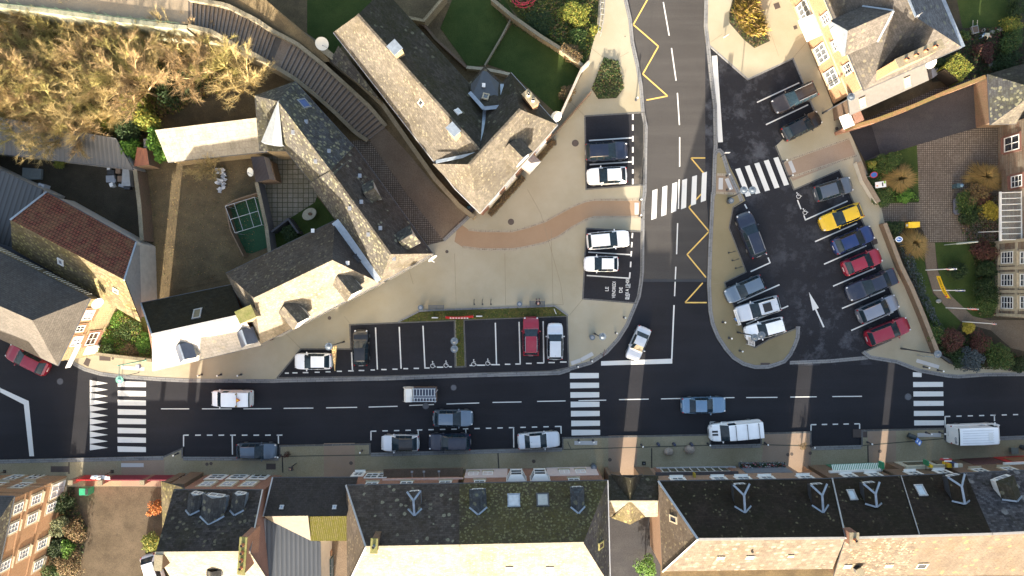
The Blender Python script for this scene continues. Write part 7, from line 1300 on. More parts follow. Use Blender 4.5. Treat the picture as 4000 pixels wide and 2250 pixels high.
# shiny triangular sign & island hoardings
g = thing('triangular_hoarding', 'tall narrow sheet of crinkled foil-like film on a triangular frame behind the white hatchback', 'sign', P(1305, 1400, .1)); T = [P(1294, 1355, 1.6), P(1315, 1350, 1.6), P(1308, 1448, .4)]
t = NT('crinkled_foil'); v = t.n('ShaderNodeTexVoronoi', Vector=t.co(), Scale=7.0); cc = t.mix(t.ramp(v.outputs['Distance'], .2, .6), (0.6, 0.42, 0.2), (0.07, 0.05, 0.03)); m = MB(); m.poly(T); m.build('sheet', t.done(cc, .3, .6), g); m = MB(); m.path(T + [T[0]], .03); m.tube((T[2].x, T[2].y, .1), T[2], .03); m.build('frame', plain('gold_frame', (0.55, 0.42, 0.2), .4, .4), g)
for pts, l, cmat in (([(2866, 1212), (2873, 1209), (2894, 1267), (2886, 1270)], 'white-framed display panel beside the nose of the silver off-road car', plain('display_film', (0.4, 0.42, 0.44), .3)), ([(2922, 1314), (2947, 1321), (2948, 1352), (2924, 1346)], 'white-framed mottled panel at the nose of the white estate car', ground('mottled_film', (0.5, 0.5, 0.5), (0.05, 0.05, 0.05), (0.4, 0.4, 0.4), 5.0, 8.0))):
    g = thing('display_panel', l, 'sign', P(*pts[0], .1)); T = [P(x, y, h) for (x, y), h in zip(pts, (1.6, 1.6, .9, .9))]; m = MB(); m.poly(T); m.build('panel', cmat, g); m = MB(); m.path(T + [T[0]], .03); m.tube((T[3].x, T[3].y, .1), T[3], .03); m.tube((T[2].x, T[2].y, .1), T[2], .03); m.build('frame', WHT, g)
panel_sign('terminal', 'small blue and green payment terminal on the island beside the silver car', 'terminal', 2877, 1246, 1.1, .35, .45, (.3, -.3, .9), [BLU], extra=[(0, .1, .2, .12, plain('screen_green', (0.2, 0.4, 0.3), .4))])
# projecting shop signs (fixed on the facades high up)
def shopsign(px, py, h, w_, hh, th, mat, label, extra=None, shape='box'):
    q = P(px, py, h); g = thing('shop_sign', label, 'shop sign', q, group='projecting shop signs'); m = MB()
    if shape == 'box': m.box(tuple(q), (th, w_, hh))
    else:
        vs = [(q.x + .62 * math.cos(a) * (1 if abs(math.cos(a)) > .5 else .8), q.y + .15, q.z + .34 * math.sin(a)) for a in [math.pi * k / 3 for k in range(6)]]; m.poly(vs[::-1]); m.poly([(x, y - .12, z) for x, y, z in vs]); 
        for k in range(6): a, b_ = vs[k], vs[(k + 1) % 6]; m.poly([a, b_, (b_[0], b_[1] - .12, b_[2]), (a[0], a[1] - .12, a[2])])
    m.build('sign_box', mat, g); m = MB(); m.tube((q.x, q.y, q.z), (q.x, q.y - .8, q.z), .03); m.build('bracket', DGREY, g)
    if extra:
        for (dx, dy, dz, sx, sy, sz, mt) in extra: m = MB(); m.box((q.x + dx, q.y + dy, q.z + dz), (sx, sy, sz)); m.build('sign_stripe', mt, g)
shopsign(3443, 1816, 3.6, .65, .75, .22, GRN, 'green projecting pharmacy-style shop sign left of the second sunlit strip', [(.12, 0, 0, .02, .4, .12, WHT), (.0, .33, .0, .18, .02, .5, plain('pale_green', (0.2, 0.5, 0.35), .5))]); shopsign(3617, 1807, 3.4, .5, .8, .14, GRN, 'narrow green projecting sign above the cream shopfront')
shopsign(3633, 1820, 3.6, .25, .5, .3, YEL, 'small yellow projecting sign right of the narrow green one'); shopsign(3695, 1798, 3.9, .3, .6, 1.0, RED, 'red lozenge tobacconist sign with a white bar', [(0, .19, .0, .5, .03, .14, WHT), (0, .0, .31, .7, .12, .05, WHT)], 'hex'); shopsign(3700, 1815, 3.0, .4, .9, .45, YEL, 'yellow box sign with a red mark under the red lozenge', [(0, .21, 0, .3, .02, .2, RED)]); shopsign(3720, 1812, 3.3, .4, 1.1, .3, plain('navy_sign', (0.03, 0.06, 0.18), .4), 'navy blue projecting sign with a white top right of the yellow box sign', [(0, .0, .58, .34, .42, .08, WHT)]); shopsign(2712, 1856, 3.7, .45, .6, .16, plain('mustard', (0.35, 0.26, 0.03), .5), 'mustard-yellow projecting sign above the white shopfront')
# satellite / misc yard things
g = thing('garden_shed', 'dark ribbed-roof shed with a white side slope on the slab terrace', 'shed', P(1035, 660, 0)); m = MB(); T = [P(980, 613, 2.6), P(1031, 610, 2.9), P(1053, 700, 2.9), P(1000, 712, 2.6)]; m.poly(T[::-1]); m.build('roof', corrugated('black_ribbed', (0.05, 0.04, 0.04), (0.015, 0.012, 0.012), .14, axis=1), g); m = MB(); m.poly([P(1031, 610, 2.9), P(1053, 700, 2.9), P(1074, 704, 1.9), P(1052, 618, 1.9)]); m.build('side_slope', plain('off_white_sheet', (0.36, 0.33, 0.32), .7), g); m = MB(); m.prism(inset(ccw([P(980, 613, 2.6), P(1052, 618, 2.6), P(1074, 704, 2.6), P(1000, 712, 2.6)]), .12), 0, 1.85); m.build('wall', WOOD, g)
g = thing('stone_table', 'oval cream stone table on the small inner lawn', 'table', P(1208, 838, 0)); m = MB(); q = P(1208, 836, .75); m.disc((q.x, q.y), .58, .68, .78, 28, 0, 1.35, R(32)); m.build('tabletop', plain('cream_stone', (0.30, 0.28, 0.21), .8, var=.2), g); m = MB(); m.tube((q.x, q.y, 0), (q.x, q.y, .68), .25); m.build('leg', STONEW, g); m = MB(); m.ball((q.x + .1, q.y, .85), .17, (1.3, 1, .5)); m.build('bowl', plain('brown_bowl', (0.10, 0.06, 0.03), .7), g)
wall('yard_wall', [(1002, 712), (1040, 880), (1055, 1000)], 0, 1.9, .3, plain('bluish_render_wall', (0.12, 0.125, 0.14), .9), 'bluish rendered wall dividing the artificial turf from the slab terrace', COPING); wall('inner_wall', [(1060, 905), (1125, 855), (1165, 910)], 0, 1.6, .2, plain('dark_panel', (0.04, 0.042, 0.05), .8), 'low dark wall around the corner of the inner lawn')
g = thing('goal_cage', 'white tubular ball-court frame over the artificial turf', 'goal frame', P(950, 850, 0)); m = MB(); T = [P(880, 805, 2.4), P(994, 770, 2.4), P(1023, 878, 2.4), P(918, 910, 2.4)]; mid = lambda a, b, t: a.lerp(b, t)
for k in range(4): m.tube(T[k], T[(k + 1) % 4], .03, n=6); m.tube((T[k].x, T[k].y, 0), T[k], .03, n=6)
m.tube(mid(T[0], T[3], .5), mid(T[1], T[2], .5), .03, n=6); m.tube(mid(T[0], T[1], .3), mid(T[3], T[2], .3), .025, n=6); m.tube(mid(T[0], T[1], .7), mid(T[3], T[2], .7), .025, n=6); m.build('frame', plain('frame_grey', (0.33, 0.36, 0.38), .5, .2), g)
wall('timber_fence', [(878, 803), (920, 780), (1010, 752)], 0, 1.5, .1, WOOD, 'weathered timber fence on the north side of the artificial turf', cat='fence'); wall('timber_fence', [(880, 808), (900, 900), (930, 960), (950, 1000)], 0, 1.2, .1, WOOD, 'weathered timber fence on the west side of the artificial turf', cat='fence')
m = MB(); rnd.seed(5); q = P(860, 700)
for k in range(26):
    a = rnd.uniform(-.4, 3.4); r_ = rnd.uniform(.25, 1.25); x = q.x - .2 + r_ * math.cos(a - 1.5) * .75; y = q.y + r_ * math.sin(a - 1.5) * 1.1; n_ = 5; m.poly([(x + rnd.uniform(.1, .42) * math.cos(2 * math.pi * j / n_ + a), y + rnd.uniform(.08, .3) * math.sin(2 * math.pi * j / n_ + a), .08 + rnd.uniform(0, .35)) for j in range(n_)])
m.build('crumpled_tarpaulin', plain('white_tarp', (0.45, 0.47, 0.50), .5, var=.3), label='crumpled white plastic tarpaulin lying on the brown back garden', cat='tarpaulin')
g = thing('toy_slide', 'lime green and red plastic toy slide against the grey rendered barn wall', 'toy slide', P(563, 1020, 0)); m = MB(); A, B2 = P(560, 1045, 0), P(566, 1000, 0); m.mesh([(A.x - .2, A.y, .9), (A.x + .2, A.y, .9), (B2.x + .22, B2.y, .15), (B2.x - .22, B2.y, .15)], [(0, 1, 2, 3)]); m.box((A.x, (A.y + B2.y) / 2, .25), (.1, .8, .4)); m.build('chute', plain('lime_plastic', (0.40, 0.52, 0.04), .4), g); q = P(564, 1042, 0); m = MB(); m.box((q.x, q.y, .5), (.6, .35, .9)); m.build('ladder', RED, g)
m = MB(); q = P(568, 1060, 0); m.disc((q.x, q.y), .2, 0, .4, 14); m.disc((q.x, q.y), .12, .4, .44, 12, 1); m.build('toy_bucket', [plain('lime_plastic', (0.40, 0.52, 0.04), .4), DGREY], label='lime green toy bucket just below the toy slide', cat='bucket')
g = thing('junk_heap', 'pile of discarded pale household junk in the corner of the dark yard', 'junk'
 , P(443, 697, 0)); rnd.seed(11)
for k, (dx, dy, sx, sy, sz, mt) in enumerate(((0, .55, .75, .5, .5, DGREY), (-.1, -.1, .9, .7, .4, LGREY), (.1, -.75, .35, .4, .6, WHT), (.75, .7, .5, .5, .5, plain('cardboard', (0.2, 0.14, 0.1), .8)), (.9, -.1, .5, .6, .4, plain('cardboard', (0.2, 0.14, 0.1), .8)), (-.3, .9, .3, .3, .4, WHT), (1.0, -.8, .6, .3, .3, LGREY))):
    q = P(443, 697, 0); m = MB(); m.box((q.x + dx, q.y + dy, sz / 2), (sx, sy, sz), rnd.uniform(-.4, .4)); m.build('crate', mt, g)
m = MB(); q = P(443, 700, .45); m.disc((q.x, q.y - .15), .28, .42, .5, 20); m.disc((q.x, q.y - .15), .18, .5, .54, 16); m.build('dish', LGREY, g)
g = thing('cold_frame', 'pale grey sheet-topped box beside the dark yard wall', 'box', P(505, 698, 0)); m = MB(); m.prism(pp([(493, 665), (518, 663), (524, 730), (489, 730)]), 0, .7); m.build('box', plain('pale_sheet', (0.30, 0.32, 0.33), .6), g); m = MB(); m.prism(pp([(492, 732), (520, 732), (516, 742), (494, 742)]), 0, .5); m.build('bin', DGREY, g)
m = MB(); m.prism(pp([(97, 657), (170, 662), (168, 702), (95, 704)]), 0, .35); m.build('concrete_slab', plain('concrete', (0.17, 0.19, 0.19), .9), label='square concrete slab in the dark yard behind the barn', cat='slab'); g = thing('water_tank', 'white square water tank beside the end of the barn roof', 'tank', P(161, 728, 0)); m = MB(); q = P(161, 729, .9); m.box((q.x, q.y, .5), (.62, .6, 1.0), R(-20)); m.build('tank', plain('tank_white', (0.5, 0.54, 0.6), .4), g); m = MB(); m.disc((q.x, q.y), .12, 1.0, 1.05, 12); m.build('lid', LGREY, g)
wall('yard_wall', [(528, 665), (545, 800), (555, 940)], 0, 2.0, .35, BBRICK, 'old brick wall dividing the dark yard from the brown back garden', COPING)
g = thing('wheelie_bin_group', 'green wheelie bin with an open dark mouth inside the courtyard gate', 'bin', P(333, 1918, 0)); m = MB(); q = P(330, 1920, .9); m.box((q.x, q.y, .55), (.95, .7, 1.0)); m.build('body', plain('bin_green', (0.03, 0.28, 0.15), .4), g); m = MB(); m.box((q.x + .32, q.y, 1.07), (.28, .6, .05)); m.build('lid', DGREY, g)
# courtyard gate
g = thing('gate_wall', 'red-panelled street gate between four brick pillars in front of the courtyard', 'gate', P(460, 1850, 0)); BP = RBRICK
for x in (331, 443, 602): m = MB(); q = P(x, 1859, 0); m.box((q.x, q.y - .05, 1.15), (.42, .42, 2.3)); m.build('pillar', BP, g); m = MB(); m.box((q.x, q.y - .05, 2.34), (.5, .5, .1)); m.build('capping', COPING, g)
for x0, x1, mt, h in ((336, 438, RED, 1.7), (448, 597, plain('maroon_gate', (0.16, 0.015, 0.03), .6), 1.75), (607, 697, plain('maroon_gate', (0.16, 0.015, 0.03), .6), 1.75)): m = MB(); a, c = P(x0, 1857, 0), P(x1, 1856, 0); m.box(((a.x + c.x) / 2, (a.y + c.y) / 2, .1 + h / 2), (c.x - a.x, .1, h)); m.build('gate_panel', mt, g)
g = thing('torn_banner', 'crumpled white plastic sheet draped over the red gate', 'sheet', P(392, 1867, 1.7)); m = MB(); rnd.seed(3)
for k in range(12): q = P(362 + 5.4 * k, 1866 + rnd.uniform(-3, 3), 1.85); m.poly([(q.x - .2, q.y - .1, 1.85 + rnd.uniform(0, .2)), (q.x + .25, q.y - .15, 1.9), (q.x + .25, q.y + .2, 1.85 + rnd.uniform(0, .15)), (q.x - .1, q.y + .18, 1.9)])
m.build('plastic', WHT, g)
for x, l in ((18, 'left'), (438, 'right')): g = thing('pavement_post', 'small square-based post on the south pavement, %s of two before the courtyard' % l, 'post', P(x, 1842, .1), group='square-based posts'); q = P(x, 1842, .1); m = MB(); m.box((q.x, q.y, .11), (.34, .34, .02)); m.build('base', BLACK, g); m = MB(); m.tube((q.x, q.y, .1), (q.x, q.y, 3.0), .045); m.build('post', WOOD, g)
g = thing('inspection_box', 'black square pavement box with a white fitting beside the gatehouse', 'box', P(2515, 1810, .1)); m = MB(); q = P(2515, 1810, .1); m.box((q.x, q.y, .107), (.4, .4, .014)); m.build('plate', BLACK, g); m = MB(); m.tube((q.x, q.y, .1), (q.x, q.y, .3), .06); m.build('fitting', LGREY, g)
# pallets and rack
for x, y, l in ((1283, 2153, 'upper stack of wooden crates in the service yard'), (1277, 2177, 'lower stack of wooden crates in the service yard')):
    g = thing('wooden_crate', l, 'crate', P(x, y, 0), group='wooden crates')
    for k in range(4): m = MB(); q = P(x, y, 0); m.box((q.x - .0 + .03 * k, q.y, .12 + .2 * k), (.85, .5, .14), R(8)); m.build('tray', plain('pale_timber', (0.33, 0.2, 0.12), .8), g)
g = thing('wire_rack', 'blue-grey wire storage rack full of rods below the wooden crates', 'rack', P(1276, 2222, 0)); m = MB(); q = P(1276, 2225, 1.2)
for sx in (-.55, 0, .55):
    for sy in (-1.1, 0, 1.1): m.tube((q.x + sx, q.y + sy, 0), (q.x + sx, q.y + sy, 1.2), .02)
for sx in (-.55, 0, .55): m.tube((q.x + sx, q.y - 1.1, 1.2), (q.x + sx, q.y + 1.1, 1.2), .03)
for sy in (-1.1, -.4, .4, 1.1): m.tube((q.x - .55, q.y + sy, 1.2), (q.x + .55, q.y + sy, 1.2), .02)
m.build('frame', LGREY, g); m = MB(); m.box((q.x, q.y, .6), (.9, 2.0, .9)); m.build('load', plain('teal_load', (0.05, 0.09, 0.10), .7), g)
# gardener's things
g = thing('wheelbarrow', 'wheelbarrow full of soil at the lawn edge beside the bending person', 'wheelbarrow', P(3808, 115, 0)); q = P(3808, 116, .5); m = MB(); c15 = R(12); m.prism([(q.x + x * math.cos(c15) - y * math.sin(c15), q.y + x * math.sin(c15) + y * math.cos(c15)) for x, y in ((-.3, -.38), (.3, -.38), (.34, .38), (-.34, .38))], .3, .6, 0); m.prism([(q.x + x * math.cos(c15) - y * math.sin(c15), q.y + x * math.sin(c15) + y * math.cos(c15)) for x, y in ((-.25, -.32), (.25, -.32), (.28, .32), (-.28, .32))], .6, .63, 1); m.build('tray', [LGREY, plain('soil', (0.07, 0.055, 0.045), .95)], g)
for s_ in (-.22, .24): m = MB(); m.tube((q.x + s_, q.y + .1, .5), (q.x + s_ - .05, q.y + .95, .62), .025); m.build('handle', plain('pale_handle', (0.4, 0.38, 0.33), .6), g)
m = MB(); m.tube((q.x + .1, q.y - .55, .18), (q.x + .2, q.y - .53, .18), .18, n=14); m.build('wheel', TYRE, g)
m = MB(); q = P(3836, 121, 0); m.tube((q.x, q.y, 0), (q.x, q.y, .3), .14, .17, n=16, cap=False); m.disc((q.x, q.y), .14, .0, .12, 14, 1); m.build('bucket', [WHT, DGREY], label='round white bucket between the wheelbarrow and the bending person', cat='bucket')
for x, y, r_, l in ((3876, 125, .26, 'pale stone lying in the flower bed right of the bucket'), (3905, 116, .3, 'dull mossy stone in the flower bed near the yellow shrub'), (3869, 220, .15, 'small white stone in the dark north-east garden'), (3872, 256, .34, 'grey plastic-wrapped bundle in the dark north-east garden'), (3666, 1176, .26, 'flat mossy stone on the lawn beside the garden path')):
    rnd.seed(int(x)); q = P(x, y, .1); m = MB(); m.ball((q.x, q.y, .12), r_, (1.2, .85, .6), jit=.12, nu=8, nv=6); m.build('stone', plain('pale_rock', (0.26, 0.26, 0.24), .9, var=.3), label=l, cat='stone')
g = thing('skip_container', 'dark crate holding sacks and a turquoise item against the corner house', 'crate', P(1838, 806, 0)); m = MB(); c = ccw(pp([(1820, 818), (1838, 800), (1853, 812), (1833, 834)], .9)); m.ribbon(c + [c[0]], .03, .03, 0.05, .9); m.build('box', DGREY, g); m = MB(); q = P(1832, 810, .6); m.ball(tuple(q), .16, (1.3, 1, .6)); m.build('turquoise_item', plain('turquoise', (0.04, 0.35, 0.42), .5), g); m = MB(); q = P(1840, 818, .6); m.ball(tuple(q), .24, (1.1, 1, .6), jit=.1); m.build('sack', plain('grey_sack', (0.12, 0.11, 0.12), .8), g)
# railing, fences at the upper plaza
g = thing('railing', 'grey metal stair railing at the top edge of the overgrown plot', 'railing', P(2345, 60, 0)); m = MB(); a1 = [P(2349, -60, 1.1), P(2345, 66, 1.1), P(2337, 122, 1.1)]; a2 = [P(2365, -60, 1.1), P(2360, 66, 1.1), P(2349, 128, 1.1)]; m.path(a1, .03); m.path(a2, .03)
for t_ in range(9): u_ = t_ / 8; a = along([(2349, -60), (2345, 66), (2337, 122)], u_); c = along([(2365, -60), (2360, 66), (2349, 128)], u_); m.tube(P(*a, 1.1), P(*c, 1.1), .018, n=5); q = P(*a, 1.1); m.tube((q.x, q.y, .1), q, .02, n=5); q = P(*c, 1.1); m.tube((q.x, q.y, .1), q, .02, n=5)
m.build('rail', plain('pale_rail', (0.3, 0.3, 0.3), .5, .3), g)
wall('garden_wall', [(2302, 238), (2272, 268), (2230, 360), (2184, 462)], 0, 1.5, .22, plain('whitewashed_wall', (0.34, 0.30, 0.26), .9, var=.2), 'low pale wall between the plaza and the dark lawn'); wall('garden_wall', [(1920, -5), (2000, 62), (2110, 140), (2190, 190), (2275, 255)], 0, 1.2, .3, STONE, 'mossy stone wall between the overgrown plot and the lawns', COPING); wall('garden_wall', [(1999, 66), (1960, 140), (1893, 255)], 0, .5, .16, COPING, 'thin low wall separating the two lawns'); wall('garden_wall', [(1822, 262), (1885, 268), (1950, 280), (2000, 292)], 0, .8, .3, STONEW, 'short pale stone retaining wall behind the turret roof'); wall('garden_wall', [(1580, 60), (1660, 100), (1700, 150), (1822, 262)], 0, .8, .25, BBRICK, 'dark brick retaining wall of the left-hand lawn'); wall('garden_wall', [(1580, 65), (1655, 80), (1740, -20)], 0, 1.6, .3, STONE, 'stone wall at the upper left corner of the lawns')
wall('garden_wall', [(3302, 238 - 800), (3303, 238 - 799)], -5, -4.9, .1, STONE, 'x') if False else None
wall('garden_wall', [(3355, 632), (3378, 700), (3432, 790)], 0, .9, .42, RENDERW, 'broken low wall beside the no-parking sign', plain('brown_coping', (0.22, 0.17, 0.12), .9)); wall('garden_wall', [(3456, 872), (3478, 930), (3520, 1040), (3560, 1120), (3610, 1240), (3664, 1380)], 0, 1.0, .36, BBRICK, 'long low brown wall between the car park pavement and the garden', plain('brown_coping', (0.22, 0.17, 0.12), .9)); wall('garden_wall', [(3664, 1380), (3720, 1420), (3796, 1444)], 0, .7, .14, DGREY, 'thin dark fence curving round the garden corner'); wall('gap_wall', [(372, 1382), (455, 1392), (590, 1408)], 0, .9, .3, COPING, 'low sunlit wall in front of the gap garden')
for pts, l in (([(3820, 947), (3735, 952)], 'thick pale beam of a flat-topped porch over the garden lawn'),):
    g = thing('porch_beam', l, 'beam', P(*pts[0], 0)); m = MB(); A, B2 = P(3820, 944, 2.6), P(3736, 952, 1.6); m.tube(P(3820, 944, 2.3), P(3736, 952, 2.0), .09, n=6); m.build('beam', plain('pale_green_metal', (0.30, 0.33, 0.30), .6), g); m = MB(); m.tube((P(3736, 952, 2.0).x, P(3736, 952, 2.0).y, 0), P(3736, 952, 2.0), .05); m.build('post', plain('pale_green_metal', (0.30, 0.33, 0.30), .6), g)
g = thing('conservatory_pole', 'slim white pole leaning out from under the glass awning', 'pole', P(3822, 907, 0)); m = MB(); m.tube(P(3822, 907, .1), P(3915, 903, 3.0), .035); m.build('pole', WHT, g)
# overhead cables
for pts, l in ([(-60, 1903, 7.0), (690, 1903, 6.2)], 'long black cable crossing the courtyard from the brick mansion to the three-dormer house'), ([(-60, 1880, 6), (190, 1868, 6)], 'short black cable along the brick mansion facade'), ([(2525, 450, 6.5), (2500, 792, 1.1)], 'thin cable above the mottled strip of the plaza bays'):
    m = MB(); a, c = P(*pts[0]), P(*pts[1]); n = 12; q = [a.lerp(c, k / n) - Vector((0, 0, 1.2 * (k / n) * (1 - k / n))) for k in range(n + 1)]; m.path(q, .018, n=4); m.build('cable', BLACK, label=l, cat='cable')
for k, (dx, r_) in enumerate(((0, 1), (1.2, 1))):
    if k: continue
    m = MB(); q = P(2045, 6, .3); rnd.seed(2)
    for j in range(9):
        cx, cy, rr_ = q.x + rnd.uniform(-.4, .4), q.y + rnd.uniform(-.2, .4), rnd.uniform(.6, 1.2); pts = [(cx + rr_ * math.cos(a), cy + rr_ * .7 * math.sin(a), .25 + .05 * j) for a in [R(180 + 12 * i) for i in range(16)]]; m.path(pts, .045, n=5)
    m.build('red_hose', plain('red_tubing', (0.42, 0.03, 0.05), .5), label='coiled red tubing heaped at the top of the overgrown plot', cat='hose')
m = MB(); q = P(2835, 142, .4); m.box((q.x, q.y, .55), (.68, .05, .35), R(31)); m.tube((q.x, q.y, .1), (q.x, q.y, .5), .03); m.build('small_sign', [plain('red_white_sign', (0.6, 0.3, 0.27), .5)], label='small red and white sign board near the tawny planted bed', cat='sign')
m = MB(); q = P(2181, 1165, .1)
g = thing('traffic_sign', 'small sign on a thin dark post at the tip of the narrow island', 'sign', P(2813, 614, .1)); m = MB(); q = P(2813, 614, 0); m.tube((q.x, q.y, .1), (q.x, q.y, 2.6), .03); m.build('post', DGREY, g); m = MB(); m.box((q.x, q.y, 2.4), (.5, .05, .5)); m.build('panel', LGREY, g)
g = thing('signpost', 'thin signpost with a folded panel on the sunlit pavement beside the tactile strip', 'sign', P(545, 1450, .1)); m = MB(); q = P(545, 1455, 0); m.tube((q.x, q.y, .1), (q.x, q.y, 2.5), .03); m.build('post', DGREY, g); m = MB(); q = P(543, 1430, 2.0); m.box((q.x, q.y, 2.1), (.36, .36, .4)); m.build('panel', plain('blue_grey_sign', (0.28, 0.3, 0.42), .5), g)
g = thing('fingerpost', 'thin fingerpost with dark arms behind the curved tactile strip', 'signpost', P(2345, 1380, .1)); m = MB(); q = P(2345, 1380, 0); m.tube((q.x, q.y, .1), (q.x, q.y, 2.8), .03); m.build('post', DGREY, g)
for a_, hh_ in ((R(60), 2.5), (R(75), 2.2)): m = MB(); m.box((q.x + .25 * math.cos(a_), q.y + .25 * math.sin(a_), hh_), (.8, .04, .16), a_); m.build('arm', plain('maroon_arm', (0.09, 0.04, 0.04), .6), g)
g = thing('fingerpost', 'thin slanting pole beside the silver-white saloon on the south pavement', 'pole', P(2218, 1728, .1)); m = MB(); m.tube(P(2218, 1726, .1), P(2229, 1752, 2.0), .03); m.build('pole', DGREY, g)
m = MB(); q = P(3952, 1757, .1); m.box((q.x, q.y, .55), (.75, .65, .05), R(5)); m.box((q.x, q.y, .3), (.6, .5, .4)); m.build('cafe_table', [plain('green_grey_top', (0.10, 0.12, 0.11), .5)], label='low green-grey box-like table outside the red shopfront', cat='table')
# flower boxes
g = thing('flower_trough', 'long trough of red, pink and white flowers against the blue-grey front', 'flower trough', P(2975, 1822, .1)); m = MB(); A, B2 = P(2890, 1820, .5), P(3066, 1818, .5); m.box(((A.x + B2.x) / 2, A.y + .1, .35), (B2.x - A.x, .35, .5)); m.build('trough', plain('blue_grey_trough', (0.12, 0.14, 0.17), .7), g)
# ================================================================ VEGETATION
G = {'dark': leafy('dark_foliage', (0.012, 0.026, 0.008), (0.030, 0.055, 0.014)), 'mid': leafy('green_foliage', (0.022, 0.050, 0.010), (0.06, 0.10, 0.02), (0.10, 0.11, 0.03)), 'yel': leafy('yellow_green_foliage', (0.10, 0.13, 0.018), (0.22, 0.22, 0.04), (0.30, 0.22, 0.04)), 'pale': leafy('pale_green_foliage', (0.09, 0.11, 0.05), (0.17, 0.18, 0.09)), 'brn': leafy('brown_foliage', (0.10, 0.065, 0.03), (0.20, 0.13, 0.06), (0.12, 0.11, 0.04)), 'red': leafy('dark_red_foliage', (0.05, 0.018, 0.015), (0.11, 0.04, 0.03), (0.05, 0.05, 0.02)), 'org': leafy('copper_foliage', (0.30, 0.09, 0.02), (0.50, 0.20, 0.05), (0.25, 0.05, 0.02)), 'blu': leafy('blue_grey_foliage', (0.035, 0.05, 0.055), (0.08, 0.10, 0.11)), 'gold': leafy('bright_yellow_foliage', (0.24, 0.19, 0.02), (0.40, 0.32, 0.05)), 'tan': leafy('tawny_grass_blades', (0.20, 0.13, 0.045), (0.42, 0.28, 0.10), (0.14, 0.12, 0.04)), 'bright': leafy('lime_foliage', (0.05, 0.13, 0.015), (0.12, 0.22, 0.03))}
BARK = {'gold': leafy('golden_twigs', (0.28, 0.22, 0.09), (0.60, 0.47, 0.23)), 'brn': leafy('brown_twigs', (0.24, 0.17, 0.085), (0.50, 0.36, 0.19)), 'oli': leafy('olive_twigs', (0.24, 0.21, 0.07), (0.52, 0.45, 0.18))}
TWG = plain('dark_branch', (0.05, 0.038, 0.025), .9)
def leaf(m, c, s, rg):
    a = rg.uniform(0, 6.28); b = rg.gauss(0, .75); cc = rg.uniform(0, 6.28)
    u = Vector((math.cos(a), math.sin(a), math.sin(b) * .6)) * s; v = Vector((-math.sin(a) * math.cos(b), math.cos(a) * math.cos(b), math.sin(cc) * .5)) * s * .65
    m.poly([c - u * .5, c + v * .4, c + u * .6, c - v * .5])
def bush(label, px, py, rpx, h, col, cat='shrub', asp=1.0, n=None, ls=.17, z0=.05, seed=None, group='shrubs', rz=0, name='shrub', lumps=6):
    rg = random.Random(seed or int(px * 7 + py)); rx = rpx * CH / CF; ry = rx * asp; c0 = P(px, py, z0 + h * .6); r = thing(name, label, cat, (c0.x, c0.y, z0), rz, group); m = MB(); L = [(0, 0, h * .5, .62)]
    for k in range(lumps): a = rg.uniform(0, 6.28); d = rg.uniform(.4, .85); L.append((math.cos(a) * d, math.sin(a) * d, h * rg.uniform(.3, .7), rg.uniform(.28, .5)))
    n = n or int(520 + 800 * rx * ry)
    for k in range(n):
        lx, ly, lz, lr = L[rg.randrange(len(L))] if k % 3 else L[0]; a = rg.uniform(0, 6.28); t = math.acos(rg.uniform(-.45, 1)); q = rg.uniform(.6, 1.22)
        m_ = Vector(((lx + lr * math.sin(t) * math.cos(a) * q) * rx, (ly + lr * math.sin(t) * math.sin(a) * q) * ry, max(.03, lz + lr * math.cos(t) * q * h * .62))); leaf(m, m_, ls * rg.uniform(.6, 1.25), rg)
    m.build('foliage', G[col], r, world=False, noUV=True); m = MB()
    for k in range(7): a = rg.uniform(0, 6.28); m.tube((0, 0, 0), (math.cos(a) * rx * .55, math.sin(a) * ry * .55, h * .6), .035, .012, n=4, cap=False)
    m.build('branches', TWG, r, world=False, noUV=True); return r
def grassclump(label, px, py, rpx, h, seed):
    rg = random.Random(seed); R0 = rpx * CH / CF; c0 = P(px, py, .4); r = thing('ornamental_grass', label, 'ornamental grass', (c0.x, c0.y, .05), group='ornamental grass clumps'); m = MB()
    for k in range(1500):
        a = rg.uniform(0, 6.28); o = rg.uniform(0, .3); rr = R0 * rg.uniform(.35, 1.1) * (1 + .22 * math.sin(a * 2 + seed) + .12 * math.sin(a * 5 + seed * 2)); hh = h * math.sqrt(max(.12, 1.1 - (rr / R0) ** 2)) * rg.uniform(.7, 1.1); d = Vector((math.cos(a), math.sin(a), 0)); b = d * o; w_ = Vector((-d.y, d.x, 0)) * .028; p1 = b + d * rr * .4 + Vector((0, 0, hh * .75)); p2 = b + d * rr + Vector((0, 0, hh * .8))
        m.poly([b - w_ * .6, b + w_ * .6, p1 + w_, p1 - w_]); m.poly([p1 - w_, p1 + w_, p2])
    m.build('blades', G['tan'], r, world=False, noUV=True); m = MB(); m.disc((0, 0), .3, 0, .25, 12); m.build('crown', TWG, r, world=False)
grassclump('tall tawny ornamental grass clump beside the information board', 3508, 700, 60, 1.6, 1); grassclump('orange-tan ornamental grass clump near the stone house windows', 3838, 695, 64, 1.8, 2); grassclump('tawny ornamental grass clump beside the round blue arrow sign', 3566, 952, 56, 1.5, 3)
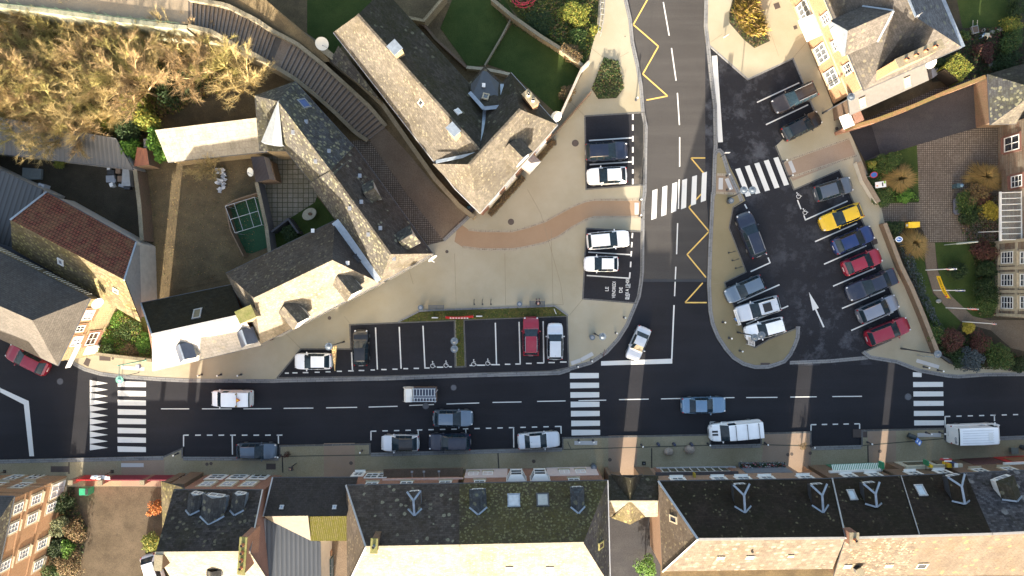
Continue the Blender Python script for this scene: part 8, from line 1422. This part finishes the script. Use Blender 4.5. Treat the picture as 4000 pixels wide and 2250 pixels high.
for a in (('dark green shrub by the bend of the driveway', 3468, 642, 52, 1.3, 'mid'), ('small round yellow-green clipped shrub at the driveway edge', 3406, 641, 17, .9, 'yel'), ('low mixed green shrub below the information board', 3445, 768, 40, .9, 'mid'), ('low yellow-flecked shrub at the lower right corner of the small lawn', 3535, 765, 32, .8, 'bright'), ('low dull green shrub beside the no-parking sign', 3405, 705, 26, .8, 'dark'),
    ('clipped olive conifer below the orange-tan grass clump', 3822, 745, 52, 1.5, 'brn'), ('dark green shrub right of the stone bench', 3785, 790, 44, 1.4, 'mid'), ('deep green shrub below the stone bench', 3790, 835, 46, 1.2, 'dark'), ('yellowing shrub touching the glass awning', 3875, 822, 38, 1.5, 'gold'), ('dark reddish shrub between the yellowing shrub and the bench', 3838, 775, 32, 1.2, 'red'), ('dark shrub beside the yellow letter box', 3500, 890, 34, 1.0, 'dark'),
    ('dark red shrub under the end of the pale porch beam', 3848, 985, 48, 1.7, 'red'), ('dark green bush in front of the upper south window of the stone house', 3860, 1050, 42, 1.6, 'dark'), ('very dark round bush in the middle of the garden lawn', 3745, 1065, 40, 1.3, 'dark'), ('large dark green bush before the middle stone house window', 3845, 1130, 52, 1.9, 'dark'), ('large mid-green bush before the lower stone house window', 3862, 1195, 48, 1.8, 'mid'),
    ('dark red-brown dome-shaped shrub at the bottom of the garden', 3722, 1332, 52, 1.6, 'red'), ('bright yellow shrub at the foot of the lowest flagpole', 3790, 1278, 26, 1.0, 'gold'), ('maroon shrub below the bright yellow one', 3835, 1345, 46, 1.5, 'red'), ('blue-green bush near the lower garden fence', 3800, 1405, 46, 1.6, 'blu'), ('wide mid-green bush at the lower right of the garden', 3905, 1385, 62, 2.0, 'mid'), ('green shrub left of the red-brown dome', 3662, 1300, 36, 1.1, 'mid'), ('dark shrub between the blue-green bush and the kerb', 3745, 1398, 34, 1.1, 'dark'), ('low dark bush at the right edge above the street', 3985, 1425, 40, 1.2, 'dark'),
    ('dark green shrub left of the clipped yellow hedge', 3668, 245, 30, 1.4, 'dark'), ('small green shrub at the corner of the town hall terrace', 3768, 138, 20, .9, 'mid'), ('yellow-brown shrub right of the gardener', 3950, 92, 42, 1.4, 'yel'), ('loose green shrub at the right of the flower bed', 3960, 160, 48, 1.8, 'mid'), ('dark brownish shrub below the gardener', 3850, 200, 44, 1.0, 'red'), ('dark shrub in the corner of the north-east garden', 3930, 235, 48, 1.1, 'dark'), ('tall dark bush at the top right corner', 3985, 20, 46, 2.2, 'dark'),
    ('dark green shrub against the brick mansion wall', 243, 1968, 40, 1.4, 'dark'), ('pale-flowered green shrub in the courtyard bed', 232, 2050, 40, 1.7, 'pale'), ('brown twiggy shrub in the courtyard bed', 285, 2075, 48, 1.6, 'brn'), ('bright green round shrub in the courtyard bed', 265, 2142, 34, 1.5, 'bright'), ('very dark shrub behind the bright green round one', 218, 2150, 46, 1.2, 'dark'), ('brownish-yellow shrub near the bottom of the courtyard bed', 262, 2215, 56, 1.6, 'brn'), ('green shrub at the bottom left of the courtyard bed', 190, 2240, 40, 1.4, 'mid'),
    ('copper-orange beech bush against the low side wing', 606, 1992, 30, 1.8, 'org'), ('yellow-green bush beside the white car in the courtyard', 590, 2125, 42, 2.0, 'yel'), ('tall green bush beside the back alley', 2530, 2215, 42, 2.4, 'bright'), ('dark young conifer in the corner of the inner court', 1140, 912, 34, 1.6, 'dark'),
    ('reddish bare-twigged bush beside the pale plaza wall', 2210, 368, 34, 1.2, 'brn'), ('bright yellow-green shrub in the upper part of the overgrown plot', 2238, 45, 58, 1.5, 'yel'), ('green scrub along the lower edge of the overgrown plot', 2258, 150, 44, 1.1, 'mid'), ('yellow-green hedge shrub beside the stair railing', 2322, 115, 22, 1.3, 'yel'), ('dark green scrub in the middle of the overgrown plot', 2110, 90, 56, .9, 'dark'), ('tan dried hedge shrub on the wall near the plaza', 2228, 196, 32, 1.2, 'brn'),
    ('sunlit green shrub at the top of the gap garden', 448, 1243, 34, .55, 'bright'), ('deep green shrub in the middle of the gap garden', 482, 1290, 40, .55, 'mid'), ('bright green shrub at the left of the gap garden', 420, 1328, 30, .55, 'bright'), ('dark green shrub at the bottom of the gap garden', 425, 1370, 32, .9, 'mid'), ('yellow-green shrub at the right of the gap garden', 555, 1340, 36, .55, 'bright'), ('brown faded shrub in the lower part of the gap garden', 500, 1372, 34, .55, 'brn'), ('green shrub under the barn corner in the gap garden', 530, 1275, 32, .55, 'mid'),
    ('yellow-green bush behind the long metal shed eaves', 232, 630, 26, 1.0, 'yel'), ('small yellow bush at the foot of the yard wall', 560, 935, 12, .7, 'yel')): bush(*a)
def ivy(label, px, py, r, h, col): return bush(label, px, py, r, h, col, cat='ivy-clad tree', name='ivy_tree', group='ivy-covered trees', ls=.26, n=1500, z0=.2, lumps=9)
for a in (('yellow-green ivy tree above the dark ivy', 520, 415, 62, 5.5, 'yel'), ('dark ivy tree above the end of the long metal shed', 498, 500, 44, 5.0, 'dark'), ('green ivy mass at the end of the long metal shed', 505, 585, 44, 4.0, 'bright'), ('ivy tree spilling over the left end of the long outbuilding', 570, 470, 44, 4.6, 'yel'), ('lower ivy growing down the left end of the long outbuilding', 612, 545, 36, 3.8, 'bright'), ('lowest clump of ivy at the corner of the long outbuilding', 630, 605, 26, 3.2, 'bright'), ('very dark ivy tree behind the long outbuilding', 660, 350, 66, 3.4, 'dark'), ('dark ivy bush left of the slender bare tree', 735, 310, 56, 4.0, 'dark'), ('yellowish ivy tree left of the ivy column', 400, 450, 56, 5.0, 'yel'), ('dark ivy hollow under the retaining wall', 470, 120, 60, 2.4, 'dark'), ('dark shrub beneath the top of the stairs', 640, 130, 54, 1.8, 'mid')): 
    r = ivy(*a); 
# bare trees: one mesh per variant, shared by its copies
def tree_variant(seed, H, n1=9):
    rg = random.Random(seed); tr = MB(); cr = MB(); tr.tube((0, 0, 0), (.1, .1, H * .3), .14, .10, n=7, cap=False); tops = []
    for k in range(n1):
        a = 6.28 * k / n1 + rg.uniform(-.3, .3); tl = rg.uniform(.12, .75); L = H * rg.uniform(.50, .68); d = Vector((math.cos(a) * tl, math.sin(a) * tl, 1)).normalized(); p = Vector((.1, .1, H * .26 + rg.uniform(0, .6))); seg = 4; pts = [p]
        for s_ in range(seg): d = (d + Vector((math.cos(a) * .10, math.sin(a) * .10, -.02)) + Vector((rg.gauss(0, .08), rg.gauss(0, .08), 0))).normalized(); p = p + d * L / seg; pts.append(p)
        for s_ in range(seg): tr.tube(pts[s_], pts[s_ + 1], .07 * (1 - s_ / seg) + .02, .07 * (1 - (s_ + 1) / seg) + .02, n=5, cap=False)
        for j in range(15):
            t = rg.uniform(.2, 1) * seg; i = min(seg - 1, int(t)); b = pts[i].lerp(pts[i + 1], t - i); bd = ((pts[i + 1] - pts[i]).normalized() + Vector((rg.gauss(0, .55), rg.gauss(0, .55), rg.gauss(.1, .3)))).normalized(); bl = rg.uniform(.7, 1.7); e = b + bd * bl; cr.tube(b, e, .020, .010, n=3, cap=False)
            for q in range(25):
                u = rg.uniform(.15, 1); c = b.lerp(e, u); td = (bd + Vector((rg.gauss(0, .6), rg.gauss(0, .6), rg.gauss(.15, .4)))).normalized(); tl2 = rg.uniform(.35, .95); w_ = td.orthogonal().normalized() * .012; e2 = c + td * tl2; cr.poly([c - w_, c + w_, e2]); w2 = td.cross(w_).normalized() * .012; cr.poly([c - w2, c + w2, e2])
    return tr, cr
VAR = [tree_variant(s_, h_) for s_, h_ in ((11, 7.5), (23, 6.8), (37, 8.2), (51, 7.2))]; TM = {}
def bare(px, py, label, v=0, col='gold', sc=1.0, rz=0.0, h=None, name='bare_tree', group='leafless trees on the hillside'):
    top = 5.5 * sc; g0 = hz(px, py) * .7 if h is None else h; q = P(px, py, g0 + top); q2 = ((q.x / (CH / CF)) + 2000, 1125 - q.y / (CH / CF)); g0 = hz(*q2) if h is None else h
    r = thing(name, label, 'tree', (q.x, q.y, g0), rz, group); r.scale = (sc, sc, sc); k = (v, col)
    if k not in TM:
        a, b_ = VAR[v]; o1 = a.build('trunk', BARK[col], r, world=False, noUV=True); o2 = b_.build('crown', BARK[col], r, world=False, noUV=True); TM[k] = (o1, o2)
    else:
        for s_ in TM[k]: c = s_.copy(); link(c); c.parent = r
rg = random.Random(4); rows = [(80, (-30, 60, 140, 225, 310)), (165, (-60, 60, 180, 300, 420, 530, 660, 790)), (250, (-20, 100, 220, 340, 455, 570, 690)), (335, (-60, 50, 165, 285, 400, 520)), (420, (0, 110, 225, 330)), (500, (60, 180, 290))]
wy = {80: 'uppermost', 165: 'second', 250: 'third', 335: 'fourth', 420: 'fifth', 500: 'lowest'}
for y, xs_ in rows:
    for i, x in enumerate(xs_):
        bare(x + rg.uniform(-20, 20), y + rg.uniform(-20, 20), 'leafless bushy tree in the %s row down the hillside, number %d from the left edge' % (wy[y], i + 1) if False else 'leafless %s tree in the %s rank below the promenade, %s from the left' % (('golden', 'brown', 'olive')[(i + y) % 3], wy[y], ('first', 'second', 'third', 'fourth', 'fifth', 'sixth', 'seventh', 'eighth')[i]), v=(i * 3 + y) % 4, col=('gold', 'brn', 'oli')[(i + y) % 3], sc=rg.uniform(.8, 1.05) * (.62 if y < 100 else .78 if y < 200 else 1), rz=rg.uniform(0, 6.28))
bare(925, 290, 'spreading bare brown tree next to the lichen-roofed house', 0, 'gold', .95, 1.0, h=.5); bare(840, 230, 'bare olive tree beneath the stair wall', 2, 'oli', .8, 2.0); bare(800, 655, 'low bare golden shrub leaning over the long outbuilding roof', 1, 'gold', .55, .5, h=0, name='bare_shrub')
def scrub(name, label, poly, n, mats, s=.22, hfun=None, hh=.35, seed=1, blades=False):
    """ground cover nobody could count: one object"""
    rg = random.Random(seed); pts = [Vector(p) for p in poly]; x0, x1 = min(p.x for p in pts), max(p.x for p in pts); y0, y1 = min(p.y for p in pts), max(p.y for p in pts); m = MB(); k = 0
    def ins(x, y):
        c = False; j = len(pts) - 1
        for i in range(len(pts)):
            if (pts[i].y > y) != (pts[j].y > y) and x < (pts[j].x - pts[i].x) * (y - pts[i].y) / (pts[j].y - pts[i].y) + pts[i].x: c = not c
            j = i
        return c
    while k < n:
        x, y = rg.uniform(x0, x1), rg.uniform(y0, y1)
        if not ins(x, y): continue
        k += 1; g0 = hfun(x, y) if hfun else .05; q = P(x, y); mi = rg.randrange(len(mats)); den = .5 + .5 * math.sin(x * .05 + seed) * math.sin(y * .043 + 2); z = g0 + rg.uniform(.02, hh) * (.4 + den)
        b0 = len(m.f)
        if blades: a = rg.uniform(0, 6.28); d = Vector((math.cos(a), math.sin(a), rg.uniform(0, .9))) * s * 2; w_ = Vector((-math.sin(a), math.cos(a), 0)) * .03; c = Vector((q.x, q.y, z)); m.poly([c - w_, c + w_, c + d * .6 + w_ * .5 + Vector((0, 0, .1)), c + d])
        else: leaf(m, Vector((q.x, q.y, z)), s * rg.uniform(.6, 1.3), rg)
        m.m[b0] = mi
    return m.build(name, [G[c] for c in mats], label=label, cat='ground cover', kind='stuff', noUV=True)
hf = lambda x, y: max(0, hz(x, y))
scrub('undergrowth', 'tangle of brown, olive and green undergrowth below the bare trees', [(-100, 40), (200, 60), (670, 110), (1000, 230), (960, 330), (720, 440), (440, 540), (-100, 470)], 22000, ['brn', 'tan', 'tan', 'yel', 'brn', 'brn', 'mid'], .30, hf, .9, 1)
scrub('plaza_bed_plants', 'mixed green ground cover in the small kite-shaped plaza bed', [(2357, 228), (2414, 238), (2438, 344), (2409, 384), (2336, 388), (2310, 347)], 2600, ['mid', 'mid', 'pale', 'dark', 'mid', 'brn'], .15, lambda x, y: .1, .35, 2)
scrub('forecourt_bed_plants', 'low green planting round the edge of the forecourt bed', [(2878, -60), (2849, 47), (2849, 90), (2906, 155), (2947, 188), (3008, 160), (2945, 0), (2930, -60)], 1300, ['mid', 'dark', 'brn'], .17, lambda x, y: .1, .35, 3)
scrub('forecourt_bed_grasses', 'tawny flopping grasses filling the middle of the forecourt bed', [(2885, -60), (2862, 50), (2870, 85), (2920, 145), (2985, 135), (2938, 0), (2925, -60)], 2600, ['tan', 'tan', 'gold'], .30, lambda x, y: .35, .5, 4, True)
scrub('strip_plants', 'sparse weeds in the grass strip above the bays', [(1560, 1256), (1640, 1218), (2165, 1198), (2210, 1232), (1812, 1246), (1812, 1425), (1785, 1426), (1778, 1248)], 1500, ['mid', 'brn', 'yel', 'dark'], .11, lambda x, y: .17, .15, 5)
scrub('plot_weeds', 'rough weeds and scrub across the overgrown plot', [(1960, -30), (2335, -30), (2330, 120), (2300, 220), (2275, 240), (2050, 80)], 4500, ['mid', 'dark', 'brn', 'mid', 'yel'], .22, None, .6, 6)
scrub('lavender', 'blue-grey lavender edging along the long low garden wall', [(3490, 900), (3515, 900), (3560, 1010), (3620, 1160), (3690, 1310), (3665, 1330), (3590, 1170), (3530, 1040)], 2300, ['blu', 'blu', 'dark'], .16, None, .6, 7)
scrub('garden_plants', 'mixed low planting in the driveway garden corner', [(3378, 640), (3500, 590), (3540, 720), (3588, 760), (3585, 785), (3437, 790)], 1700, ['mid', 'dark', 'bright'], .17, None, .4, 8)
scrub('flower_bed_plants', 'dark mixed planting in the north-east flower beds', [(3660, 215), (3760, 130), (3830, 110), (4000, 110), (4000, 270), (3860, 295), (3700, 330)], 3000, ['dark', 'dark', 'red', 'mid'], .2, None, .5, 9)
scrub('garden_weeds', 'dark low planting under the shrubs before the stone house', [(3790, 780), (3900, 760), (3895, 1240), (3820, 1240), (3800, 1010), (3740, 870)], 2500, ['dark', 'red', 'mid', 'brn'], .2, None, .4, 10)
scrub('fence_plants', 'dark planting inside the lower garden fence', [(3640, 1290), (3760, 1290), (3960, 1380), (4000, 1450), (3800, 1436), (3670, 1380)], 2500, ['dark', 'dark', 'mid', 'red'], .2, None, .5, 11)
scrub('gap_weeds', 'green and yellowing weeds filling the gap garden', [(442, 1210), (552, 1262), (598, 1395), (380, 1378)], 4200, ['mid', 'bright', 'yel', 'brn'], .17, None, .45, 12)
scrub('bed_weeds', 'low planting in the courtyard bed', [(272, 1895), (288, 1890), (325, 2025), (343, 2060), (330, 2150), (300, 2250), (170, 2250), (245, 2000)], 1800, ['dark', 'mid', 'brn'], .18, None, .4, 13)
scrub('fallen_leaves', 'golden fallen leaves and dry grass over the back garden', [(600, 650), (980, 640), (1030, 700), (990, 1000), (880, 1080), (580, 1130), (580, 800)], 3200, ['brn', 'tan', 'brn', 'mid'], .10, None, .06, 14)
scrub('bank_plants', 'sunlit yellow scrub on the bank above the stairs', [(870, -20), (1010, -20), (1080, 80), (1180, 190), (1050, 110), (960, 40)], 1400, ['yel', 'brn', 'tan'], .2, lambda x, y: 4.9 - (x - 870) * .006, .5, 15)
scrub('turf_edge_weeds', 'dark weeds along the foot of the garden walls', [(1950, 0), (1990, 60), (2270, 250), (2260, 262), (1980, 85), (1900, -20)], 700, ['dark', 'brn'], .16, None, .3, 16)
def hedge(label, pts, wd, h, col, n, ls=.14, mesh=None):
    rg = random.Random(int(pts[0][0])); q = pp(pts, h); r = thing('hedge', label, 'hedge', (q[0].x, q[0].y, .1)); m = MB(); m.ribbon(q, wd * .42, wd * .42, .1, h * .85); m.build('woody_core', TWG, r); m = MB()
    for k in range(n):
        t = rg.uniform(0, len(q) - 1.001); i = int(t); c = q[i].lerp(q[i + 1], t - i); d = (q[i + 1] - q[i]).normalized(); sd = Vector((-d.y, d.x, 0)); side = rg.random()
        if side < .55: p = Vector((c.x, c.y, h)) + sd * rg.uniform(-.5, .5) * wd
        else: p = Vector((c.x, c.y, rg.uniform(.1, h))) + sd * (wd * .5 if side < .78 else -wd * .5)
        leaf(m, p + Vector((rg.gauss(0, .03), rg.gauss(0, .03), rg.gauss(0, .04))), ls * rg.uniform(.7, 1.3), rg)
    m.build('foliage', G[col], r, noUV=True)
hedge('clipped yellow-green box hedge block east of the town hall lean-to', [(3722, 292), (3775, 232)], 2.2, 2.1, 'yel', 2600)
hedge('low dark clipped hedge along the lower part of the L-shaped house front', [(1912, 838), (2046, 690)], .55, .9, 'brn', 900, .12); hedge('low dark clipped hedge along the upper part of the L-shaped house front', [(2078, 652), (2168, 545)], .5, .9, 'brn', 600, .12)
hedge('tan dried hedge along the wall between the plot and the plaza', [(2195, 178), (2268, 232)], .8, 1.3, 'brn', 900, .16)
for x, y, l in ((1122, 1776, 'bare dark shrub on the pavement by the blue-grey parked car'), (3140, 1742, 'thin brown-leaved shrub in the first sunlit passage strip')): bush(l, x, y, 15, 1.0, 'red' if x < 2000 else 'brn', n=260, ls=.10, z0=.1, lumps=4)
m = MB(); rg = random.Random(8); fl = thing('flower_row', 'row of red, pink and white flowers growing in the long blue-grey trough', 'flowers', P(2975, 1822, .6)); A, B2 = P(2890, 1822, .6), P(3066, 1820, .6)
for k in range(900): c = A.lerp(B2, rg.random()); leaf(m, Vector((c.x, c.y + .1 + rg.gauss(0, .16), .55 + rg.uniform(0, .35))), .13, rg)
m.build('foliage', G['dark'], fl, noUV=True)
for col, nm in ((WHT, 'white'), (RED, 'red'), (plain('pink_petal', (0.5, 0.16, 0.22), .7), 'pink')):
    m = MB()
    for k in range(26): c = A.lerp(B2, rg.random()); leaf(m, Vector((c.x, c.y + .1 + rg.gauss(0, .16), .95)), .13, rg)
    m.build('blossoms', col, fl, noUV=True)
